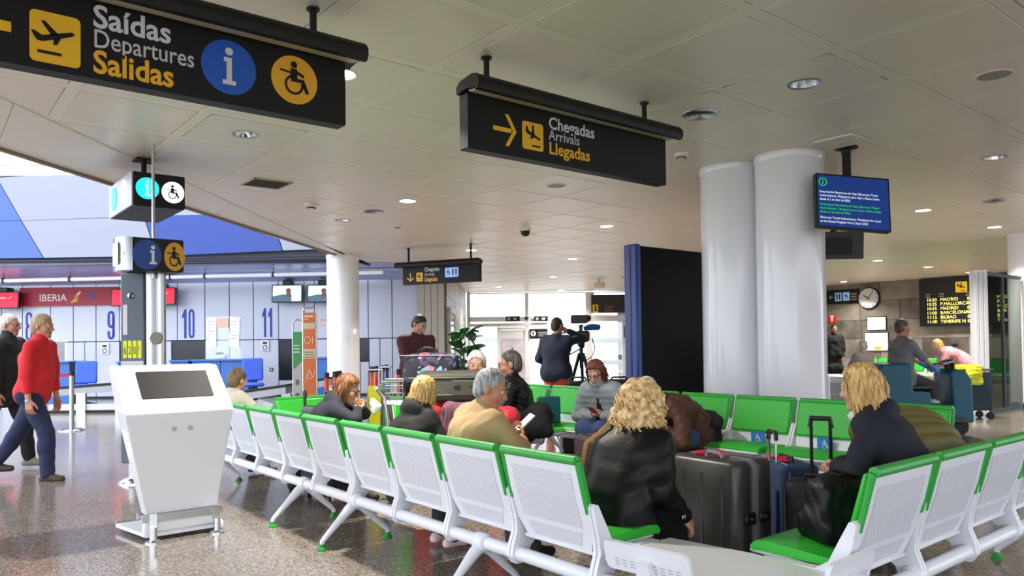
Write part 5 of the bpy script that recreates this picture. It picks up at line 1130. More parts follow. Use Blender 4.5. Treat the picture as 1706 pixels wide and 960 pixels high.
    if hands:
        for W2, E, pn, sg in ((WL, EL, pl, -1), (WR, ER, pr, 1)):
            Hs = Sdf(); dd = unit(W2 - E); dirh = unit(dd + .35 * unit(V3(*pn) - dd * (V3(*pn) @ dd) + 1e-6)) if False else dd
            Hs.rc(W2 - dd * .05, W2 + dd * .01, .028 * s, .024 * s, k=.02); hand_sdf(Hs, W2, dirh, V3(*pn), sg, curl, s * (.92 if fem else 1.)); hp_ = Hs.mesh(.0048 if res < .013 else .007)
            if gloves is None: parts.append(hp_)
            else: parts.append(hp_); 
    me = np_mesh('person', parts); body = link_mesh('person', me, skinm(skin), angle=None)
    body.location = loc; body.rotation_euler.z = rz; tag(body, label, 'person', group)
    def child(name, parts, m, par=body, angle=None): return link_mesh(name, np_mesh(name, parts), m, par, False, True, angle)
    cm = lambda mb, name, m: (lambda me: (me.from_pydata(mb.v, [], mb.f), me.update(), link_mesh(name, me, m, body, False))[2])(bpy.data.meshes.new(name))
    if gloves:
        for W2, E, pn, sg in ((WL, EL, pl, -1), (WR, ER, pr, 1)):
            Hs = Sdf(); dd = unit(W2 - E); Hs.rc(W2 - dd * .06, W2 + dd * .01, .034 * s, .03 * s, k=.02); hand_sdf(Hs, W2, dd, V3(*pn), sg, curl, s * 1.12); child('glove', [Hs.mesh(.006)], gloves)
    # ---- eyes, brows, lips
    for q in (-1, 1):
        m = MB(); m.ell(tuple(hd(.031 * q, .0755, .006)), tuple([.0125 * hs] * 3), 12, 8); cm(m, 'eye', EYEW)
        m = MB(); m.ell(tuple(hd(.031 * q, .084, .006)), tuple([.0058 * hs] * 3), 10, 6); cm(m, 'iris', EYED)
        if hair: m = MB(); m.tube([tuple(hd((.016 + .012 * j) * q, .0865 - .004 * j * j * .5, .026 + (.004 if j == 1 else 0))) for j in range(3)], .0035 * hs, 6); cm(m, 'eyebrow', hairm(hair[1]))
    m = MB(); m.tube([tuple(hd(x, .0885 - abs(x) * .25, -.0655)) for x in (-.022, -.01, 0, .01, .022)], [.003 * hs, .0055 * hs, .006 * hs, .0055 * hs, .003 * hs], 8); cm(m, 'lips', LIPM)
    # ---- trousers and shoes
    wr = res if tres is None else tres
    if legs:
        S = Sdf(); S.rc(HL, HR, .118 * s * slim + .008, k=.06); S.rc(P + up1 * .08 * s - Rt * .05, P + up1 * .08 * s + Rt * .05, .11 * s * slim + .006, k=.06); legss(S, .022, .97); child('trousers', [S.mesh(wr, wrinkle(sum(map(ord, label)) % 999, .006, 14))], legs)
    if shoe:
        for K, A, q in ((KL, AL, -1), (KR, AR, 1)):
            f = unit(V3(0, 1, 0)); f = unit(V3((A - K)[0] * .0 + q * .12, 1, 0)); z0 = A[2] - .08 * s + .03
            S = Sdf(); a = V3(A[0], A[1], z0); S.rc(a - f * .045 * s, a + f * .15 * s, .04 * s, .034 * s, k=.03).rc(a + V3(0, 0, .05) * s, a + f * .10 * s, .042 * s, .03 * s, k=.03).bx(a + V3(0, 0, -.13) * s, V3(.3, .4, .1) * s, 0, .005, sub=True); child('shoe', [S.mesh(.008 if res < .013 else .012)], shoe)
    # ---- top
    if top:
        o = {'plain': .016, 'coat': .024, 'puffer': .036, 'tee': .012, 'leather': .024}[topk]
        S = Sdf(); torso(S, o); arms(S, o * .75, float(sleeves))
        fo = V3(0, .07, 0) if seat else 0; hm_ = min(hem, .05) if seat else hem; S.rc(HL - up1 * hm_ * s + fo, HR - up1 * hm_ * s + fo, .118 * s * slim + o, k=.06)
        if seat is None and hem > .05: S.rc(HL - V3(0, 0, hem), HR - V3(0, 0, hem), .125 * s * slim + o, k=.06)
        S.rc(neck - up2 * .02 * s, neck + up2 * (.055 if collar else .012) * s + Fw * .012, .066 * s + o * .6, (.064 if collar else .058) * s + o * .3, k=.03)
        if hood: S.el(neck - Fw * .085 * s - up2 * .015 * s, V3(.135, .075, .085) * s * hood, k=.03, rot=np.stack([Rt, Fw, up2], 1)); S.rc(neck - Rt * .10 * s - Fw * .03 * s + up2 * .04 * s, neck - Rt * .05 * s + Fw * .09 * s - up2 * .01 * s, .035 * s * hood, .025 * s, k=.03); S.rc(neck + Rt * .10 * s - Fw * .03 * s + up2 * .04 * s, neck + Rt * .05 * s + Fw * .09 * s - up2 * .01 * s, .035 * s * hood, .025 * s, k=.03)
        wk = wrinkle(sum(map(ord, label)) % 997, {'plain': .007, 'coat': .008, 'puffer': .004, 'tee': .006, 'leather': .009}[topk], 15 if topk != 'leather' else 20)
        if topk == 'puffer':
            ux = up2; dsp = lambda X, Y, Z: qa * np.abs(np.sin((X * ux[0] + Y * ux[1] + Z * ux[2]) * PI * quiltf)) - qa * .64 + wk(X, Y, Z)
        else: dsp = wk
        child({'plain': 'jumper', 'coat': 'coat', 'puffer': 'puffer_jacket', 'tee': 'shirt', 'leather': 'leather_jacket'}[topk], [S.mesh(wr, dsp)], top)
    if scarf:
        S = Sdf(); S.rc(neck - Rt * .05 + up2 * .02, neck + Rt * .05 + up2 * .02, .075 * s, k=.03); S.rc(neck + Fw * .06, neck + Fw * .1 - up2 * .18, .05 * s, .03 * s); child('scarf', [S.mesh(wr, wrinkle(5, .008, 24))], scarf)
    # ---- hair in head axes
    if hair:
        st_, hcol = hair; S = Sdf(); e = lambda c, r, k=.02, sub=False: S.el(hd(*c), V3(*r) * hs, k=k * hs, rot=RH, sub=sub); bx = lambda c, h_, r=.01, k=.015: S.bx(hd(*c), V3(*h_) * hs, r * hs, k * hs, rot=RH, sub=True)
        hres = res * .8; amp = .0022
        if st_ == 'short': e((0, -.018, .031), (.0765, .096, .098)); e((0, -.055, -.02), (.067, .053, .075)); e((0, .080, -.054), (.118, .088, .122), .010, True); bx((0, .0, -.135), (.2, .2, .045))
        elif st_ == 'full': e((0, -.018, .036), (.083, .103, .102)); e((0, -.06, -.02), (.073, .058, .085)); e((0, .088, -.052), (.118, .088, .122), .012, True); bx((0, .0, -.145), (.2, .2, .045))
        elif st_ == 'bald': e((0, -.03, .0), (.079, .088, .085)); bx((0, .09, -.0), (.2, .085, .2)); bx((0, 0, .14), (.2, .2, .1)); bx((0, .0, -.13), (.2, .2, .045))
        elif st_ == 'bob': e((0, -.016, .034), (.092, .108, .104)); S.el(hd(0, -.03, -.05), V3(.098, .092, .115) * hs, k=.03, rot=RH); bx((0, .088, -.06), (.052, .07, .105), .02, .02); bx((0, .125, -.03), (.2, .06, .10)); bx((0, 0, -.20), (.3, .3, .05)); amp = .004
        elif st_ == 'long': e((0, -.016, .034), (.090, .108, .106)); S.el(hd(0, -.035, -.07), V3(.105, .095, .16) * hs, k=.03, rot=RH); bx((0, .088, -.06), (.052, .07, .12), .02, .02); bx((0, .125, -.03), (.2, .06, .13)); bx((0, 0, -.265), (.3, .3, .06)); amp = .0045
        elif st_ == 'curly': e((0, -.02, .03), (.125, .135, .118)); S.el(hd(.0, -.04, -.08), V3(.150, .125, .13) * hs, k=.04, rot=RH); bx((0, .115, -.06), (.05, .07, .10), .02, .02); amp = .004; hres = .008
        elif st_ == 'tied': e((0, -.016, .034), (.083, .100, .100)); S.el(hd(0, -.11, .03), V3(.035, .04, .04) * hs, k=.01, rot=RH); bx((0, .085, -.05), (.2, .07, .09)); bx((0, 0, -.12), (.2, .2, .06))
        elif st_ == 'cap': e((0, -.012, .036), (.083, .102, .094)); bx((0, 0, -.08), (.3, .3, .09)); amp = 0
        M3 = RH.T
        def dsp(X, Y, Z):
            x, y, z = X - hc[0], Y - hc[1], Z - hc[2]; lx, ly, lz = (M3[i, 0] * x + M3[i, 1] * y + M3[i, 2] * z for i in range(3))
            if st_ == 'curly':
                f = 62.; wv = lambda a, b, c: np.sin(a * f + 2 * np.sin(b * f * .6)) * np.sin(b * f * 1.1 + 1.7 * np.sin(c * f * .7)) ; return .011 * (wv(lx, ly, lz) + wv(ly + .3, lz, lx) * .8 + .5 * np.sin(lx * 140) * np.sin(lz * 150 + ly * 130))
            th = np.arctan2(lx, ly + .02); return amp * (np.sin(th * 23 + 3 * np.sin(lz * 18)) + .6 * np.sin(th * 41 + 9 * lz))
        hv = S.mesh(hres, dsp if amp else None); ho = child('cap' if st_ == 'cap' else 'hair', [hv], hairm(hcol))
        if st_ in ('curly', 'bob', 'long'):
            rs = np.random.RandomState(3); Vh = hv[0]; mb = MB(); cand = Vh[rs.permutation(len(Vh))[:260 if st_ == 'curly' else 150]]
            for p in cand:
                l = M3 @ (p - hc)
                if l[1] > .07 * hs and abs(l[0]) < .07 * hs and l[2] < .07 * hs: continue
                out = unit(l - V3(0, -.02, -.02)); pts = []; nn = 7
                if st_ == 'curly':
                    ph = rs.rand() * 6.28; L = .05 + .03 * rs.rand()
                    for i in range(nn): f = i / (nn - 1); pts.append(hc + RH @ (l + out * (.003 + .010 * f) + V3(.010 * math.cos(ph + 8 * f), .010 * math.sin(ph + 8 * f), -L * f)))
                    r = .0045
                else:
                    L = .06 + .05 * rs.rand()
                    for i in range(nn): f = i / (nn - 1); pts.append(hc + RH @ (l + V3(out[0] * .006, out[1] * .006, -L * f) + out * .004 * (1 - abs(2 * f - 1))))
                    r = .0032
                mb.tube([tuple(q) for q in pts], [r * (.5 + 1.0 * min(i, 3) / 3) * (1 - .75 * (i / (nn - 1)) ** 2) for i in range(nn)], 4, cap=False)
            if mb.v: tag(cm(mb, 'curls' if st_ == 'curly' else 'strands', hairm(hcol)), kind='stuff')
    if beard: S = Sdf(); S.el(hd(0, .05, -.085), V3(.048, .04, .042) * hs, k=.02, rot=RH); S.bx(hd(0, .09, -.03), V3(.2, .2, .03) * hs, .0, .01, rot=RH, sub=True); child('beard', [S.mesh(.007)], hairm(beard))
    if glasses:
        mb = MB()
        for q in (-1, 1):
            mb.tube([tuple(hd(q * .033 + .024 * math.cos(a), .104 - .012 * abs(math.cos(a)), .004 + .018 * math.sin(a))) for a in [2 * PI * i / 14 for i in range(15)]], .0024 * hs, 6, cap=False)
            mb.tube([tuple(hd(q * .057, .092, .010)), tuple(hd(q * .074, .05, .012)), tuple(hd(q * .080, -.01, .008))], .0022 * hs, 6)
        mb.tube([tuple(hd(-.01, .104, .008)), tuple(hd(.01, .104, .008))], .0024 * hs, 6); cm(mb, 'glasses', glasses)
    body['_'] = 0; del body['_']
    info = dict(o=body, hd=hd, hc=hc, RH=RH, WL=WL, WR=WR, EL=EL, ER=ER, SL=SL, SR=SR, neck=neck, chest=chest, waist=waist, P=P, Rt=Rt, Fw=Fw, up=up2, KL=KL, KR=KR, s=s, cm=cm, child=child,
                w=lambda p: Matrix.Translation(loc) @ Matrix.Rotation(rz, 4, 'Z') @ Vector(p))
    return info
# ================================================================ people
RV = np.array([FY, -FX]); FV = np.array([FX, FY])          # right and forward as seen down the hall
def dirn(r, f): return tuple(RV * r + FV * f)
def at2(px, d): v = HALL @ Vector(((px - 853) * d / 1259, d, 0)); return (v.x, v.y, 0)
C_NAVY = clothm('navy_denim', '#232b4c'); C_BLACK = clothm('black', '#101012'); C_JEANS = clothm('blue_jeans', '#3a4d78'); C_GREYT = clothm('charcoal', '#3d3c40')
S_BROWN = mat('shoe_brown', '#39301f', .6); S_GREY = mat('shoe_grey_stripe', '#77725f', .6, var=(30, .3)); S_PINK = mat('shoe_pink_white', '#e2c9c8', .6, var=(18, .2)); S_BLACK = mat('shoe_black', '#161515', .5)
LEATHER = mat('black_leather', '#09090b', .48, bump=(40, .18), var=(9, .15), spec=.3); LEATHERB = mat('brown_leather', '#4c2f22', .55, bump=(40, .18), var=(9, .2), spec=.25)
GL = mat('black_spectacles', '#101012', .3)
# walking pair
p = person('person with grey white hair in a red half zip jumper and navy jeans, walking', at2(55, 8.05), dirn(1, .05), 1.79, lean=5, slump=4, pz=.93, head=(0, -4, 0), hr=(.27, .10, .70), hl=(-.24, .12, .78), er=(.5, -1, -.2), pr=(-1, .2, 0), fr=(.10, .20, .075), fl=(-.08, -.46, .14), kl=(0, 1, .1),
           top=clothm('red_knit', '#d8262f', .85), legs=C_NAVY, shoe=S_BROWN, hair=('full', 'sand'), skin='#c08a6e', belly=.025, curl=.5, hem=.0, collar=True, slim=.90, sleeves=.62)
m = MB(); w_ = p['WR']; e_ = p['ER']; u_ = unit(w_ - e_); m.cyl(tuple(w_ - u_ * .012), tuple(w_ + u_ * .012), .033, n=16); p['cm'](m, 'wristwatch', mat('watch_steel', '#8c8f94', .3, .8))
person('person in a dark jacket and glasses cut by the photo edge, walking', at2(6, 8.75), dirn(1, .05), 1.79, lean=5, head=(0, -3, 0), hr=(.27, .08, .74), hl=(-.25, -.05, .76), fr=(.09, -.40, .12), fl=(-.10, .24, .075), top=clothm('dark_green_black', '#1c2524'), topk='coat', legs=C_BLACK, shoe=S_GREY, hair=('short', 'white'), skin='#b98670', glasses=GL, belly=.03, hem=.08, collar=True)
# left bench, seen from behind
person('person with short brown hair and a cream top reading a newspaper at the bench end', (2.60, 8.02, 0), (1, .25), 1.40, seat=.42, lean=14, slump=12, hsz=1.28, head=(10, -18, 0), hl=(-.14, .36, .76), hr=(.14, .36, .76), top=clothm('cream_knit', '#cfc6b8'), legs=C_GREYT, shoe=S_BLACK, hair=('full', 'dull'), skin='#c99a80', female=True)
t = empty('newspaper', (2.80, 7.75, .7), 'open grey newspaper held by the reader on the bench', 'newspaper')
for q in (-1, 1): m = MB(T=Matrix.Translation((2.80, 7.75, .68)) @ Matrix.Rotation(R_(-90), 4, 'Z') @ Matrix.Rotation(R_(-35), 4, 'X')); m.box((q * .15, .02 * 1, 0), (.29, .004, .36), rot=Matrix.Rotation(q * .22, 3, 'Z')); m.build('page', mat('newsprint', '#aeb0b4', .9, var=(40, .25), stretch=(1, 1, 3)), t, smooth=False)
DOWNC = clothm('navy_hooded', '#1d1f2c')
pg = person('person with chestnut hair and black glasses leaning over, in a dark hooded coat', (2.72, 6.18, 0), (.85, -.53), 1.58, seat=.40, lean=30, slump=16, hsz=1.12, head=(-12, -22, 0), hl=(-.04, .46, .84), hr=(.10, .44, .84), el=(-1, -.2, -.3), er=(1, -.2, -.3), pl=(.5, 0, .8), pr=(-.5, 0, .8), top=DOWNC, topk='coat', hood=.95, legs=C_BLACK, shoe=S_BLACK, hair=('bob', 'brown'), skin='#c48d70', female=True, glasses=mat('black_thick_frame', '#0c0c0e', .3), curl=.8)
v = pg['w']((.03, .58, .86)); t = MB(T=Matrix.Translation(v)); rs = np.random.RandomState(2)
S = Sdf(); [S.el(rs.normal(size=3) * .016, V3(.024, .014, .034), k=.01) for _ in range(6)]; V, Q = S.mesh(.006, wrinkle(4, .008, 60)); me = np_mesh('paper_tissue', [(V, Q)]); o = link_mesh('paper_tissue', me, PAPER, angle=None); o.location = v; tag(o, 'crumpled white tissue in the hands of the woman with black glasses', 'tissue')
person('person with shoulder length blonde hair and a black hoodie, seen from behind', (2.74, 4.62, 0), (1, .05), 1.46, seat=.40, lean=16, slump=10, hsz=1.14, head=(16, -14, 0), hl=(-.1, .34, .62), hr=(.1, .34, .62), top=clothm('black_hoodie', '#141417'), topk='coat', hood=1.05, legs=C_GREYT, shoe=S_PINK, fl=(.20, .16, .08), fr=(.38, .14, .08), hair=('bob', 'blonde'), skin='#c99a80', female=True, slim=1.05)
pb = person('person with short grey hair in a tan jacket, looking at a white phone', (2.72, 3.86, 0), (1, -.12), 1.60, seat=.40, lean=14, slump=8, hsz=1.10, head=(-38, -20, 0), hl=(-.06, .38, .78), hr=(.10, .36, .76), el=(-1, -.4, -.6), er=(1, -.3, -.6), pl=(.3, -.6, .7), pr=(-.3, -.6, .7), top=clothm('tan_suede', '#b3946b', .9, bump=(30, .3), var=(4, .12)), topk='coat', legs=C_GREYT, shoe=S_BLACK, hair=('short', 'grey'), skin='#b9805f', belly=.02, curl=.75, collar=True)
v = pb['w']((.02, .45, .865)); t = empty('phone', v, 'white screened phone in the hand of the tan jacket person', 'phone'); T = Matrix.Translation(v) @ Matrix.Rotation(R_(-97), 4, 'Z') @ Matrix.Rotation(R_(-48), 4, 'X') @ Matrix.Rotation(R_(12), 4, 'Y')
m = MB(T=T); m.box((0, 0, 0), (.076, .009, .155), .004); m.build('case', mat('pale_phone_case', '#b9c0c4', .3), t)
m = MB(T=T); m.box((0, -.0052, 0), (.070, .001, .147)); m.build('display', mat('phone_display', '#e6eef0', .3, emit=.75), t, smooth=False); flats('picture', [rrect(-.022, -.03, .016, .045, .004, 2)], T @ frame((0, -.006, 0), (1, 0, 0)), mat('phone_picture', '#9fb2c0', .4, emit=.3), t, .0006)
# behind the luggage
person('person with short white hair facing us behind the stacked luggage', (4.58, 6.26, 0), (-.55, -.85), 1.74, seat=.44, lean=24, slump=10, hsz=1.15, head=(-6, 0, 0), top=clothm('dark_grey_knit', '#3c3a3a'), legs=C_BLACK, shoe=S_BLACK, hair=('full', 'white'), skin='#bb8a74', female=True)
pm = person('person with glasses and a black quilted leather jacket turned to the luggage', at2(868, 7.75), dirn(-1, .12), 1.74, seat=.38, lean=6, slump=6, hsz=1.14, head=(4, -6, 0), hl=(-.16, .36, .62), hr=(.14, .36, .60), top=LEATHER, topk='leather', legs=C_BLACK, shoe=S_BLACK, hair=('short', 'darkgrey'), skin='#c48d76', glasses=GL, belly=.03, collar=True, hem=.06)
person('person with cropped dark hair in a maroon jumper standing behind the luggage', at2(690, 9.9), dirn(.45, -.85), 1.79, lean=3, slump=6, head=(24, -32, 0), hl=(-.10, .30, .90), hr=(.06, .33, .88), el=(-1, -.2, -.1), er=(1, -.2, -.2), top=clothm('maroon_knit', '#4a2226'), legs=C_BLACK, shoe=S_BLACK, hair=('short', 'dark'), skin='#bd8c74', res=.012, hem=.05)
o = SC.objects[-1]
pc = person('person in a navy jumper and red tied jacket, hand at the ear beside the tripod', at2(926, 11.3), dirn(.35, 1), 1.76, lean=3, head=(-28, -5, 0), hr=(.14, .19, 1.56), hl=(-.16, .24, 1.0), er=(1, .2, -.7), pr=(-1, 0, .2), top=clothm('navy_knit', '#1b2238'), legs=clothm('coral_red', '#c2402f'), shoe=S_BLACK, hair=('short', 'dark'), skin='#b98268', res=.012, hem=.0, belly=.02, slim=1.06)
# far side bench
pp = person('person with red brown hair in a grey puffer jacket, looking down at a phone', (5.84, 5.52, 0), (-1, -.25), 1.80, seat=.38, lean=22, slump=22, head=(8, -30, 0), hl=(-.06, .34, .64), hr=(.06, .34, .64), pl=(.4, 0, .8), pr=(-.4, 0, .8), top=clothm('grey_puffer', '#8b9599', .6, bump=(30, .1)), topk='puffer', legs=C_JEANS, shoe=S_BLACK, hair=('bob', 'chestnut'), skin='#c89a82', female=True, glasses=GL, curl=.8, collar=True, qa=.006)
m = MB(); ch = pp['chest']; f_ = pp['Fw']; u_ = pp['up']; r_ = pp['Rt']; m.tube([tuple(pp['neck'] + f_ * .07), tuple(ch + f_ * .15), tuple(pp['waist'] + f_ * .16 + u_ * -.05)], [.035, .045, .04], 10, sx=.9); pp['cm'](m, 'dark_top', mat('dark_print_top', '#1c1e24', .8, var=(40, .5)))
v = pp['w']((0, .42, .69)); m = MB(T=Matrix.Translation(v) @ Matrix.Rotation(R_(90), 4, 'Z') @ Matrix.Rotation(R_(-50), 4, 'X')); m.box((0, 0, 0), (.08, .012, .15), .004); single('phone', m, mat('red_phone_case', '#9c2a34', .4), 'dark red cased phone held by the grey puffer person', 'phone')
pbm = person('person in a brown leather jacket and white cap bent forward on the green bench', (5.78, 4.42, 0), (-1, .16), 1.92, seat=.38, lean=50, slump=18, head=(12, -48, 0), hl=(-.08, .50, .60), hr=(.14, .46, .58), el=(-1, -.2, -.3), er=(1, -.1, -.3), top=LEATHERB, topk='leather', legs=C_JEANS, shoe=S_BLACK, hair=('cap', 'white'), skin='#bd8068', curl=.9, collar=True, fr=(.12, .38, .08), fl=(-.16, .44, .08))
# near right corner
pcv = person('person with big curly blonde hair in a black leather jacket, back to us', (2.86, 2.70, 0), (1, .12), 1.54, seat=.39, lean=22, slump=10, hsz=1.10, side=0, head=(10, -10, 0), hl=(-.22, .34, .56), hr=(.27, .22, .48), el=(-.5, -.3, -1), er=(.35, -.4, -1), top=LEATHER, topk='leather', legs=C_BLACK, shoe=S_BLACK, hair=('curly', 'curly'), skin='#c99a80', female=True, slim=1.04, hem=.10)
m = MB(); A = pcv
pts = [A['neck'] + A['up'] * .05 - A['Fw'] * .09, A['SL'] * .55 + A['neck'] * .45 + A['up'] * .055 - A['Fw'] * .115, A['SL'] * .75 + A['chest'] * .25 - A['Rt'] * .02 - A['Fw'] * .135, A['chest'] - A['Rt'] * .20 - A['Fw'] * .125, A['waist'] - A['Rt'] * .215 - A['Fw'] * .07]
m.tube([tuple(q) for q in pts], .013, 6, sx=.5); A['cm'](m, 'bag_strap', mat('tan_strap', '#b5803e', .5))
m = MB()
for q in (0, 1): w_ = A['WR']; m.ell(tuple(w_ + V3(.03 - .0 * q, -.05 - .02 * q, .02)), (.006, .006, .012), 8, 6)
A['cm'](m, 'zip_pull', STEEL)
pn = person('person with straight blonde hair and a navy coat, turned away on the near bench', (4.05, 1.74, 0), (-.30, .95), 1.62, seat=.43, lean=18, slump=12, hsz=1.08, head=(-16, -10, 0), hl=(-.10, .34, .72), hr=(.04, .36, .70), el=(-1, -.3, -.5), er=(.9, -.4, -.5), pl=(.3, .3, -.9), pr=(-.3, .3, -.9), top=clothm('navy_coat', '#141726', .8, bump=(60, .15)), topk='coat', hood=.85, legs=C_BLACK, shoe=S_BLACK, hair=('long', 'blonde'), skin='#cf9f88', female=True, hem=.10, curl=1.0, slim=1.1)
S = Sdf(); S.rc(pn['neck'] - pn['Rt'] * .045 + pn['Fw'] * .04, pn['neck'] + pn['Fw'] * .09 - pn['up'] * .05, .035, .03).rc(pn['neck'] - pn['Rt'] * .05, pn['neck'] - pn['Rt'] * .02 + pn['Fw'] * .07 + pn['up'] * .03, .03); pn['child']('white_collar', [S.mesh(.008, wrinkle(9, .005, 40))], clothm('white_cotton', '#d7d8dc'))
person('person in an olive quilted jacket bent forward behind the navy coat', (4.58, 1.86, 0), (.50, .88), 1.74, seat=.45, lean=30, slump=40, head=(-20, -60, 0), hl=(.02, .24, .58), hr=(.16, .26, .58), top=clothm('olive_puffer', '#6b6436', .5, bump=(20, .1)), topk='puffer', legs=C_BLACK, shoe=S_BLACK, hair=('short', 'darkgrey'), skin='#bd8c74', quiltf=12., qa=.018, slim=1.1, collar=True)
# floor cleaner on the scrubber
GLV = mat('blue_nitrile', '#3d7fd6', .5)
pk = person('person in a grey work shirt and blue gloves driving the teal floor scrubber', at2(1497, 10.75), dirn(1, .05), 1.74, seat=.72, pz=.86, lean=4, head=(0, -4, 0), hl=(-.14, .46, 1.0), hr=(.12, .44, .96), el=(-.6, -.3, -1), er=(.6, -.3, -1), fl=(-.13, .62, .30), fr=(.15, .40, .30), top=clothm('grey_work_shirt', '#77777a'), topk='tee', sleeves=False, legs=C_GREYT, shoe=S_BLACK, hair=('short', 'darkgrey'), skin='#b87d60', gloves=GLV, res=.012, belly=.03, curl=.9)
m = MB()
for K, f in ((pk['KR'], (.15, .40, .30)), (pk['KL'], (-.13, .62, .30))):
    A_ = V3(*f)
    for q in (.25, .52): c = K + (A_ - K) * q; d_ = unit(A_ - K); m.cyl(tuple(c - d_ * .028), tuple(c + d_ * .028), .083 - .018 * q, n=18)
pk['cm'](m, 'reflective_band', mat('reflective_grey', '#c9cbc8', .4))
S = Sdf()
for q in (pk['SL'], pk['SR']): S.rc(q + pk['up'] * .045 + pk['Rt'] * 0, pk['neck'] * .5 + q * .5 + pk['up'] * .035 + pk['Fw'] * .05, .035, .03)
pk['child']('shoulder_yoke', [S.mesh(.012)], clothm('pale_yoke', '#cfcfd0'))
# far people
person('person in a long black coat standing before the far stone wall', at2(1389, 21), dirn(-.15, -1), 1.80, head=(8, 0, 0), hl=(-.2, .1, .85), hr=(.24, .05, .85), top=clothm('black_wool', '#121316'), topk='coat', legs=C_BLACK, shoe=S_BLACK, hair=('short', 'dark'), skin='#9c6b58', res=.016, hem=.35, collar=True)
person('person with grey hair seated by the far green seats, seen from behind', at2(1440, 16.2), dirn(-.2, 1), 1.70, seat=.46, lean=5, head=(-10, 0, 0), top=clothm('grey_far_jumper', '#6d6866'), legs=C_BLACK, shoe=S_BLACK, hair=('full', 'grey'), skin='#c0907c', res=.016)
person('person with blonde hair in a pink gilet bending over the far bench', at2(1606, 15.4), dirn(-1, .35), 1.62, lean=62, slump=6, head=(0, -20, 0), hl=(-.12, .50, .62), hr=(.12, .50, .62), pz=.88, top=clothm('pink_gilet', '#c98d97', .6), topk='puffer', legs=C_BLACK, shoe=S_BLACK, hair=('bob', 'blonde'), skin='#c99a80', female=True, res=.016)
person('person with dark hair bowed on the far bench beside the pink gilet', at2(1572, 17.2), dirn(.3, -1), 1.66, seat=.46, lean=24, slump=12, head=(-20, -20, 0), top=C_BLACK, legs=C_BLACK, shoe=S_BLACK, hair=('short', 'dark'), skin='#b07c66', res=.016)
# ================================================================ luggage and trolley
def rbox_mesh(mb, c, size, r, rot=None, seg=3):
    """box with vertical edges rounded and soft top and bottom"""
    x, y, z = size; T0 = mb.T; mb.T = T0 @ Matrix.Translation(c) @ (rot.to_4x4() if rot else I4)
    e = min(r * .6, z * .3); rows = [(e * (1 - math.cos(PI / 2 * k / 3)) if False else 0, 0) for k in range(0)]
    lev = [(r * .55, -z / 2), (r * .16, -z / 2 + e * .35), (0, -z / 2 + e), (0, z / 2 - e), (r * .16, z / 2 - e * .35), (r * .55, z / 2)]
    n = None; vs = []; fs = []
    for ins, zz in lev:
        p = rrect(-x / 2 + ins, -y / 2 + ins, x / 2 - ins, y / 2 - ins, max(r - ins * .4, .004), 4); n = len(p); vs += [(a, b_, zz) for a, b_ in p]
    for i in range(len(lev) - 1):
        for k in range(n): fs.append((i * n + k, i * n + (k + 1) % n, (i + 1) * n + (k + 1) % n, (i + 1) * n + k))
    fs += [tuple(range(n))[::-1], tuple((len(lev) - 1) * n + k for k in range(n))]; mb.add(vs, fs); mb.T = T0
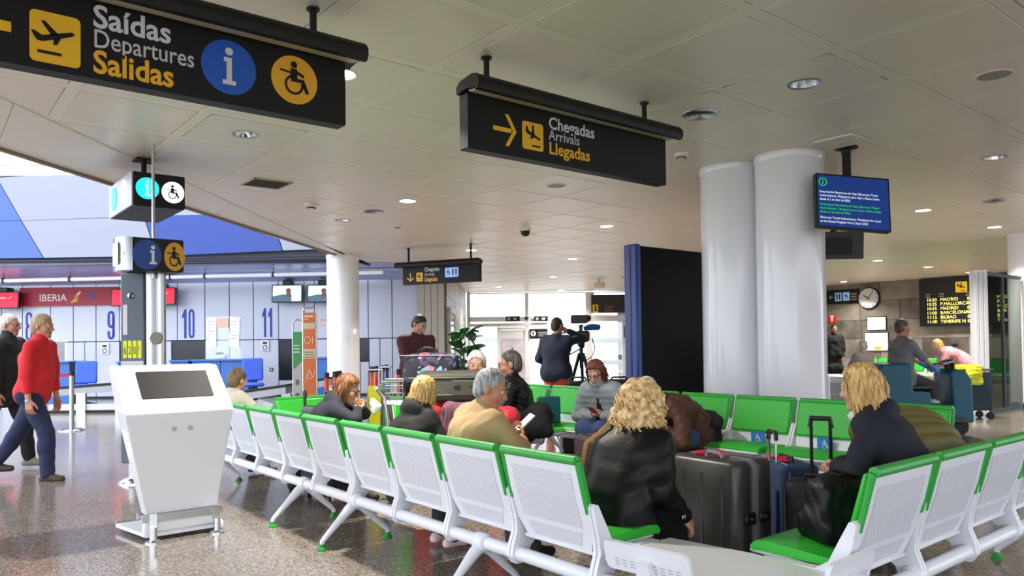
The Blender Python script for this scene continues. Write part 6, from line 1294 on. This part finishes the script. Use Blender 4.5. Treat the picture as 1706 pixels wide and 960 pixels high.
def suitcase(label, loc, rz, w, d, h, shell, kind='hard', handle=None, hmat=None, tagm=None, trim=None, z0=.05):
    """w = wide face, d = thickness (local x), h = height"""
    t = empty('suitcase', loc, label, 'suitcase', 'suitcases'); T = Matrix.Translation(loc) @ Matrix.Rotation(rz, 4, 'Z')
    B = lambda: MB(T=T)
    if kind == 'hard':
        for q in (-1, 1):
            b = B(); rbox_mesh(b, (q * (d / 4 + .006), 0, z0 + h / 2), (d / 2 - .008, w, h), .055); b.build('shell_half', shell, t, angle=60)
            for y in (-w * .28, 0, w * .28):
                b = B(); b.box((q * (d / 2 + .001), y, z0 + h / 2), (.012, w * .05, h * .78), .005); b.build('rib', shell, t)
        b = B(); P = rrect(-w / 2 - .003, z0 - .003, w / 2 + .003, z0 + h + .003, .055, 5); f = T @ Matrix(((0, 0, 1, 0), (1, 0, 0, 0), (0, 1, 0, 0), (0, 0, 0, 1))); b.T = I4
        b.prism(P, f, -.016, .016); b.build('seam_band', trim or mat('grey_seam', '#7d8084', .4), t, angle=50)
        for q in (-1, 1): b = B(); b.box((q * .065, -w / 2 - .008, z0 + h * .52), (.09, .022, .07), .01); l = b.build('lock', BLACK, t); b = B(); c = T @ Vector((q * .06, -w / 2 - .02, z0 + h * .52)); n_ = T.to_3x3() @ Vector((0, -1, 0)); b = MB(); b.cyl(c, c + n_ * .01, .014, n=12); b.build('lock_knob', STEEL, l)
        b = B(); b.tube([(-.10, -w * .2, z0 + h + .002), (-.10, -w * .17, z0 + h + .028), (-.10, w * .0, z0 + h + .034), (-.10, w * .03, z0 + h + .004)], .012, 8); b.build('carry_handle', mat('grey_handle', '#8a8d92', .4), t)
    else:
        b = B(); rbox_mesh(b, (0, 0, z0 + h / 2), (d, w, h), .05); b.build('body', shell, t, angle=60)
        b = B(); rbox_mesh(b, (-d / 2 - .004, 0, z0 + h * .42), (.03, w * .78, h * .6), .012); b.build('front_pocket', shell, t, angle=60)
        for dx in (-.3, .3):
            b = B(); P = [(T @ Vector((dx * d, y * (w / 2 + .004), z0 + zz))) for y, zz in ((-1, .06), (-1, h - .06), (-.88, h + .003), (.88, h + .003), (1, h - .06), (1, .06))]; b.T = I4; b.tube(P, .006, 6); b.build('piping', trim or BLACK, t)
        b = B(); b.tube([(0, -.09, z0 + h), (0, -.08, z0 + h + .03), (0, .08, z0 + h + .03), (0, .09, z0 + h)], .01, 8); b.build('carry_handle', BLACK, t)
    for x in (-1, 1):
        for y in (-1, 1): b = B(); b.cyl((x * d * .32 - .012, y * w * .38, .026), (x * d * .32 + .012, y * w * .38, .026), .026, n=14); b.build('wheel', BLACK, t)
    if handle:
        b = B(); y0 = handle[1]; b.tube([(handle[2], y0 - .05, z0 + h - .01), (handle[2], y0 - .05, handle[0] - .02), (handle[2], y0 - .04, handle[0]), (handle[2], y0 + .04, handle[0]), (handle[2], y0 + .05, handle[0] - .02), (handle[2], y0 + .05, z0 + h - .01)], .0095, 8); hh = b.build('telescopic_handle', hmat, t)
        b = B(); b.tube([(handle[2], y0 - .055, handle[0] - .05), (handle[2], y0 - .05, handle[0]), (handle[2], y0 + .05, handle[0]), (handle[2], y0 + .055, handle[0] - .05)], .015, 8); b.build('grip', BLACK, hh)
    if tagm: b = B(); b.tube([(0, -.02, z0 + h + .02), (-.06, .03, z0 + h + .02), (-.09, .10, z0 + h + .012)], .014, 8, sx=1.); b.box((-.05, -.05, z0 + h + .012), (.05, .09, .012), .004); b.build('luggage_tag', tagm, t)
    return t
REDT = mat('red_tag', '#d4213f', .6)
suitcase('large charcoal hard shell suitcase beside the curly haired person', at2(1196, 4.45), YAW - PI / 2 + R_(35), .50, .33, .66, mat('charcoal_shell', '#3d3b37', .36), 'hard', tagm=REDT)
suitcase('blue soft suitcase with a silver telescopic handle and red strap', at2(1306, 4.85), YAW - PI / 2 + R_(6), .40, .26, .56, mat('blue_canvas', '#2b4568', .7, bump=(120, .2)), 'soft', handle=(.80, -.02, -.10), hmat=STEEL, tagm=REDT, trim=mat('pale_blue_piping', '#6d86a8', .6))
suitcase('dark suitcase with a black handle held by the navy coat person', at2(1364, 4.2), YAW - PI / 2 + R_(60), .36, .24, .55, mat('black_canvas', '#1b1b1e', .7, bump=(120, .2)), 'soft', handle=(.945, 0, .0), hmat=BLACK)
suitcase('dark plum suitcase between the tan jacket and the curly hair', at2(1000, 4.95), YAW - PI / 2 + R_(15), .42, .26, .72, mat('plum_canvas', '#2c1a28', .6, bump=(120, .2)), 'soft')
suitcase('dark grey suitcase with thin black handles behind the bench, left of the glasses woman', at2(541, 6.9), YAW - PI / 2 + R_(50), .42, .28, .78, mat('slate_canvas', '#4a4b50', .6), 'soft', handle=(.96, 0, .05), hmat=BLACK)
suitcase('black suitcase with two slim handles near the green seat end', at2(498, 7.15), YAW - PI / 2 + R_(20), .34, .24, .55, mat('black_canvas', '#1b1b1e'), 'soft', handle=(.95, 0, .05), hmat=BLACK)
# luggage trolley
tc_ = at2(712, 6.9); TR = Matrix.Translation(tc_) @ Matrix.Rotation(YAW - PI / 2 + R_(6), 4, 'Z')
t = empty('luggage_trolley', tc_, 'steel luggage trolley with a wire basket under the stacked bags', 'trolley')
m = MB(T=TR); m.tube([(-.30, -.28, .16), (.50, -.28, .16), (.55, -.2, .16), (.55, .2, .16), (.50, .28, .16), (-.30, .28, .16), (-.30, -.28, .16)], .018, 8)
for y in (-.12, .12): m.tube([(-.30, y, .16), (.55, y, .16)], .012, 8)
m.build('base_frame', STEEL, t)
for x, y in ((-.3, -.26), (-.3, .26), (.48, 0)): m = MB(T=TR); m.cyl((x, y - .02, .07), (x, y + .02, .07), .07, n=18); m.build('wheel', RUBBER, t)
m = MB(T=TR)
for y in (-.27, .27): m.tube([(-.29, y, .16), (-.34, y, .6), (-.38, y, .92), (-.44, y, 1.0)], .017, 8)
m.tube([(-.44, -.27, 1.0), (-.44, .27, 1.0)], .02, 10); m.tube([(-.33, -.27, .5), (-.33, .27, .5)], .014, 8); m.build('handle_frame', STEEL, t)
m = MB(T=TR)
for zz, g in ((.86, .0), (.93, .0), (1.0, .0), (1.06, .0)): m.tube([(-.40 - g, -.24, zz), (-.22, -.24, zz), (-.22, .24, zz), (-.40 - g, .24, zz)], .006 if zz < 1.05 else .011, 6)
for k in range(9): y = -.24 + .06 * k; m.tube([(-.22, y, 1.06), (-.22, y, .86), (-.38, y, .86)], .004, 5)
for x in (-.27, -.33): 
    for y in (-.24, .24): m.tube([(x, y, 1.06), (x, y, .86)], .004, 5)
m.build('wire_basket', STEEL, t)
def soft_bag(name, label, cat, T, size, r, m_, extra=None, group=None, disp=None):
    S = Sdf(); S.bx(V3(0, 0, size[2] / 2), V3(size[0] / 2 - r, size[1] / 2 - r, size[2] / 2 - r), r); me = np_mesh(name, [S.mesh(.012, disp or wrinkle(sum(map(ord, label)) % 50, .008, 18))]); me.transform(T)
    o = link_mesh(name, me, m_, None, angle=None); tag(o, label, cat, group)
    if extra: extra(T, o)
    return o
def sub(o, mb, name, m_): return mb.build(name, m_, o)
TB = lambda px, d, z, rz=0.: Matrix.Translation(at2(px, d)) @ Matrix.Translation((0, 0, z)) @ Matrix.Rotation(YAW - PI / 2 + R_(rz), 4, 'Z')
soft_bag('duffel_bag', 'red bag under the olive suitcase on the trolley', 'bag', TB(722, 6.85, .18, 4), (.40, .36, .70), .08, mat('red_nylon', '#b3202c', .55))
soft_bag('duffel_bag', 'purple and red striped woven bag low on the trolley', 'bag', TB(772, 6.75, .18, -6), (.36, .36, .70), .08, STRIPE)
soft_bag('duffel_bag', 'red and grey bag edge beside the tan jacket shoulder', 'bag', TB(838, 6.5, .0, -6), (.26, .30, .84), .10, mat('crimson_nylon', '#bf2733', .55))
def olive_extra(T, o):
    m = MB(T=T); m.tube([(-.36, -.20, .20), (.36, -.20, .20)], .008, 6); m.tube([(-.36, -.205, .05), (.36, -.205, .05)], .008, 6); sub(o, m, 'piping', BLACK)
    m = MB(T=T); m.box((.16, -.205, .11), (.26, .02, .14), .01); sub(o, m, 'front_pocket', mat('olive_canvas', '#45423a', .7))
    for x, z in ((.07, .13), (.22, .13), (.22, .05)): m = MB(T=T); m.box((x, -.222, z), (.055, .012, .018), .004); sub(o, m, 'buckle', BLACK)
    m = MB(T=T); m.tube([(-.25, -.21, .14), (-.22, -.225, .16), (-.21, -.225, .12)], .007, 6); sub(o, m, 'zip_pull', SWHITE)
soft_bag('suitcase', 'dark olive soft suitcase lying flat on top of the trolley', 'suitcase', TB(752, 6.85, .885, -3), (.62, .40, .25), .045, mat('olive_canvas', '#45423a', .7), olive_extra, 'suitcases')
def floral_extra(T, o):
    m = MB(T=T); m.tube([(-.27, -.125, .28), (.27, -.125, .28)], .006, 6); sub(o, m, 'piping', BLACK)
    for y in (-.09, .09): m = MB(T=T); m.tube([(-.1, y, .26), (-.09, y, .33), (-.03, y, .36), (.05, y, .33), (.06, y, .26)], .009, 8); sub(o, m, 'strap', BLACK)
soft_bag('travel_bag', 'dark floral travel bag with pink and blue petals, topmost on the trolley', 'bag', TB(716, 7.15, 1.0, -4), (.50, .24, .30), .05, FLORAL, floral_extra)
soft_bag('travel_bag', 'second dark floral bag half behind the first one', 'bag', TB(742, 7.3, 1.0, 5), (.30, .22, .285), .05, FLORAL)
# bags around the seats
def tote_extra(T, o):
    for y in (-.05, .05): m = MB(T=T); m.tube([(-.06, y, .28), (-.05, y, .36), (0, y, .40), (.05, y, .36), (.06, y, .28)], .005, 6); sub(o, m, 'rope_handle', mat('pale_teal_rope', '#7fc2ae', .7))
    flats('shop_mark', [rrect(-.035, .135, .035, .145, .002, 1)], T @ frame((0, -.061, 0), (1, 0, 0)), mat('pale_teal_rope', '#7fc2ae'), o, .004)
soft_bag('shopping_bag', 'teal paper shopping bag with rope handles on the green bench', 'bag', TB(912, 8.62, .475, 10), (.26, .12, .30), .012, mat('teal_paper', '#0f5a62', .6), tote_extra, disp=wrinkle(3, .002, 20))
def hand_extra(T, o):
    for y in (-.04, .04): m = MB(T=T); m.tube([(-.10, y, .28), (-.09, y, .31), (-.03, y, .33), (.05, y, .31), (.10, y, .28)], .008, 8); sub(o, m, 'strap', LEATHER)
S = Sdf(); S.bx(V3(0, 0, .06), V3(.17, .09, .03), .03, k=.05).bx(V3(-.01, 0, .17), V3(.13, .05, .08), .04, k=.08).bx(V3(0, 0, .27), V3(.09, .015, .02), .02, k=.06)
T = Matrix.Translation((3.37, 1.75, .472)) @ Matrix.Rotation(R_(-25), 4, 'Z') @ Matrix.Scale(.92, 4); me = np_mesh('handbag', [S.mesh(.01, wrinkle(12, .011, 22))]); me.transform(T); o = link_mesh('handbag', me, LEATHER, angle=None); tag(o, 'slouchy black leather handbag on the empty green seat', 'bag'); hand_extra(T, o)
S = Sdf(); S.bx(V3(0, 0, .1), V3(.14, .10, .05), .05, k=.05).el((.08, 0, .17), (.12, .1, .10), k=.06); T = TB(1162, 7.0, .465, 0); me = np_mesh('shoulder_bag', [S.mesh(.012, wrinkle(8, .014, 20))]); me.transform(T); o = link_mesh('shoulder_bag', me, C_BLACK, angle=None); tag(o, 'black bag with a metal stud beside the brown leather jacket', 'bag')
m = MB(T=T); m.ell((.02, -.16, .12), (.014, .01, .014), 10, 6); sub(o, m, 'stud', STEEL)
S = Sdf(); S.bx(V3(0, 0, .14), V3(.11, .10, .08), .06, k=.05).el((.03, 0, .3), (.13, .12, .10), k=.08); T = TB(893, 7.45, .46, 0) @ Matrix.Scale(.85, 4); me = np_mesh('folded_coat', [S.mesh(.012, wrinkle(18, .02, 17))]); me.transform(T); o = link_mesh('folded_coat', me, C_BLACK, angle=None); tag(o, 'bundled black coat on the lap beside the teal shopping bag', 'coat')
# equipment cases and camera bags behind the far bench
for k, (px, d, w) in enumerate(((962, 9.7, .34), (1030, 9.6, .34))):
    t = empty('equipment_case', at2(px, d), ('black equipment case under the camera bag, left one', 'black equipment case under the camera bag, by the display wall')[k], 'case', 'equipment cases'); m = MB(T=TB(px, d, 0)); m.box((0, 0, .385), (w + .1, .4, .77), .02); m.build('body', BLACK, t); m = MB(T=TB(px, d, 0)); m.tube([(-.1, -.21, .5), (-.1, -.24, .52), (.1, -.24, .52), (.1, -.21, .5)], .01, 6); m.build('handle', STEEL, t)
    def cb(T, o): m = MB(T=T); m.tube([(-.12, 0, .12), (-.08, 0, .17), (.08, 0, .17), (.12, 0, .12)], .012, 8); sub(o, m, 'strap', BLACK)
    soft_bag('camera_bag', ('small black camera bag right of the cameraman', 'small black camera bag beside the blue display edge')[k], 'bag', TB(px, d, .77), (w - .06, .24, .13), .05, C_BLACK, cb, 'camera bags')
# video camera on tripod
T = TB(968, 11.6, 0); t = empty('tripod', at2(968, 11.6), 'black camera tripod beside the navy jumper person', 'tripod')
m = MB(T=T)
m.cyl((0, 0, 1.0), (0, 0, 1.36), .03, n=12); m.ell((0, 0, 1.36), (.06, .06, .05)); m.build('centre_column', BLACK, t)
for k in range(3):
    a = R_(80 + 120 * k); m = MB(T=T); m.tube([(.03 * math.cos(a), .03 * math.sin(a), 1.22), (.22 * math.cos(a), .22 * math.sin(a), .62), (.42 * math.cos(a), .42 * math.sin(a), .02)], [.026, .022, .014], 8); m.build('leg', BLACK, t)
m = MB(T=T); m.tube([(.05, 0, 1.32), (-.16, -.12, 1.22), (-.30, -.2, 1.15)], .010, 6); m.build('pan_handle', BLACK, t)
t = empty('video_camera', at2(968, 11.6), 'black video camera with a fluffy blue microphone on the tripod', 'camera'); 
m = MB(T=T); m.box((.02, .05, 1.48), (.20, .42, .17), .03); m.box((.02, .30, 1.47), (.15, .2, .14), .03); m.build('body', BLACK, t)
m = MB(T=T); m.box((.0, .02, 1.64), (.05, .34, .035), .012); m.cyl((0, -.1, 1.56), (0, -.1, 1.64), .016); m.cyl((0, .15, 1.56), (0, .15, 1.64), .016); m.build('top_handle', BLACK, t)
m = MB(T=T); m.box((-.04, -.14, 1.74), (.25, .07, .13), .012); m.build('monitor', BLACK, t); m = MB(T=T); m.ell((.10, .02, 1.76), (.06, .07, .06)); m.build('lamp_head', BLACK, t)
m = MB(T=T); m.tube([(.05, .08, 1.60), (.13, .08, 1.62), (.19, .08, 1.625), (.29, .08, 1.62), (.31, .08, 1.62)], [.03, .045, .05, .045, .015], 12); m.build('microphone', mat('blue_foam', '#2f5fae', .95, bump=(80, .6)), t)
m = MB(T=T); m.tube([(.17, 0, 1.45), (.21, 0, 1.3), (.16, 0, 1.16), (.06, 0, 1.1)], .008, 6); m.build('cable', BLACK, t); m = MB(T=T); m.ell((-.14, -.03, 1.52), (.05, .09, .05)); m.build('viewfinder', BLACK, t)
# ---------------- plant by the entrance
T = TB(776, 15.8, 0); t = empty('potted_plant', at2(776, 15.8), 'leafy green plant with broad leaves by the stone wall', 'plant'); rs = np.random.RandomState(11)
m = MB(T=T); m.lathe([(.17, 0), (.24, .42), (.25, .45), (.22, .45), (.20, .40)], (0, 0, 0), 24); m.build('pot', mat('pale_pot', '#c9c6bd', .5), t)
m = MB(T=T); m.lathe([(.001, .41), (.20, .41)][::-1], (0, 0, 0), 20, cap=False); m.build('soil', mat('soil', '#2b2018', .9), t)
LF = mat('deep_green_leaf', '#2c6134', .35, var=(5, .3)); stem = MB(T=T)
for k in range(6):
    a = 2 * PI * k / 6; tip = (.12 * math.cos(a), .12 * math.sin(a), 1.15 + .08 * (k % 3)); stem.tube([(.03 * math.cos(a), .03 * math.sin(a), .4), (.07 * math.cos(a), .07 * math.sin(a), .8), tip], [.018, .014, .008], 6)
stem.build('stem', mat('plant_stem', '#4a5a34', .7), t)
for k in range(46):
    a = rs.rand() * 2 * PI; z = .85 + .80 * rs.rand(); r0 = .03 + .08 * rs.rand(); L = .22 + .12 * rs.rand(); w = L * .42; pit = R_(rs.uniform(-35, 55)); Tl = T @ Matrix.Translation((r0 * math.cos(a), r0 * math.sin(a), z)) @ Matrix.Rotation(a, 4, 'Z') @ Matrix.Rotation(-pit, 4, 'Y') @ Matrix.Rotation(rs.uniform(-.6, .6), 4, 'X')
    m = MB(T=Tl); n = 6; vs = []; fs = []
    for i in range(n + 1):
        f = i / n; ww = w * math.sin(PI * min(1, f * .92 + .06)) ** .7; zz = -.28 * L * f * f; vs += [(L * f, -ww, zz + .03), (L * f, 0, zz), (L * f, ww, zz + .03)]
    for i in range(n): fs += [(3 * i, 3 * i + 1, 3 * i + 4, 3 * i + 3), (3 * i + 1, 3 * i + 2, 3 * i + 5, 3 * i + 4)]
    m.add(vs, fs); m.build('leaf', LF, t)
# ================================================================ right-hand far area
bench('far bench turned away under the clock wall, beige looking backs', 4, .62, (17.4, 12.0, 0), R_(-90), (.5, 1.9)); bench('far green bench facing us behind the floor cleaner', 4, .64, (20.9, 7.9, 0), R_(90), (.5, 1.9)); bench('far green bench seen past the pink gilet and through the partition glass', 4, .64, (20.9, 5.3, 0), R_(90), (.5, 1.9))
# scrubber (drives to the right)
ST = TB(1520, 10.8, 0); t = empty('floor_scrubber', at2(1520, 10.8), 'teal ride-on floor scrubber machine driven by the cleaner', 'cleaning machine'); TEAL = mat('teal_plastic', '#00566c', .45); SDK = mat('scrubber_grey', '#3b3e44', .5)
f = ST @ frame((0, -.38, 0), (1, 0, 0))
m = MB(); m.prism([(-.70, .30), (-.70, .95), (-.62, 1.04), (-.24, 1.05), (-.20, .98), (-.20, .66), (.04, .64), (.06, .40), (.06, .30)], f, -.76, 0); o = m.build('body', TEAL, t, angle=30); bv = o.modifiers.new('b', 'BEVEL'); bv.width = .03; bv.segments = 2; bv.limit_method = 'ANGLE'
m = MB(); m.prism([(-.68, .10), (-.68, .34), (.26, .34), (.30, .10)], f, -.78, .02); m.build('skirt', SDK, t, angle=30)
m = MB(T=ST); m.box((-.02, 0, .70), (.44, .46, .10), .03); m.build('seat', BLACK, t)
m = MB(); m.prism([(.44, .20), (.40, .90), (.46, .96), (.62, .92), (.70, .80), (.72, .20)], f, -.60, -.14); o = m.build('steering_column', TEAL, t, angle=30); bv = o.modifiers.new('b', 'BEVEL'); bv.width = .03; bv.segments = 2; bv.limit_method = 'ANGLE'
m = MB(T=ST); m.box((.30, 0, .24), (.6, .6, .06), .015); m.build('footplate', SDK, t)
m = MB(T=ST); m.lathe([(.15, -.012), (.175, 0), (.15, .012), (.13, 0), (.15, -.012)], (.42, 0, 1.03), 24, Matrix.Rotation(R_(-20), 3, 'Y')); m.box((.43, 0, 1.02), (.28, .04, .02), .006); m.cyl((.45, 0, 1.02), (.52, 0, .92), .03); m.build('steering_wheel', RUBBER, t)
m = MB(T=ST); m.cyl((.60, -.08, .13), (.60, .08, .13), .13, n=24); m.build('front_wheel', RUBBER, t)
for y in (-.3, .3): m = MB(T=ST); m.cyl((-.42, y - .04, .12), (-.42, y + .04, .12), .12, n=22); m.build('rear_wheel', RUBBER, t)
# cleaning cart with yellow cloth
T = TB(1618, 13.0, 0); t = empty('cleaning_cart', at2(1618, 13.0), 'dark teal cart behind the white partition post', 'cart'); m = MB(T=T); m.box((0, 0, .48), (.46, .4, .66), .03); m.build('bin', mat('dark_teal_fabric', '#12303c', .7), t); m = MB(T=T); m.tube([(-.24, -.2, .84), (.24, -.2, .84), (.24, .2, .84), (-.24, .2, .84), (-.24, -.2, .84)], .014, 8); m.build('rim', BLACK, t)
for x in (-.2, .2): m = MB(T=T); m.cyl((x, -.17, .06), (x, -.13, .06), .06, n=14); m.cyl((x, .13, .06), (x, .17, .06), .06, n=14); m.cyl((x, -.15, .06), (x, -.15, .16), .012, n=8); m.build('wheel', RUBBER, t)
S = Sdf(); S.bx(V3(-.08, -.05, .86), V3(.13, .12, .02), .03, k=.04).bx(V3(-.10, -.22, .72), V3(.10, .02, .12), .02, k=.05); me = np_mesh('safety_vest', [S.mesh(.014, wrinkle(21, .016, 22))]); me.transform(T); o = link_mesh('safety_vest', me, mat('hi_vis_yellow', '#c9c81e', .6), angle=None); tag(o, 'yellow safety vest draped over the dark cart', 'vest')
# white appliance behind the blonde hair
T = TB(1389, 12.2, 0); t = empty('service_cabinet', at2(1389, 12.2), 'low white grey cabinet beside the twin columns', 'cabinet'); m = MB(T=T); m.box((0, 0, .42), (.36, .4, .80), .03); m.build('body', WHITE, t)
for z in (.42, .62): m = MB(T=T); m.box((0, -.205, z), (.33, .015, .18), .008); m.build('drawer', mat('pale_grey_front', '#b5b9c0', .4), t)
m = MB(T=T); m.tube([(-.1, -.215, .3), (-.06, -.25, .27), (.0, -.23, .22)], .02, 8); m.build('hose', BLACK, t)
# grey glass partition
t = empty('glass_partition', (15.2, 5.2, 0), 'grey glass partition with a white grooved end post', 'partition')
bx_, by_ = 15.15, 5.29; T = Matrix.Translation((bx_, by_, 0)) @ Matrix.Rotation(YAW - PI / 2, 4, 'Z')
m = MB(T=T)
for k in range(3): m.box((-.085 + .085 * k, 0, 1.3), (.075, .16, 2.6), .01)
m.box((0, .01, 1.3), (.24, .12, 2.6)); m.build('corner_post', WHITE, t, smooth=False)
m = MB(); m.box((16.33, 5.29, 1.29), (1.9, .012, 2.5)); m.build('glass_pane', DGLASS, t, smooth=False)
m = MB(); m.box((16.33, 5.29, 2.56), (1.9, .06, .06)); m.box((16.33, 5.29, .03), (1.9, .06, .06)); m.box((16.3, 5.29, 1.29), (.04, .05, 2.5)); m.build('pane_frame', DKGREY, t, smooth=False)
m = MB(T=T); m.box((.85, -.25, .20), (.5, .03, .03)); m.cyl((.61, -.25, 0), (.61, -.25, .2), .015); m.build('black_rail', BLACK, t)
# ---------------- far wall: clock, signs, notices, flight board
XW = XF - .01
ff = frame((XW, 0, 0), (0, -1, 0))     # u = -Y
t = empty('wall_clock', (XW, 13.33, 2.9), 'round white wall clock on the stone wall', 'clock'); m = MB(); m.prism(disc(-13.33, 2.9, .40, 40), ff, 0, .08); m.build('case', BLACKM, t, angle=50); flats('dial', [disc(-13.33, 2.9, .365, 40)], ff, SWHITE, t, .095)
hm = []
for k in range(12): a = R_(30 * k); hm += stroke([(-13.33 + .29 * math.sin(a), 2.9 + .29 * math.cos(a)), (-13.33 + .345 * math.sin(a), 2.9 + .345 * math.cos(a))], .025)
flats('hour_mark', hm, ff, BLACK, t, .105)
for nm, ang, L, w in (('hour_hand', 303, .2, .035), ('minute_hand', 36, .31, .026)): a = R_(ang); flats(nm, stroke([(-13.33 - .06 * math.sin(a), 2.9 - .06 * math.cos(a)), (-13.33 + L * math.sin(a), 2.9 + L * math.cos(a))], w), ff, BLACK, t, .115)
t = empty('toilet_sign', (XW, 14.3, 3.0), 'black toilet sign with two pale blue squares left of the clock', 'sign'); m = MB(); m.prism([(-14.95, 2.74), (-13.72, 2.74), (-13.72, 3.28), (-14.95, 3.28)], ff, 0, .06); m.build('panel', SIGN, t, smooth=False)
flats('pale_square', [rrect(-14.62, 2.85, -14.36, 3.17, .02), rrect(-14.31, 2.85, -14.05, 3.17, .02)], ff, mat('sign_pale_blue', '#8fb6e6', .5, emit=.2), t, .064); flats('wheelchair', mv(PIC_WC, -14.18, 3.01, .24), ff, SIGN, t, .068)
for q in (-.2, .2): flats('figure', mv([disc(q, .4, .1), [(q - .14, .3), (q + .14, .3), (q + .08, -.45), (q - .08, -.45)]], -14.49, 3.01, .26), ff, SIGN, t, .068)
flats('arrow', mv(rot2(arrow(), 180), -14.77, 3.01, .16), ff, SWHITE, t, .064); flats('print', [[(-14.0, 3.12 - .1 * k), (-13.78, 3.12 - .1 * k), (-13.78, 3.06 - .1 * k), (-14.0, 3.06 - .1 * k)] for k in range(3)], ff, mat('sign_olive_print', '#8d8a5a', .6), t, .064)
t = empty('fire_sign', (XW, 14.78, 2.2), 'small red sign with a white T shaped mark over the black coat', 'sign'); m = MB(); m.prism([(-14.93, 2.04), (-14.62, 2.04), (-14.62, 2.35), (-14.93, 2.35)], ff, 0, .03); m.build('panel', mat('fire_red', '#c4201f', .5), t, smooth=False); flats('mark', [[(-14.86, 2.31), (-14.69, 2.31), (-14.69, 2.25), (-14.86, 2.25)], [(-14.81, 2.25), (-14.74, 2.25), (-14.74, 2.09), (-14.81, 2.09)]], ff, SWHITE, t, .034)
for (u0, u1, z0, z1), l in (((-13.43, -12.72, 1.71, 2.22), 'framed white notice below the clock'), ((-13.53, -12.65, .95, 1.64), 'larger white notice with a yellow label beneath the other')):
    t = empty('wall_notice', (XW, -(u0 + u1) / 2, z0), l, 'notice', 'notices on the stone wall'); m = MB(); m.prism([(u0, z0), (u1, z0), (u1, z1), (u0, z1)], ff, 0, .03); m.build('frame', BLACKM, t, smooth=False); flats('sheet', [[(u0 + .02, z0 + .02), (u1 - .03, z0 + .02), (u1 - .03, z1 - .03), (u0 + .02, z1 - .03)]], ff, PAPER, t, .033)
    flats('print', [[(u0 + .08, z1 - .09 - .06 * k), (u1 - .12, z1 - .09 - .06 * k), (u1 - .12, z1 - .10 - .06 * k), (u0 + .08, z1 - .10 - .06 * k)] for k in range(6)], ff, mat('print_pale', '#c3c8cc', .8), t, .036)
    if z0 < 1: flats('yellow_label', [[(u0 + .38, z0 + .05), (u0 + .6, z0 + .05), (u0 + .6, z0 + .17), (u0 + .38, z0 + .17)]], ff, YEL, t, .037)
t = empty('flight_board', (XW - .2, 10, 1.8), 'large black flight board with yellow lit rows and an arrival symbol', 'board'); fb = frame((XW - .2, 0, 0), (0, -1, 0)); m = MB(); m.prism([(-11.5, 1.80), (-8.2, 1.80), (-8.2, 3.45), (-11.5, 3.45)], fb, -.18, 0); m.build('case', mat('board_black', '#0b0b0c', .35), t, smooth=False)
flats('plane_plate', [rrect(-10.33, 2.92, -9.97, 3.28, .03)], fb, mat('lit_yellow', '#e6c11f', .5, emit=.25), t, .006); flats('plane', mv(PIC_ARR, -10.15, 3.10, .32), fb, BLACK, t, .010)
LED = mat('led_yellow', '#f4e36a', .5, emit=1.0)
for k, (a, c, e) in enumerate((('10:20', 'MADRID', '02'), ('10:25', 'P.MALLORCA', '02'), ('10:55', 'MADRID', '01'), ('11:00', 'BARCELONA', '02'), ('11:15', 'BILBAO', '02'), ('11:40', 'TENERIFE N', '03'))):
    z = 2.66 - .15 * k; text('lettering', a, fb, -11.26, z, .15, LED, t, .0, 1.0, .006); text('lettering', c, fb, -10.82, z, .15, LED, t, .0, 1.0, .006); text('lettering', e, fb, -9.98, z, .15, LED, t, .0, 1.0, .006); text('lettering', c[:3], fb, -9.1, z, .15, LED, t, .0, 1.0, .006)
flats('heading_print', [[(u, z), (u + w, z), (u + w, z + .04), (u, z + .04)] for u, w in ((-11.28, .14), (-10.85, .16), (-10.02, .12)) for z in (2.88, 2.80)], fb, mat('sign_grey_print', '#a9a9a6'), t, .006)
